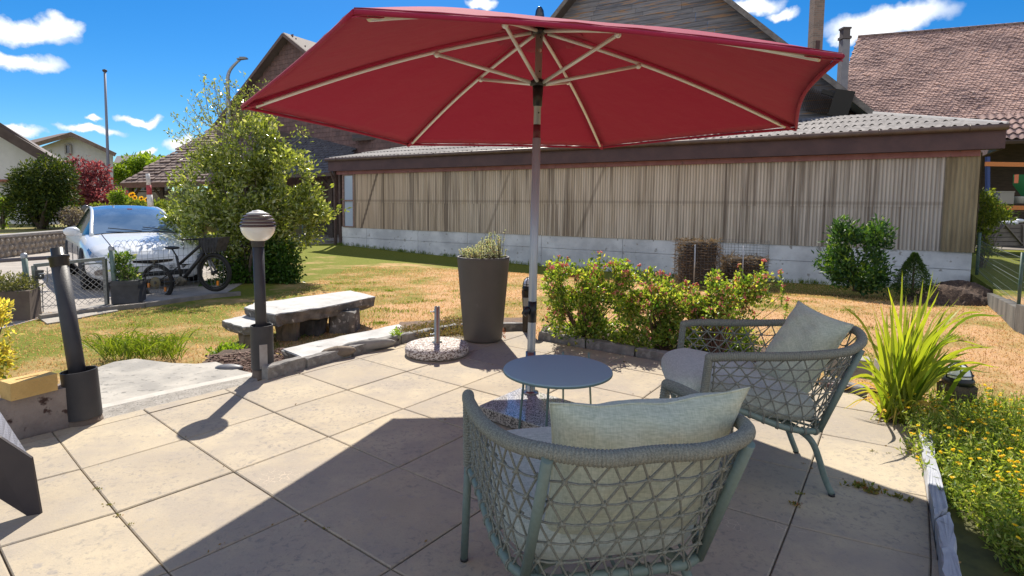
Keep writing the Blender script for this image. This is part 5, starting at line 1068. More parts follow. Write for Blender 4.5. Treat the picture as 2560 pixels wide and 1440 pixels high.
# ---- parasol stand: polished granite slabs with a steel socket
m_, n2, l2 = newmat('granite'); mGran = m_
def granite(name, a, b, rough, sc=220):
    m, n, l = newmat(name); p = n['Principled BSDF']; p.inputs['Roughness'].default_value = rough; t = n.new('ShaderNodeTexCoord'); v = n.new('ShaderNodeTexVoronoi'); v.inputs['Scale'].default_value = sc; l.new(t.outputs['Object'], v.inputs['Vector'])
    s = n.new('ShaderNodeSeparateColor'); l.new(v.outputs['Color'], s.inputs[0]); r = n.new('ShaderNodeValToRGB'); r.color_ramp.interpolation = 'CONSTANT'
    r.color_ramp.elements[0].color = col(a); r.color_ramp.elements[1].position = .3; r.color_ramp.elements[1].color = col([(x + y) / 2 for x, y in zip(a, b)]); e = r.color_ramp.elements.new(.62); e.color = col(b)
    l.new(s.outputs[0], r.inputs['Fac']); l.new(r.outputs[0], p.inputs['Base Color'])
    if rough > .5:
        bb_ = n.new('ShaderNodeBump'); bb_.inputs['Strength'].default_value = .7; bb_.inputs['Distance'].default_value = .004; l.new(s.outputs[0], bb_.inputs['Height']); l.new(bb_.outputs[0], p.inputs['Normal'])
    return m
mGrP = granite('polished_granite', (.10, .10, .11), (.62, .61, .6), .07); mGrR = granite('rough_granite', (.08, .07, .06), (.4, .35, .3), .85, 130)
std = thing('parasol_stand', 'square polished granite parasol stand with a steel socket under the round blue table', 'parasol stand', (PB.x, PB.y, 0))
zt2 = .085; gq = [G(1210, 1018, zt2), G(1313, 952, zt2), G(1560, 1042, zt2), G(1385, 1085, zt2)]
gl3 = G(1198, 1014, zt2), G(1305, 968, zt2), G(1468, 1015, zt2); gq = [gl3[0], gl3[1], gl3[2], gl3[0] + gl3[2] - gl3[1]]; ce_ = sum(gq, Vector()) / 4; ce_.z = 0; gq = [Vector((q.x, q.y, 0)) for q in gq]
mb = MB(); mb.prism(gq, .012, .078); mb.build('slab', mGrR, std); mb = MB(); g2_ = [ce_ + (q - ce_) * .997 for q in gq]; mb.prism(g2_, .0785, .085); mb.build('polished_top', mGrP, std)
mb = MB(); g3 = [ce_ + (q - ce_) * .85 for q in gq]; mb.prism(g3, .0, .0118); mb.build('foot', mBlk, std)
mS = M('brushed_steel', (.32, .31, .3), metal=.9, rough=.3)
mb = MB(); mb.lathe([(0, .0), (.06, .0), (.06, .008), (.04, .014), (.036, .02), (.036, .3), (.03, .3)], (PB.x, PB.y, .086), 24); so2 = mb.build('socket', mS, std)
mb = MB(); mb.ball((PB.x + .045, PB.y - .02, .3), (.022, .016, .024), 10, 7); mb.tube([(PB.x + .03, PB.y - .012, .3), (PB.x + .05, PB.y - .02, .3)], .008, 8); mb.build('knob', mBlk, so2)

# ================================================================== SIDE TABLE
zT = .46; tc_ = G(1394, 921, zT); rx = (G(1529, 921, zT) - G(1259, 921, zT)).length / 2
stb = thing('side_table', 'round slate blue metal side table with thin legs in front of the parasol pole', 'table', (tc_.x, tc_.y, 0))
mTop = M('slate_blue_paint', (.28, .42, .50), rough=.55, bump=.05, bscale=300); mSage = M('sage_metal', (.15, .23, .22), (.13, .205, .2), 40, .5, .12, 400)
mb = MB(); mb.lathe([(0, 0), (rx - .012, 0), (rx - .003, -.002), (rx, -.007), (rx - .001, -.016), (rx - .01, -.02), (0, -.02)], (tc_.x, tc_.y, zT), 64, smooth=True); tt = mb.build('tabletop', mTop, stb)
e_ = tt.modifiers.new('e', 'EDGE_SPLIT'); e_.split_angle = math.radians(35)
mb = MB(); mb.lathe([(rx - .002, -.006), (rx + .0015, -.009), (rx + .0015, -.018), (rx - .004, -.021)], (tc_.x, tc_.y, zT), 64); mb.build('rim', mSage, stb)
for (u, v), (u2, v2) in (((1312, 950), (1297, 1084)), ((1373, 962), (1366, 1100)), ((1406, 962), (1408, 1012)), ((1470, 960), (1477, 1016))):
    f = G(u2, v2); 
    if u2 in (1366,): f = G(1364, 1098)
    r = ray(u, v); tt_ = (zT - .02 - HC) / r[2]; q = at(u, v, f.y * .5 + tc_.y * .5); q = Vector((q.x, f.y * .7 + tc_.y * .3, zT - .021)); q.x = at(u, v, q.y).x
    mb = MB(); mb.tube([q, f], .0075, 10); mb.build('leg', mSage, stb)

# ================================================================== LOUNGE CHAIRS
mRope = M('grey_green_rope', (.27, .28, .24), (.15, .16, .14), 260, .9, .5, 500, detail=2, bdist=.002)
mFrame = M('sage_frame', (.16, .215, .195), (.14, .19, .17), 60, .45, .1, 300)
def fabric(name, a, b, sc=330):
    m, n, l = newmat(name); p = n['Principled BSDF']; p.inputs['Roughness'].default_value = .95; p.inputs['Specular IOR Level'].default_value = .15; p.inputs['Sheen Weight'].default_value = .2; t = n.new('ShaderNodeTexCoord'); outs = []
    for st_ in ((1, .12, .12), (.12, 1, .3), (.12, .3, 1)):
        mp = n.new('ShaderNodeMapping'); mp.inputs['Scale'].default_value = st_; l.new(t.outputs['Object'], mp.inputs['Vector']); q = n.new('ShaderNodeTexNoise'); q.inputs['Scale'].default_value = sc; q.inputs['Detail'].default_value = 2; l.new(mp.outputs[0], q.inputs['Vector']); outs.append(q.outputs['Fac'])
    x = n.new('ShaderNodeMath'); x.operation = 'ADD'; l.new(outs[0], x.inputs[0]); l.new(outs[1], x.inputs[1]); y = n.new('ShaderNodeMath'); y.operation = 'ADD'; l.new(x.outputs[0], y.inputs[0]); l.new(outs[2], y.inputs[1])
    r = n.new('ShaderNodeMapRange'); r.inputs['From Min'].default_value = 1.2; r.inputs['From Max'].default_value = 1.8; l.new(y.outputs[0], r.inputs['Value'])
    c = n.new('ShaderNodeMix'); c.data_type = 'RGBA'; c.inputs['A'].default_value = col(a); c.inputs['B'].default_value = col(b); l.new(r.outputs[0], c.inputs['Factor']); l.new(c.outputs['Result'], p.inputs['Base Color'])
    bb_ = n.new('ShaderNodeBump'); bb_.inputs['Strength'].default_value = .5; bb_.inputs['Distance'].default_value = .0015; l.new(y.outputs[0], bb_.inputs['Height']); l.new(bb_.outputs[0], p.inputs['Normal']); return m
mFab = fabric('sage_fabric', (.37, .42, .38), (.54, .58, .53)); mFab2 = fabric('pillow_fabric', (.38, .42, .33), (.55, .58, .47))
def mirror(pts): return [(-x, y, z) for x, y, z in pts]
def make_chair(label, x, y, rz, s, nN=25):
    t = thing('lounge_chair', label, 'chair', (x, y, 0), rz, 'rope lounge chairs around the blue table')
    aw, ay, az, rw_, ry, rz_, my, mz, fw_, fy, bw, by, bz, lw, ly, pz = (s[k] for k in 'aw ay az rw ry rz my mz fw fy bw by bz lw ly pz'.split())
    half = [(aw, ay, az), (aw + .008, ay - .12, az + .012), (aw - .005, (ay + ry) / 2 - .02, (az + rz_) / 2 - .004), (rw_ + .075, ry + .12, rz_ - .012), (rw_ - .005, ry + .005, rz_ + .004), (rw_ * .5, (ry + my) / 2 - .025, (rz_ + mz) / 2)]
    rimc = crom([*half, (0, my, mz), *mirror(half)[::-1]], 12); rimc = resample(rimc, 1000)
    # post of the arm drops from each tip; bottom rail of the net
    hb = [(aw - .012, ay - .0, pz), (aw - .03, ay - .14, pz - .02), (bw + .07, by + .17, bz + .03), (bw + .03, by + .03, bz + .005), (bw - .04, by - .03, bz), (bw * .4, by - .04, bz)]
    botc = resample(crom([*hb, *mirror(hb)[::-1]], 12), 400)
    seg = np.linalg.norm(np.diff(rimc, axis=0), axis=1).sum(); rr = .0185 + .0042 * np.abs(np.sin(np.arange(1000) * PI * seg / .0105 / 1000)) ** .7
    mb = MB(); mb.tube(rimc, rr, 14, rnd=.5)
    for sx in (1, -1):
        a = Vector((sx * aw, ay, az)); b = Vector((sx * (aw - .008), ay + (fy - ay) * (az - pz) / az, pz)); n = 170; P = np.array([a.lerp(b, k / n) for k in range(n + 1)])
        mb.tube(P, .0165 + .004 * np.abs(np.sin(np.arange(n + 1) * PI * .27 / .0105 / n)) ** .7, 12, rnd=.5); mb.ball(a, (.0205, .0205, .0205), 14, 8, rnd=.5)
    mb.build('wrapped_rim', mRope, t, world=False)
    for sx in (1, -1):
        mb = MB(); b = Vector((sx * (aw - .008), ay + (fy - ay) * (az - pz) / az, pz)); f = Vector((sx * fw_, fy, .012)); mb.tube([b + Vector((0, 0, .02)), f], .0155, 14)
        lg = mb.build('leg', mFrame, t, world=False); mb = MB(); mb.tube([f, f - Vector((0, 0, .012))], .016, 12); mb.build('foot_cap', mBlk, lg, world=False)
        mb = MB(); P = crom([(sx * bw * .45, by + .10, bz - .02), (sx * (bw * .8), by + .06, bz - .025), (sx * (bw * .93), by + .0, bz - .08), (sx * (lw - .01), ly + .03, .08), (sx * lw, ly, .012)], 8); mb.tube(P, .0155, 14)
        lg = mb.build('leg', mFrame, t, world=False); mb = MB(); mb.tube([P[-1], P[-1] - np.array([0, 0, .012])], .016, 12); mb.build('foot_cap', mBlk, lg, world=False)
        mb = MB(); mb.tube([(sx * (bw + .006), by - .012, bz), (sx * (rw_ + .004), ry - .012, rz_ - .006)], .0155, 14); mb.build('back_tube', mFrame, t, world=False)
    mb = MB(); mb.tube(botc, .0155, 12); hb2 = [(aw - .012, ay, pz), (aw - .05, ay + .03, pz - .004)]
    mb.tube([(aw - .02, ay + .0, pz), (-aw + .02, ay + .0, pz)], .0145, 12)
    for sx in (1, -1): mb.tube([(sx * bw * .45, by + .10, bz - .02), (sx * .25, ay, pz - .0)], .012, 10)
    for k in range(7): xx = -.24 + k * .08; mb.tube([(xx, by - .02, bz), (xx, ay, pz)], .006, 6)
    mb.build('seat_frame', mFrame, t, world=False)
    # knotted rope net between rim and rail: triangles with horizontal strands
    def net(u, w, o=0.):
        i = u * 999; a = rimc[int(i)] * (1 - i % 1) + rimc[min(999, int(i) + 1)] * (i % 1); j = u * 399; b = botc[int(j)] * (1 - j % 1) + botc[min(399, int(j) + 1)] * (j % 1)
        a = a - np.array([0, 0, .012]); p = a * (1 - w) + b * w; c = math.sin(PI * w) * -.004; q = np.array([p[0], p[1] + .05, 0]); q /= np.linalg.norm(q) + 1e-9; return p + q * (c + o)
    mb = MB(); rows = 6; u0, u1 = .012, .988
    def nd(i, r): return net(min(u1, max(u0, u0 + (u1 - u0) * (i + .5 * (r % 2)) / nN)), r / rows)
    rs_ = .0034
    for r in range(rows):
        for i in range(nN + 1):
            a = nd(i, r)
            for j in ((i, i + 1) if r % 2 else (i - 1, i)):
                if j < 0 or j > nN: continue
                b = nd(j, r + 1)
                mb.tube([a, b], rs_ * 1.05, 5, caps=False, rnd=.5)
            if 0 < r and i < nN: b = nd(i + 1, r); m_ = (a + b) / 2 - np.array([0, 0, .004]); mb.tube([a, m_, b], rs_, 5, caps=False, rnd=.5)
            if r > 0:
                k0 = np.array([0, 0, .0]); mb.ball(a, (.0095, .0095, .008), 8, 5, rnd=.5)
                q = rng.normal(0, .003, 3); mb.tube([a + q - np.array([.011, .0, .005]), a + q * .5 + np.array([0, 0, .009]), a + q + np.array([.011, 0, -.005])], .0032, 4, caps=False, rnd=.5)
    for i in range(nN + 1):                                    # loops round the bottom rail
        c = nd(i, rows); j = min(399, max(1, int(399 * (i + .0) / nN))); tg = botc[j] - botc[j - 1]; tg /= np.linalg.norm(tg); nn = np.cross(tg, [0, 0, 1])
        for o in (-.0035, .0035): mb.tube([botc[j] + tg * o + .0185 * (math.cos(a) * nn + math.sin(a) * np.array([0, 0, 1])) for a in np.linspace(0, 2 * PI, 11)], .0028, 5, caps=False, rnd=.5)
    mb.build('rope_net', mRope, t, world=False)
    # seat cushion
    mb = MB(); zc0 = bz + .03; fy_ = ay + .14
    def cush(a, b):
        th = a * 2 * PI; ph = (b - .5) * PI; e = lambda c, k: math.copysign(abs(c) ** k, c)
        cx, cy = e(math.cos(th), .38), e(math.sin(th), .38); yy_ = (fy_ + by) / 2 - .005 + cy * ((fy_ - by) / 2 + .02) * (e(math.cos(ph), .32)); w = np.interp(yy_, [by, by + .2, ay, fy_], [bw + .03, bw + .07, aw - .05, aw - .055])
        zb = np.interp(yy_, [by, ay, fy_], [bz + .085, pz + .05, pz + .035]); hh = .078
        return Vector((cx * w * e(math.cos(ph), .32), yy_, zb + hh * e(math.sin(ph), .75) + (.018 if b > .5 else 0) * (1 - cx * cx) * (1 - cy * cy)))
    mb.grid(cush, 60, 22); mb.build('seat_cushion', mFab, t, world=False); return t
S1 = {'aw': 0.397, 'ay': 0.272, 'az': 0.721, 'rw': 0.275, 'ry': -0.43, 'rz': 0.801, 'mz': 0.799, 'my': -0.467, 'fw': 0.396, 'fy': 0.389, 'bw': 0.275, 'by': -0.199, 'bz': 0.326, 'lw': 0.258, 'ly': -0.326, 'pz': 0.43}
S2 = {'aw': 0.39, 'ay': 0.317, 'az': 0.709, 'rw': 0.278, 'ry': -0.394, 'rz': 0.761, 'mz': 0.789, 'my': -0.50, 'fw': 0.389, 'fy': 0.38, 'bw': 0.275, 'by': -0.223, 'bz': 0.341, 'lw': 0.248, 'ly': -0.323, 'pz': 0.47}
ch1 = make_chair('nearest grey green rope lounge chair seen from behind in the parasol shade', .284, 1.822, .191, S1)
ch2 = make_chair('rope lounge chair at the right seen from the side, its arms pointing left', 1.324, 2.957, 1.425, S2)
def pillow(label, c4, bulge, mat, sag=0., wr=0.):
    """scatter pillow from its four corners (world points) and a thickness"""
    c = [Vector(q) for q in c4]; ctr = sum(c, Vector()) / 4; n = (c[1] - c[0]).cross(c[3] - c[0]).normalized(); mb = MB(); K = 36
    def f(sgn):
        def g(a, b):
            x, y = 2 * a - 1, 2 * b - 1; e = .07
            sx = x * (1 - e * (1 - y * y) * abs(x)); sy = y * (1 - (e + (.05 + .02 * math.sin(9 * x) if y > 0 else 0)) * (1 - x * x) * abs(y)); aa, bb2 = (sx + 1) / 2, (sy + 1) / 2
            p = c[0] * (1 - aa) * (1 - bb2) + c[1] * aa * (1 - bb2) + c[2] * aa * bb2 + c[3] * (1 - aa) * bb2
            h = ((1 - abs(x) ** 2.6) * (1 - abs(y) ** 2.6)) ** .5
            wv = wr * (math.sin(6 * x + 3 * y * y + 2) * math.sin(5 * y + 2 * x) + .7 * math.sin(9 * x + 5 * y * x) * max(0, y) ** 2 + .5 * abs(math.sin(11 * x - 4 * y))) * h ** .7
            return p + n * sgn * (bulge * h + wv)
        return g
    mb.grid(f(1), K, K); mb.grid(f(-1), K, K); mb.f = mb.f[:K * K] + [q[::-1] for q in mb.f[K * K:]]
    t = one('throw_pillow', mb, mat, label, 'pillow', ctr, 'scatter pillows on the rope chairs'); pb = MB(); g = f(1); E_ = [g(s, 0) for s in np.linspace(0, 1, 20)] + [g(1, s) for s in np.linspace(0, 1, 20)[1:]] + [g(1 - s, 1) for s in np.linspace(0, 1, 20)[1:]] + [g(0, 1 - s) for s in np.linspace(0, 1, 20)[1:]]
    pb.tube(E_, .0035, 5, caps=False); pb.build('piping', mat, t, off=ctr); return t
def loc2w(p, x, y, a): return Vector((x + math.cos(a) * p[0] - math.sin(a) * p[1], y + math.sin(a) * p[0] + math.cos(a) * p[1], p[2]))
Pc = [(-.22, -.17, .43), (.27, -.20, .43), (.315, -.30, .935), (-.225, -.27, .875)]
Pw = [loc2w(q, .284, 1.822, .191) for q in Pc]; Pw[3] = at(1374, 1008, Pw[3].y); Pw[2] = at(1874, 968, Pw[2].y)
pillow('sage green pillow leaning in the back of the nearest chair', Pw, .095, mFab2, wr=.009)
yp = 2.83; q4 = [at(2003, 1012, yp - .05), at(2134, 812, yp + .0), at(1996, 752, yp + .3), at(1876, 925, yp + .22)]
pillow('pale sage pillow standing on its corner in the chair at the right', q4, .095, mFab2, wr=.009)

# ================================================================== LAMP POSTS
mPost = M('dark_grey_tube', (.034, .034, .039), (.048, .046, .05), 5, .5, .15, 200)
def sleeve_part(t, c, zb, zt, r, lean=Vector((0, 0, 0))):
    mb = MB(); a = Vector((c.x, c.y, zb)) + lean * zb; b = Vector((c.x, c.y, zt)) + lean * zt; mb.tube([a, b], r, 28, caps=False); mb.tube([b, a], r - .006, 28, caps=False)
    P, T, U, B = frames([a, b]); k = 28; an = np.arange(k) * 2 * PI / k; v = [b + Vector(U[1] * math.cos(x) * q + B[1] * math.sin(x) * q) for q in (r, r - .006) for x in an]; mb.add(v, [(i, (i + 1) % k, k + (i + 1) % k, k + i) for i in range(k)]); return mb.build('sleeve', mPost, t)
c = G(657, 935); zs = hz(c, 812); lp = thing('globe_lamp_post', 'dark lamp post with a round glass globe under a louvred brown cap', 'lamp post', (c.x, c.y, 0))
sleeve_part(lp, c, .055, zs, .088); mb = MB(); mb.lathe([(.0, .06), (.08, .06), (.082, 0), (.09, -.02)], c, 20); mb.build('base', M('stained_mortar', (.2, .16, .13), (.13, .1, .08), 8, .9, .5, 40), lp)
zn = hz(c, 612); ps = MB(); a, b = at(653, 850, c.y), at(645, 600, c.y); a.y = b.y = c.y; ps.tube([Vector((c.x, c.y, .05)), Vector((b.x, c.y, b.z))], .044, 24); ps.lathe([(.046, -.05), (.05, -.045), (.05, -.02), (.056, 0), (.056, .05), (.045, .055)], (b.x, c.y, b.z - .005), 24); ps.build('pole', mPost, lp)
rp_ = MB(); rp_.box((c.x + .045, c.y - .078, .17), (.06, .004, .2), rz=.55); rp_.build('repair_patch', M('patch_grey', (.36, .34, .33), (.28, .25, .23), 10), lp)
gc = at(645, 566, c.y); gr = .132
m_, n3, l3 = newmat('ribbed_glass'); mGl = m_; p3 = n3['Principled BSDF']; p3.inputs['Base Color'].default_value = (.95, .95, .94, 1); p3.inputs['Roughness'].default_value = .25; p3.inputs['Transmission Weight'].default_value = .3; p3.inputs['IOR'].default_value = 1.2
mb = MB(); K = 30; prof = [(gr * math.cos(t) * (1 + .012 * math.sin(i * 2.2)), -gr * .98 * math.sin(t)) for i, t in enumerate(np.linspace(0, 1.18, K))]; mb.lathe(prof, gc, 36); mb.build('globe', mGl, lp)
mb = MB(); mb.lathe([(.03, -.1), (.045, -.03), (.03, .02), (0, .03)], gc, 14); mb.build('bulb', M('opal_bulb', (.85, .85, .83), rough=.5), lp)
mCap = M('brown_louvre', (.10, .06, .055), (.15, .1, .09), 6, .35, .2, 60)
mb = MB()
for k in range(4):
    z0 = .0 + k * .027; r0 = gr * math.sqrt(max(0, 1 - (z0 / gr) ** 2)) + .006; r1 = gr * math.sqrt(max(0, 1 - ((z0 + .027) / gr) ** 2)) - .012
    mb.lathe([(r0 - .012, z0 - .002), (r0 + .002, z0 - .003), (r0, z0 + .004), (r0 + (r1 - r0) * .55, z0 + .015), (r1 * .9, z0 + .0155)], gc, 36)
mb.build('louvre', mCap, lp); mb = MB(); mb.lathe([(gr * .93 * math.cos(t), gr * .93 * math.sin(t)) for t in np.linspace(0, 1.25, 12)], gc, 30); mb.build('upper_globe', M('opal_upper', (.6, .58, .56), rough=.3), lp); mb = MB(); mb.lathe([(.085, .098), (.088, .104), (.055, .118), (.045, .12), (.042, .128), (0, .135)], gc, 30); mb.build('cap', M('white_cap', (.68, .67, .66), (.55, .53, .52), 9, .5), lp)
# second post without globe, leaning
c = G(212, 1052); lq = thing('bare_lamp_post', 'dark leaning lamp post without a globe beside the yellow block', 'lamp post', (c.x, c.y, 0))
zs = hz(c, 925); sc_ = at(197, 925, c.y); lean = Vector((sc_.x - c.x - .0, 0, 0)) / zs
sleeve_part(lq, c, .03, zs, .098, lean); mb = MB(); mb.lathe([(.0, .04), (.09, .04), (.1, 0), (.1, -.02)], c, 18); mb.build('base', M('stained_mortar_2', (.2, .16, .13), (.13, .1, .08), 8, .9, .5, 40), lq)
mb = MB(); t0 = Vector((c.x, c.y, .03)); t1 = at(147, 648, c.y + .1); mb.tube([t0, t1], .047, 24); mb.build('pole', mPost, lq)
ax_ = (t1 - t0).normalized(); R_ = ax_.to_track_quat('Z', 'Y').to_matrix(); mb = MB(); mb.lathe([(.047, -.05), (.052, -.045), (.053, .0), (.059, .008), (.06, .022), (.037, .024), (.036, .075), (0, .075)], t1, 20, R=R_); mb.build('cap', mBlk, lq)

# ================================================================== LOW WALL, YELLOW BLOCK, METAL PANEL
c0, c1 = G(30, 1100), G(212, 1056); dw = (c1 - c0).normalized(); nw = Vector((-dw.y, dw.x, 0)); A = c0 - dw * .7; Bp = c1
mSt = M('stained_block', (.20, .165, .15), (.29, .245, .22), 5, .95, .6, 50, c3=(.06, .035, .03), s3=14, t3=.62)
zw = hz(G(100, 1085), 985)
mb = MB(); mb.prism([A, Bp, Bp + nw * .13, A + nw * .13], -.05, zw); one('low_wall', mb, mSt, 'low stained concrete wall under the yellow block at the left edge of the patio', 'wall', A)
zk = zw + .105; k0, k1 = G(28, 1004, zw), G(145, 975, zw); kd = (k1 - k0).normalized(); kn = Vector((-kd.y, kd.x, 0))
mb = MB(); q = [k0, k1, k1 + kn * .13, k0 + kn * .13]; o = lambda a, b, s0, s1: [k0 + (k1 - k0) * s0 + kn * a, k0 + (k1 - k0) * s1 + kn * a, k0 + (k1 - k0) * s1 + kn * b, k0 + (k1 - k0) * s0 + kn * b]
mb.prism(o(0, .058, 0, 1), zw + .001, zk); mb.prism(o(.076, .13, 0, 1), zw + .001, zk); mb.prism(o(.0585, .0755, 0, .22), zw + .001, zk); mb.prism(o(.0585, .0755, .72, 1), zw + .001, zk); mb.prism(o(.0585, .0755, .22, .72), zw + .001, zk - .03)
one('yellow_block', mb, M('yellow_concrete', (.62, .42, .16), (.5, .33, .12), 7, .9, .5, 70, c3=(.25, .14, .07), s3=40, t3=.68), 'yellow concrete block with a slot lying on the low wall at the left', 'block', k0)
mp_ = thing('metal_ramp', 'dark steel ramp with chequered plate cut off by the left edge of the picture', 'ramp', G(85, 1289))
pa = G(68, 1290); pb2 = G(102, 1285); Yn = pb2.y
def pl_(u, v, Y): return at(u, v, Y)
mb = MB(); fr_ = [pl_(-60, 1210, Yn - .05), pa, pb2, pl_(78, 1145, Yn - .0), pl_(0, 1094, Yn - .04), pl_(-60, 1060, Yn - .06)]; mb.slab(fr_, .012, nrm=Vector((.1, -1, 0)).normalized()); mb.build('side_panel', M('dark_steel', (.035, .03, .035), (.05, .042, .045), 3, .5), mp_)
mb = MB(); mb.slab([pl_(-60, 1052, Yn), pl_(78, 1140, Yn + .02), pl_(30, 1098, Yn + .5), pl_(-60, 930, Yn + .55)], .006)
def chq():
    m, n, l = newmat('chequer_plate'); p = n['Principled BSDF']; p.inputs['Metallic'].default_value = .7; p.inputs['Roughness'].default_value = .35; p.inputs['Base Color'].default_value = (.3, .3, .34, 1); t = n.new('ShaderNodeTexCoord'); v = n.new('ShaderNodeTexVoronoi'); v.feature = 'DISTANCE_TO_EDGE'; v.inputs['Scale'].default_value = 45; v.inputs['Randomness'].default_value = .1; l.new(t.outputs['Object'], v.inputs['Vector']); b = n.new('ShaderNodeBump'); b.inputs['Distance'].default_value = .004; l.new(v.outputs['Distance'], b.inputs['Height']); l.new(b.outputs[0], p.inputs['Normal']); return m
mb.build('tread_plate', chq(), mp_)

# ================================================================== KERB STONES ROUND THE PATIO
mKerb = M('weathered_kerb', (.30, .285, .265), (.18, .17, .16), 9, .95, .8, 50, c3=(.3, .29, .27), s3=12, t3=.6)
def stone(mb, poly_bottom, z0, z1, rough=.006, sub=6, rnd=None):
    """rough-sided block over a 4-point footprint, edges broken and slightly irregular"""
    p = [Vector((q[0], q[1], 0)) for q in poly_bottom]; K = sub; P = []
    for i in range(4):
        for k in range(K): P.append(p[i].lerp(p[(i + 1) % 4], k / K))
    c = sum(p, Vector()) / 4; lv = [(z0, 1.0), (z0 + (z1 - z0) * .5, 1.0), (z1 - .012, 1.0), (z1, .94)]; V_ = []; n = len(P)
    for z, s in lv:
        for q in P: d = q - c; ds = d * s if s == 1 else d - d.normalized() * .014; V_.append((c.x + ds.x + rng.normal(0, rough), c.y + ds.y + rng.normal(0, rough), z + rng.normal(0, rough * .5)))
    F_ = [(i * n + j, i * n + (j + 1) % n, (i + 1) * n + (j + 1) % n, (i + 1) * n + j) for i in range(3) for j in range(n)]
    ar = sum(p[i - 1].x * p[i].y - p[i].x * p[i - 1].y for i in range(4))
    V_.append((c.x, c.y, z1)); F_ += [(3 * n + j, 3 * n + (j + 1) % n, 4 * n) for j in range(n)]
    if ar < 0: F_ = [f[::-1] for f in F_]
    mb.add(V_, F_, False, rnd)
kl = [((668, 950), (765, 922), .105, 'short rough kerb stone next to the globe lamp post'), ((768, 921), (880, 890), .085, 'kerb stone behind the short rough one, along the pale stone bench'), ((882, 889), (1003, 858), .085, 'kerb stone in front of the right end of the pale stone bench'), ((1005, 857), (1092, 840), .085, 'kerb stone behind the round exposed aggregate stand'),
      ((1094, 839), (1150, 829), .085, 'short kerb stone left of the tall planter'), ((1152, 829), (1245, 826), .085, 'kerb stone hidden partly by the tall planter'), ((1247, 826), (1322, 826), .08, 'kerb stone between the tall planter and the parasol pole'), ((1345, 848), (1462, 868), .085, 'kerb stone right of the parasol pole under the berry shrub'),
      ((1464, 868), (1585, 890), .085, 'kerb stone under the middle of the berry shrubs'), ((1587, 890), (1700, 912), .085, 'kerb stone left of the front arm of the right chair'), ((1702, 912), (1830, 935), .08, 'kerb stone hidden behind the right chair seat'), ((2050, 962), (2160, 990), .06, 'dark kerb stone right of the right chair back tube')]
for (u0, v0), (u1, v1), h, lb in kl:
    a, b = G(u0, v0), G(u1, v1); d = (b - a).normalized(); n = Vector((-d.y, d.x, 0)); n = n if n.y > 0 else -n; mb = MB(); w = .085; stone(mb, [a + d * .006, b - d * .006, b - d * .006 + n * w, a + d * .006 + n * w], -.28, h, .0035); one('kerb_stone', mb, mKerb, lb, 'kerb stone', a, 'stone edging round the patio')
mKw = M('pale_blue_kerb', (.42, .44, .48), (.33, .34, .37), 4, .8, .5, 30, c3=(.2, .2, .2), s3=14, t3=.62)
for (p4, h, lb) in ((((2296, 1062), (2338, 1290), (2372, 1270), (2322, 1052)), .075, 'long pale kerb stone right of the flags beside the yellow flowers'), (((2340, 1296), (2366, 1470), (2412, 1460), (2374, 1276)), .085, 'nearest pale kerb stone at the bottom right beside the yellow flowers')):
    mb = MB(); q = [G(u, v, h) for u, v in p4]; stone(mb, q, -.12, h, .003, 10); one('kerb_stone', mb, mKw, lb, 'kerb stone', q[0], 'pale edging right of the patio')
# planting bed soil behind the kerb
mSoil = M('dark_soil', (.055, .035, .025), (.1, .065, .045), 20, .95, .8, 60, c3=(.2, .13, .09), s3=40, t3=.6)
mb = MB(); mb.prism(corners([(1345, 845), (1700, 905), (1900, 935), (1960, 880), (1700, 842), (1360, 815)], .0), -.3, .02); tag(mb.build('soil', mSoil), kind='structure')
mb = MB(); mb.prism(corners([(1100, 838), (1320, 822), (1322, 800), (1180, 803), (1000, 812), (980, 845)], 0), -.3, .035); tag(mb.build('soil', M('gravelly_soil', (.2, .13, .08), (.12, .08, .06), 20, .95, .8, 60)), kind='structure')

# ================================================================== STONE TABLE AND BENCHES
mStn = M('rough_table_stone', (.20, .185, .17), (.09, .085, .08), 7, .95, .8, 40, c3=(.42, .4, .37), s3=16, t3=.6)
mStT = M('stone_slab_top', (.5, .49, .47), (.38, .37, .35), 4, .9, .5, 60, c3=(.2, .19, .18), s3=10, t3=.66)
def slabstone(poly, zt, th, name, parent, mat=mStn, mtop=mStT, rough=.015, under=.88, seg=5):
    p = [Vector((q.x, q.y, 0)) for q in poly]; c = sum(p, Vector()) / len(p); P = []
    for i in range(len(p)):
        for k in range(seg): P.append(p[i].lerp(p[(i + 1) % len(p)], k / seg) + Vector((rng.normal(0, rough), rng.normal(0, rough), 0)))
    n = len(P); ar = sum(P[i - 1].x * P[i].y - P[i].x * P[i - 1].y for i in range(n)); P = P if ar > 0 else P[::-1]
    mb = MB(); V_ = []; lv = [(0, .985), (-.012, 1), (-th * .5, .985), (-th * .85, .95), (-th, under)]
    for z, s in lv:
        for q in P: V_.append((c.x + (q.x - c.x) * s + rng.normal(0, rough * .4), c.y + (q.y - c.y) * s + rng.normal(0, rough * .4), zt + z + (rng.normal(0, rough * .5) if z < -.02 else 0)))
    mb.add(V_, [(i * n + j, (i + 1) * n + j, (i + 1) * n + (j + 1) % n, i * n + (j + 1) % n) for i in range(4) for j in range(n)] + [[4 * n + j for j in range(n)][::-1]]); o = mb.build(name, mat, parent)
    tp_ = MB(); tp_.add([(c.x + (q.x - c.x) * .988, c.y + (q.y - c.y) * .988, zt + .002) for q in P], [list(range(n))]); tp_.add([(c.x + (q.x - c.x) * s, c.y + (q.y - c.y) * s, zt + z) for z, s in ((.002, .988), (-.01, 1.0)) for q in P], [(j, (j + 1) % n, n + (j + 1) % n, n + j)[::-1] for j in range(n)]); tp_.build('top_face', mtop, o); return o  # paler colour on the top face of the slab
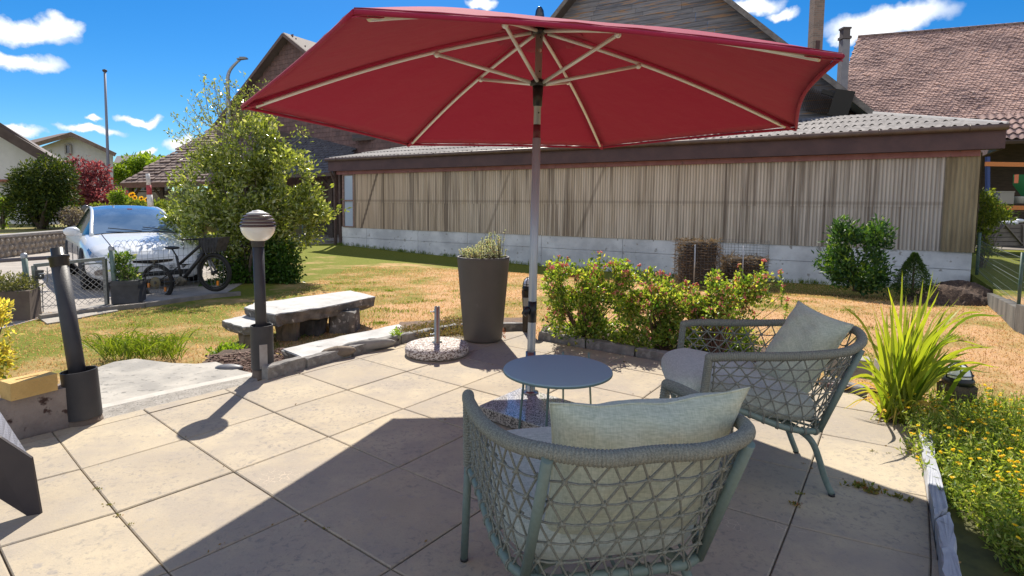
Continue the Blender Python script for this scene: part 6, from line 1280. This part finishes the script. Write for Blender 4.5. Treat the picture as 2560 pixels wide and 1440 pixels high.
def legstone(u0, u1, vt, vb, Y, dp, mat, parent, name='leg'):
    a, b = at(u0, vb, Y), at(u1, vb, Y); zt = at(u0, vt, Y).z; mb = MB(); y0 = Y
    stone(mb, [(a.x, y0), (b.x, y0), (b.x, y0 + dp), (a.x, y0 + dp)], ZL - .06, zt, .012, 5); return mb.build(name, mat, parent)
zt_b = .14
st_t = thing('stone_table', 'rough granite slab table on stone legs on the lawn behind the globe lamp post', 'table', G(790, 860, ZL))
tp4 = [G(u, v, zt_b) for u, v in ((606, 768), (680, 786), (800, 770), (941, 741), (878, 726), (640, 757))]
slabstone(tp4, zt_b, .15, 'top_slab', st_t, under=.93)
mLeg = M('table_leg_stone', (.26, .21, .15), (.12, .11, .1), 3, .9, .7, 30)
Yl = (tp4[1].y + tp4[0].y) / 2 + .1
legstone(692, 742, 800, 900, Yl, .12, mLeg, st_t); legstone(750, 800, 800, 880, Yl + .25, .25, M('dark_leg_stone', (.1, .1, .1), (.05, .05, .05), 5, .9, .7, 30), st_t); legstone(822, 884, 780, 850, tp4[2].y + .3, .3, mStn, st_t)
st_l = thing('stone_bench', 'small granite bench left of the stone table behind the globe lamp post', 'bench', G(600, 870, ZL)); zb1 = .03
slabstone([G(u, v, zb1) for u, v in ((553, 802), (612, 817), (660, 815), (655, 792), (612, 788))], zb1, .11, 'seat_slab', st_l, under=.8)
yb1 = G(600, 815, zb1).y + .08; legstone(598, 640, 825, 880, yb1, .2, mLeg, st_l)
st_r = thing('stone_bench', 'long pale granite bench slab just behind the patio kerb right of the lamp post', 'bench', G(860, 880, ZL)); zb2 = .06
slabstone([G(u, v, zb2) for u, v in ((712, 872), (756, 898), (800, 889), (900, 862), (1010, 832), (998, 811), (850, 840))], zb2, .1, 'seat_slab', st_r, under=.9)
legstone(770, 815, 885, 960, G(790, 880, zb2).y + .05, .2, mLeg, st_r); legstone(930, 970, 850, 900, G(950, 840, zb2).y + .08, .2, mLeg, st_r)
for k, (u, v, rx_, ry_, lb) in enumerate(((845, 880, .17, .05, 'small brown boulder between the kerb and the pale bench'), (920, 862, .28, .05, 'long grey stone lying between the kerb and the pale bench'))):
    mb = MB(); c = G(u, v, .06); d = Vector((.85, .5, 0)); 
    R_ = Matrix.Rotation(.5, 3, 'Z'); m2 = MB(); m2.ball((0, 0, 0), (rx_, ry_, .055), 14, 8); vv = m2.v[0] @ np.array(R_).T + rng.normal(0, .003, m2.v[0].shape) + np.array(tuple(c)); m2.v[0] = vv; one('boulder', m2, M('boulder_stone', (.25, .2, .15) if k == 0 else (.24, .23, .21), (.16, .13, .1) if k == 0 else (.3, .28, .26), 8, .9, .5, 30), lb, 'stone', c)
# bark mulch by the lamp post and slate piece
mb = MB(); mb.prism(corners([(505, 903), (560, 930), (640, 950), (700, 915), (720, 890), (640, 868), (560, 872)], -.1), -.3, -.11)
tag(mb.build('soil', mSoil), kind='structure')
mb = MB()
for k in range(900):
    u, v = rng.uniform(515, 735), rng.uniform(872, 945)
    if v > 905 + (u - 515) * .28 or v < 890 - (u - 515) * .1: continue
    c = G(u, v, -.1); mb.box(c + Vector((0, 0, rng.uniform(-.01, .012))), (rng.uniform(.015, .05), rng.uniform(.01, .02), .006), R=Matrix.Rotation(rng.uniform(0, PI), 3, 'Z') @ Matrix.Rotation(rng.normal(0, .5), 3, 'X'))
tag(mb.build('bark_mulch', M('bark_chips', (.11, .06, .045), (.2, .13, .1), 30, .9, .4, 60, rmix=.7)), kind='stuff')
mb = MB(); mb.ball(G(573, 920, -.06), (.13, .06, .035), 12, 7); one('slate_stone', mb, M('slate', (.1, .1, .11), (.16, .16, .17), 5, .5), 'dark smooth stone at the corner of the step slabs by the bark chips', 'stone', G(573, 920, -.06))

# ================================================================== ROUND SPARE STAND, TALL PLANTER, LOW LIGHTS
c = G(1088, 893); c = Vector((c.x, c.y + .13, 0)); ra = .305
ss = thing('round_parasol_stand', 'empty round exposed aggregate parasol stand with a steel tube, left of the tall planter', 'parasol stand', c)
mAg = granite('exposed_aggregate', (.16, .11, .09), (.66, .6, .55), .8, 90)
zt_s = .11; mb = MB(); mb.lathe([(ra * .9, .002), (ra * .985, .012), (ra, .03), (ra, .065), (ra * .96, .092), (ra * .8, .108), (0, .113)], c, 44); mb.build('base', mAg, ss)
mb = MB(); mb.lathe([(.05, .112), (.05, .117), (.027, .118), (.026, .46), (.0225, .46), (.0225, .2)], c, 22); tb_ = mb.build('tube', M('zinc_tube', (.55, .53, .42), (.45, .43, .35), 5, .3, metal=.8), ss)
mb = MB()
for z in (.41, .19): mb.tube([c + Vector((-.02, -.005, z)), c + Vector((-.062, -.012, z))], .005, 8); mb.box(c + Vector((-.06, -.012, z)), (.006, .03, .012)); mb.tube([c + Vector((-.025, 0, z)), c + Vector((-.036, 0, z))], .011, 8)
mb.build('wing_screw', mGal, tb_)
pc = G(1205, 858); pc = Vector((pc.x, pc.y + .16, 0)); zp = hz(pc, 641); w0 = (at(1253, 840, pc.y).x - at(1157, 840, pc.y).x) / 2; w1 = (at(1265, 641, pc.y).x - at(1134, 641, pc.y).x) / 2
tpn = thing('tall_planter', 'tall tapering grey brown planter at the edge of the patio', 'planter', pc)
mPl = M('taupe_plastic', (.085, .075, .067), (.10, .088, .078), 2, .55, .12, 25, c3=(.16, .14, .13), s3=5, t3=.68)
mb = MB(); mb.lathe([(0, .004), (w0 * .93, .004), (w0 * .985, .014), (w0, .03), (w0 + (w1 - w0) * .5, zp * .5), (w1 - .002, zp - .03), (w1, zp - .004), (w1 - .003, zp), (w1 - .018, zp), (w1 - .02, zp - .004), (w1 - .024, zp - .08)], pc, 56); mb.build('pot', mPl, tpn)
mb = MB(); mb.lathe([(0, zp - .045), (w1 - .022, zp - .05)], pc, 30); mb.build('soil_surface', mSoil, tpn)
mSed = leafM('pale_sedum', (.3, .36, .24), (.7, .74, .62), .3, .6, cc=(.6, .4, .35))
sd_ = thing('potted_sedum', 'pale grey green leafy sedum growing in the tall planter', 'plant', pc + Vector((0, 0, zp - .05)))
mb = MB(); br = MB(); bl2 = M('sedum_stem', (.16, .15, .08))
for k in range(170):
    a = rng.uniform(0, 2 * PI); r = rng.random() ** .5 * (w1 - .06); b0 = pc + Vector((math.cos(a) * r, math.sin(a) * r, zp - .05)); hgt = (.09 + .19 * max(0, .2 + math.cos(a - .2) * r / w1 * .9 + rng.normal(0, .18))) * 1.0 * (.35 if (math.cos(a) > .75 and r > w1 * .7) else 1)
    e = b0 + Vector((rng.normal(0, .02) - .02, rng.normal(0, .02), hgt + .03)); br.tube([b0, e], .0025, 4, caps=False); m2 = 20; tt = rng.uniform(.35, 1.03, m2); P = np.array([b0.lerp(e, x) for x in tt]); D = rng.normal(0, 1, (m2, 3)) + (0, 0, .4); mb.leaves(P, D, rng.uniform(.012, .024, m2), .0065)
mb.build('leaves', mSed, sd_); br.build('stems', bl2, sd_)
# bulkhead light on a rough stone pillar, twice
mPil = M('pillar_stone', (.12, .095, .07), (.07, .055, .045), 9, .95, .8, 40)
def bulkhead(base, w, h, label, rz=0):
    t = thing('garden_light', label, 'garden light', base, 0, 'low bulkhead lights on stone pillars'); mb = MB(); x, y = base.x, base.y; stone(mb, [(x - w / 2, y - w / 2), (x + w / 2, y - w / 2), (x + w / 2, y + w / 2), (x - w / 2, y + w / 2)], base.z, base.z + h, .008, 5); mb.build('pillar', mPil, t)
    c = Vector((x, y, base.z + h)); mb = MB(); mb.lathe([(0, .0), (w * .58, 0), (w * .6, .03), (w * .52, .05)], c, 20); mb.build('fitting', mBlk, t)
    mb = MB(); mb.lathe([(w * .5, .045), (w * .5, .07), (w * .42, .11), (w * .25, .135), (0, .14)], c, 20); mb.build('glass', M('milky_glass', (.85, .86, .88), rough=.15, coat=1), t)
    mb = MB()
    for a in (0, PI / 3, 2 * PI / 3): mb.tube([c + Vector((math.cos(a) * w * .54 * math.cos(q), math.sin(a) * w * .54 * math.cos(q), .045 + .105 * math.sin(q))) for q in np.linspace(0, PI, 13)], .004, 5)
    mb.tube([c + Vector((math.cos(q) * w * .53, math.sin(q) * w * .53, .07)) for q in np.linspace(0, 2 * PI, 25)], .004, 5); mb.build('cage', mBlk, t); return t
b1 = G(1322, 832); b1 = Vector((b1.x - .0, b1.y + .1, -.1)); bl1 = bulkhead(Vector((b1.x, b1.y, -.1)), .135, hz(b1, 725) + .1, 'bulkhead light on a stone pillar with a socket box, behind the parasol pole')
mb = MB(); q = Vector((b1.x - .03, b1.y - .08, hz(b1, 752))); mb.box(q, (.075, .03, .095)); mb.build('socket_box', M('grey_socket', (.42, .4, .38), rough=.5), bl1)
b2 = G(2388, 1045, -.05); bulkhead(Vector((b2.x, b2.y, -.1)), .16, hz(b2, 958) + .1, 'bulkhead light on a stone pillar among the yellow flowers at the right')

# ================================================================== PLANTS ROUND THE PATIO
mHon = leafM('berry_shrub_leaves', (.05, .13, .02), (.36, .48, .08), .5, .42, .5, cc=(.55, .5, .15)); mBer = leafM('pink_berries', (.75, .18, .16), (.95, .45, .4), .3, .4, cc=(.9, .5, .25), tcol=(1.2, .8, .7)); mStem = M('dark_red_stem', (.12, .06, .04), (.08, .05, .035), 9)
def berry(label, base, blobs, Y, n=3600, sp=()):
    s = Y / F; t = thing('berry_shrub', label, 'shrub', base, 0, 'pink berried shrubs behind the kerb'); B = [(at(u, v, Y + rng.uniform(-.12, .25)), (ru * s, min(.32, ru * s), rv * s)) for u, v, ru, rv in blobs]
    P, D = cloud_pts(B, int(n * 3.0)); P, D = clumpy(P, D, .1, .6); k = P[:, 2] > .03; P, D = P[k], D[k]; d = D * .5 + rng.normal(0, .6, D.shape); d[:, 2] += .2; ln = rng.uniform(.026, .052, len(P)); mb = MB(); mb.leaves(P, d, ln, ln * .32)
    br = MB(); tips = [Vector(P[i]) for i in rng.choice(len(P), 60, replace=False)]; branches(br, base, tips, .007, .0018, 4, .12); BP = []
    for u, v in sp:
        e = at(u, v, Y + rng.uniform(-.1, .2)); a = e + Vector((rng.normal(0, .03), rng.normal(0, .03), -.2)); br.tube([base.lerp(a, .5) + Vector((0, 0, .05)), a, e], .003, 4, caps=False); q = np.array([a.lerp(e, x) for x in rng.uniform(.1, 1, 34)]); mb.leaves(q, rng.normal(0, 1, (34, 3)) + (0, 0, .6), rng.uniform(.02, .04, 34), .011); BP.append(np.array(e))
    zq = P[:, 2] + .4 * np.abs(D[:, 2]); idx = rng.choice(len(P), 170, p=np.clip(P[:, 2], .02, 2) ** 1.5 / (np.clip(P[:, 2], .02, 2) ** 1.5).sum(), replace=False); BP += list(P[idx]); bb3 = MB()
    for c_ in BP:
        for q in range(rng.integers(4, 9)): bb3.ball(c_ + rng.normal(0, .012, 3), rng.uniform(.006, .011), 5, 4, rnd=rng.random())
    mb.build('leaves', mHon, t); br.build('stems', mStem, t); bb3.build('berries', mBer, t)['kind'] = 'stuff'
berry('left pink berried shrub right behind the parasol pole', G(1460, 858), [(1430, 760, 62, 80), (1400, 700, 48, 50), (1500, 740, 66, 90), (1540, 690, 50, 40), (1470, 820, 80, 40), (1380, 800, 30, 45), (1560, 790, 40, 50)], 5.75, 4600, ((1395, 640), (1420, 648), (1500, 632), (1545, 655), (1600, 665), (1370, 665)))
berry('middle pink berried shrub in front of the compost baskets', G(1660, 885), [(1600, 760, 46, 62), (1640, 770, 62, 85), (1625, 710, 34, 36), (1700, 760, 55, 60), (1600, 830, 55, 40), (1690, 830, 50, 45), (1560, 850, 40, 25)], 5.5, 3600, ((1625, 672), (1672, 688), (1715, 705)))
berry('right pink berried shrub reaching out behind the right chair', G(1790, 905), [(1740, 790, 50, 66), (1790, 760, 60, 55), (1850, 725, 52, 42), (1900, 720, 46, 36), (1760, 810, 60, 55), (1850, 790, 50, 40), (1820, 850, 70, 40), (1790, 700, 24, 22)], 5.4, 3600, ((1910, 652), (1950, 680), (1960, 715), (1968, 748), (1850, 662), (1795, 685)))
# iris clump
mIr = leafM('iris_leaves', (.09, .17, .018), (.36, .42, .045), .52, .4, .5, cc=(.55, .36, .14), tcol=(1.4, 1.3, .55)); Yi = G(2235, 1062).y + .05
ir = thing('iris_clump', 'clump of tall yellow green sword leaves at the right edge of the patio', 'plant', G(2240, 1058)); mb = MB(); ib = G(2245, 1050)
def blade(mb, b, e, w, bend, rnd):
    b, e = Vector(b), Vector(e); L_ = (e - b).length; mid = b.lerp(e, .55) + Vector((0, 0, bend * L_)); P = crom([b, mid, e], 6); T = np.gradient(P, axis=0); sd2 = np.array([rng.normal(), rng.normal() * .6, 0]); V_ = []; n = len(P)
    for i, (p, t2) in enumerate(zip(P, T)): s_ = np.cross(t2, [sd2[1], -sd2[0] + .3, .1]); s_ /= np.linalg.norm(s_) + 1e-9; ww = w * min(1, .65 + i / n) * (1 - (i / (n - 1)) ** 3 * .97); V_ += [p - s_ * ww, p + s_ * ww]
    mb.add(np.array(V_), [(2 * i, 2 * i + 1, 2 * i + 3, 2 * i + 2) for i in range(n - 1)], True, rnd)
tips = [(2195, 785), (2225, 718), (2268, 755), (2290, 730), (2325, 725), (2360, 715), (2395, 760), (2250, 690), (2310, 690), (2340, 850), (2180, 870), (2160, 900), (2400, 830), (2430, 870), (2480, 880), (2500, 925), (2380, 800), (2350, 790), (2210, 840), (2150, 940), (2130, 905), (2270, 820), (2300, 800), (2440, 800), (2415, 900), (2230, 760), (2285, 770), (2210, 750), (2375, 740), (2460, 930)]
for k in range(150):
    u, v = tips[k % len(tips)] if k < 60 else (rng.normal(2290, 85), rng.uniform(770, 960)); u += rng.normal(0, 9); v += rng.normal(0, 12); e = at(u, v, Yi + rng.normal(0, .2)); b = ib + Vector((rng.normal(0, .055), rng.normal(0, .05), 0)); sp2 = abs(u - 2270)
    blade(mb, b, e, rng.uniform(.007, .016), .03 + sp2 / 1100, min(.79, max(0, rng.normal(.5, .25))))
for k in range(34):
    a = rng.uniform(0, 2 * PI); e = ib + Vector((math.cos(a) * rng.uniform(.15, .38), math.sin(a) * .3, rng.uniform(.02, .16))); blade(mb, ib + Vector((rng.normal(0, .04), rng.normal(0, .04), 0)), e, .006, .35, rng.uniform(.75, 1))
mb.build('leaves', mIr, ir)
rt_ = MB(); 
for k in range(40): a = rng.uniform(0, 2 * PI); rt_.tube([ib + Vector((0, 0, .03)), ib + Vector((math.cos(a) * rng.uniform(.05, .17), math.sin(a) * rng.uniform(.05, .12), .012))], .006, 5)
rt_.build('base', mSoil, ir)
# laurel and dwarf conifer by the shed wall
mLau = leafM('laurel_leaves', (.018, .06, .022), (.07, .16, .035), .3, .5, .4, cc=(.2, .32, .04)); lb_ = G(2140, 728, ZL); Yl2 = lb_.y; s = Yl2 / F
plant('laurel_shrub', 'dark green broad leaved laurel shrub against the pale wall of the shed', 'shrub', lb_, [(at(2135, 660, Yl2), (80 * s, .5, 58 * s)), (at(2110, 600, Yl2), (45 * s, .4, 45 * s)), (at(2175, 600, Yl2), (48 * s, .4, 42 * s)), (at(2110, 565, Yl2), (12 * s, .12, 26 * s)), (at(2088, 575, Yl2), (12 * s, .12, 26 * s)), (at(2200, 568, Yl2), (20 * s, .15, 24 * s)), (at(2150, 575, Yl2), (14 * s, .12, 18 * s)), (at(2150, 700, Yl2), (70 * s, .45, 32 * s))], 6500, .11, mLau, wr=.42, ntip=16, tr=.014, keep=.72, cl=.22, up=.4)
mCon = leafM('conifer_needles', (.02, .06, .015), (.08, .15, .03), .25, .6); cb = G(2280, 742, ZL); Yc2 = cb.y; s = Yc2 / F
cn = thing('dwarf_conifer', 'small cone shaped dwarf conifer between the laurel and the mulch heap', 'conifer', cb); n = 6500; hh = rng.random(n) ** .8; H_ = (742 - 632) * s; R0 = 38 * s; a = rng.uniform(0, 2 * PI, n); prof_ = np.interp(hh, [0, .15, .4, .7, 1], [.75, 1, .95, .55, .05]) * (1 + .14 * np.sin(hh * 60 + a * 7)); r = R0 * prof_ * rng.random(n) ** .25
P = np.stack([cb.x + r * np.cos(a), cb.y + r * np.sin(a), cb.z + hh * H_], 1); D = np.stack([np.cos(a), np.sin(a), np.full(n, .7)], 1) + rng.normal(0, .4, (n, 3)); mb = MB(); mb.leaves(P, D, rng.uniform(.03, .055, n), .007); mb.build('crown', mCon, cn); mb = MB(); mb.tube([cb, cb + Vector((0, 0, H_ * .8))], [.03, .01], 8); mb.build('trunk', mBark, cn)
mb = MB(); hc = G(2400, 748, ZL); hx = 70 * hc.y / F
def heap(a, b): x, y = 2 * a - 1, 2 * b - 1; h = max(0, 1 - x * x - y * y) ** .8; return Vector((hc.x + x * 1.0, hc.y + .1 + y * .7, ZL - .2 + .5 * h * (1 + .12 * math.sin(9 * x + 5 * y)) + rng.normal(0, .007) * (h > 0)))
mb.grid(heap, 36, 28, smooth=False); tag(mb.build('mulch_heap', mSoil, None, off=hc), kind='stuff')
# shrub at the shed's right corner
Ys = 14.2; s = Ys / F; sb0 = at(2455, 640, Ys); sb0.z = 0
plant('corner_shrub', 'sunlit yellow green shrub at the right end of the shed by the barn bay', 'shrub', sb0, [(at(2475, 530, Ys), (40 * s, .5, 40 * s)), (at(2462, 498, Ys), (18 * s, .3, 24 * s)), (at(2505, 545, Ys), (28 * s, .4, 18 * s)), (at(2455, 585, Ys), (22 * s, .4, 26 * s)), (at(2462, 620, Ys), (26 * s, .4, 18 * s))], 3600, .09, mGar, ntip=12, tr=.012, keep=.72, cl=.25)
# compost baskets
def basket(u0, u1, vt, vb, fill, label):
    Y = G((u0 + u1) / 2, vb, ZL).y; a, b = at(u0, vb, Y), at(u1, vb, Y); w = (b.x - a.x); cx = (a.x + b.x) / 2; cy = Y + w / 2; H_ = at(u0, vt, Y).z - ZL; t = thing('compost_basket', label, 'compost bin', (cx, cy, ZL), 0, 'wire compost baskets'); mb = MB(); r = w / 2; nseg = 40
    for i in range(nseg): x = cx + r * math.cos(2 * PI * i / nseg); y = cy + r * math.sin(2 * PI * i / nseg); mb.tube([(x, y, ZL), (x, y, ZL + H_)], .0022, 4, caps=False)
    z = ZL
    while z < ZL + H_: mb.tube([(cx + r * math.cos(q), cy + r * math.sin(q), z) for q in np.linspace(0, 2 * PI, 33)], .0022, 4, caps=False); z += .06
    mb.build('wire', M('basket_wire', (.16, .17, .18), metal=.5), t); mb = MB(); mb.tube([(cx - r * .42, cy - r * .95, ZL), (cx - r * .42, cy - r * .95, ZL + H_ * .9)], .016, 8); mb.build('stake', mGal, t)
    f = MB(); n = 3600; aa = rng.uniform(0, 2 * PI, n); rr = r * .93 * rng.random(n) ** .3; zz = ZL + rng.random(n) * H_ * fill; P = np.stack([cx + rr * np.cos(aa), cy + rr * np.sin(aa), zz], 1); f.leaves(P, rng.normal(0, 1, (n, 3)) * (1, 1, .45), rng.uniform(.06, .2, n), .008); f.lathe([(r * .82, 0), (r * .85, H_ * fill * .92), (0, H_ * fill * .97)], (cx, cy, ZL), 20, rnd=0)
    return f.build('garden_waste', leafM('dry_garden_waste', (.05, .035, .025), (.3, .2, .12), .15, .9, cc=(.35, .27, .2)), t)
basket(1703, 1815, 600, 716, 1.0, 'full wire compost basket of brown garden waste, left of the two against the shed')
basket(1822, 1940, 602, 716, .62, 'half empty wire compost basket, right of the two against the shed')
# grass tuft, herbs, cushion plants
gp = G(330, 905, -.2); t = thing('grass_clump', 'long leaved bright green grass clump behind the step slabs', 'plant', gp); mb = MB()
for k in range(420):
    b = G(rng.uniform(235, 440), rng.uniform(885, 908), -.2); b.y += .1; e = b + Vector((rng.normal(0, .16), rng.normal(0, .1), rng.uniform(.08, .26))); blade(mb, b, e, rng.uniform(.003, .006), .25, rng.random())
mb.build('blades', mGreen, t)
plant('leafy_herb', 'small bright green leafy plant beside the bark chips below the left stone bench', 'plant', G(565, 885, -.2), [(G(565, 878, -.16), (.2, .1, .08)), (G(545, 872, -.15), (.1, .08, .08)), (G(592, 880, -.15), (.09, .08, .07))], 500, .05, leafM('herb_leaves', (.1, .2, .02), (.3, .42, .05), .45, .5), ntip=6)
plant('small_weed', 'small bright green seedling on the kerb at the end of the pale bench', 'plant', G(988, 850, .05), [(G(988, 836, .09), (.055, .05, .06))], 160, .035, leafM('seedling_leaves', (.15, .3, .03), (.38, .5, .06), .45, .5), ntip=4)
mb = MB(); P = []; 
for k in range(5200):
    u, v = rng.uniform(990, 1160), rng.uniform(798, 842)
    if v > 842 - (u - 990) * .03 or v < 826 - (u - 990) * .22: continue
    P.append(G(u, v, .05) + Vector((0, 0, rng.uniform(-.03, .035))))
P = np.array([tuple(q) for q in P]); mb.leaves(P, rng.normal(0, .6, P.shape) + (0, 0, .8), rng.uniform(.015, .03, len(P)), .006); tag(mb.build('thyme_mat', leafM('thyme_leaves', (.10, .09, .04), (.24, .2, .09), .3, .7, cc=(.35, .2, .15)), None, off=G(1060, 825)), 'low brownish cushion of thyme behind the kerb left of the tall planter', 'ground cover plant')
mb = MB(); m3 = 60; P = np.array([tuple(G(rng.uniform(1245, 1262), rng.uniform(822, 842), rng.uniform(0, .06))) for _ in range(m3)]); mb.leaves(P, rng.normal(0, 1, (m3, 3)), .03, .006); tag(mb.build('red_sedum', leafM('red_leaves', (.35, .08, .05), (.5, .2, .1), .3), None, off=G(1252, 835)), 'tiny red leaved sedum at the foot of the tall planter', 'plant')
# yellow flower meadow at the right
mMead = leafM('meadow_leaves', (.1, .19, .035), (.42, .5, .1), .45, .5, cc=(.45, .45, .2)); mYf = leafM('yellow_petals', (.85, .6, .02), (.95, .75, .05), .3, .5)
mb = MB(); fl_ = MB(); n = 0
mS_ = M('meadow_soil', (.06, .06, .02), (.1, .1, .03), 10); sm = MB(); sm.prism([G(2335, 1062, 0), G(2400, 1440, 0), (3.4, .6), (6, 1.2), (6, 3.6), G(2420, 1030, 0)], -.3, -.06); tag(sm.build('soil', mS_), kind='structure')
while n < 1500:
    x, y = rng.uniform(1.5, 4.2), rng.uniform(1.0, 4.1)
    u, v = prj((x, y, 0))
    kx = 1.95 if y < 2.6 else 1.95 + (y - 2.6) * .42
    if x < np.interp(y, [1.0, 2.2, 3.1, 4.1], [1.86, 2.04, 2.30, 3.0]) + .04 or u > 2900 or y > 3.9 - (x - 2.4) * .1: continue
    n += 1; h = rng.uniform(.08, .2) + (.08 if x > 2.4 else 0); b = Vector((x, y, -.06)); e = b + Vector((rng.normal(0, .06), rng.normal(0, .06), h)); mb.tube([b, b.lerp(e, .5) + Vector((rng.normal(0, .01), 0, 0)), e], .0016, 3, caps=False, rnd=rng.random() * .8)
    m2 = 24; tt = rng.uniform(.0, .9, m2); P = np.array([b.lerp(e, q) for q in tt]) + rng.normal(0, .015, (m2, 3)); mb.leaves(P, rng.normal(0, 1, (m2, 3)) + (0, 0, .4), rng.uniform(.018, .045, m2), .0055)
    if rng.random() < .2:
        for q in range(rng.integers(1, 4)):
            c = e + Vector(rng.normal(0, .02, 3)); k = 7; a = np.arange(k) * 2 * PI / k; tl_ = rng.normal(0, .3, 2); fl_.leaves(np.tile(tuple(c), (k, 1)), np.stack([np.cos(a), np.sin(a), .25 + tl_[0] * np.cos(a) + tl_[1] * np.sin(a)], 1), .012, .0048); fl_.ball(c, .0045, 5, 4, rnd=.1)
tag(mb.build('flower_meadow', mMead), kind='stuff'); tag(fl_.build('meadow_flowers', mYf), kind='stuff')
# bits behind the right chair: concrete blocks and pipe
cb_ = G(2130, 950, 0); bq = thing('concrete_trough', 'small concrete trough behind the back of the right chair beside the sword leaves', 'trough', cb_); mb = MB(); c = G(2135, 940, 0); mb.box(c + Vector((.0, .1, .06)), (.34, .16, .16), rz=-.35); mb.box(c + Vector((.22, .02, .05)), (.02, .2, .15), rz=-.35); mb.build('block', mPave, bq)
mb = MB(); mb.tube([G(2060, 962, .03), G(2240, 985, .03)], .022, 10); one('brown_pipe', mb, M('brown_pipe_plastic', (.1, .05, .04), rough=.4), 'brown plastic pipe lying behind the flags right of the chair', 'pipe', G(2150, 970, .03))
# mesh fence on the retaining wall
ff2 = thing('mesh_fence', 'green wire mesh fence on the retaining wall at the right edge of the picture', 'fence', SB + Vector((.1, 0, 0)))
a = Vector((SB.x + .12, SB.y - .02, 0)); b = Vector((RW[1].x, RW[1].y, 0)); c_ = b + (b - a).normalized() * 3
mb = MB(); wirefence(a, c_, .78, .06, .12, .15, .0018, mb)
for z in (.12, .45, .78): mb.tube(crom([a + Vector((0, 0, z)), a.lerp(c_, .3) + Vector((0, 0, z - .03)), c_ + Vector((0, 0, z))], 6), .004, 5, caps=False)
mb.build('mesh', mGrnM, ff2)
for p, h in ((a, .95), (at(2548, 745, 7.9), .85)):
    mb = MB(); mb.tube([(p.x, p.y, -.1), (p.x, p.y, h)], .032 if h > .9 else .022, 10); mb.build('post', mPostG, ff2)
# a few dead leaves blown onto the flags
lt = MB()
for k in range(70):
    i = rng.uniform(0, 7); j = rng.uniform(0, 7)
    a_, b_ = (int(i), int(j)); p0 = JN[a_, b_]; p1 = JN[a_ + 1, b_]; p2 = JN[a_, b_ + 1]; s_ = rng.random(); jt = rng.normal(0, .012, 2)
    q_ = (p0[0] + (p1[0] - p0[0]) * s_, p0[1] + (p1[1] - p0[1]) * s_) if k % 2 else (p0[0] + (p2[0] - p0[0]) * s_, p0[1] + (p2[1] - p0[1]) * s_)
    lt.leaves(np.array([[q_[0] + jt[0], q_[1] + jt[1], .003]]), np.array([[rng.normal(), rng.normal(), .08]]), rng.uniform(.008, .022), .004)
tag(lt.build('leaf_litter', leafM('dead_leaf', (.12, .06, .03), (.3, .2, .08), .2, .8)), kind='stuff')
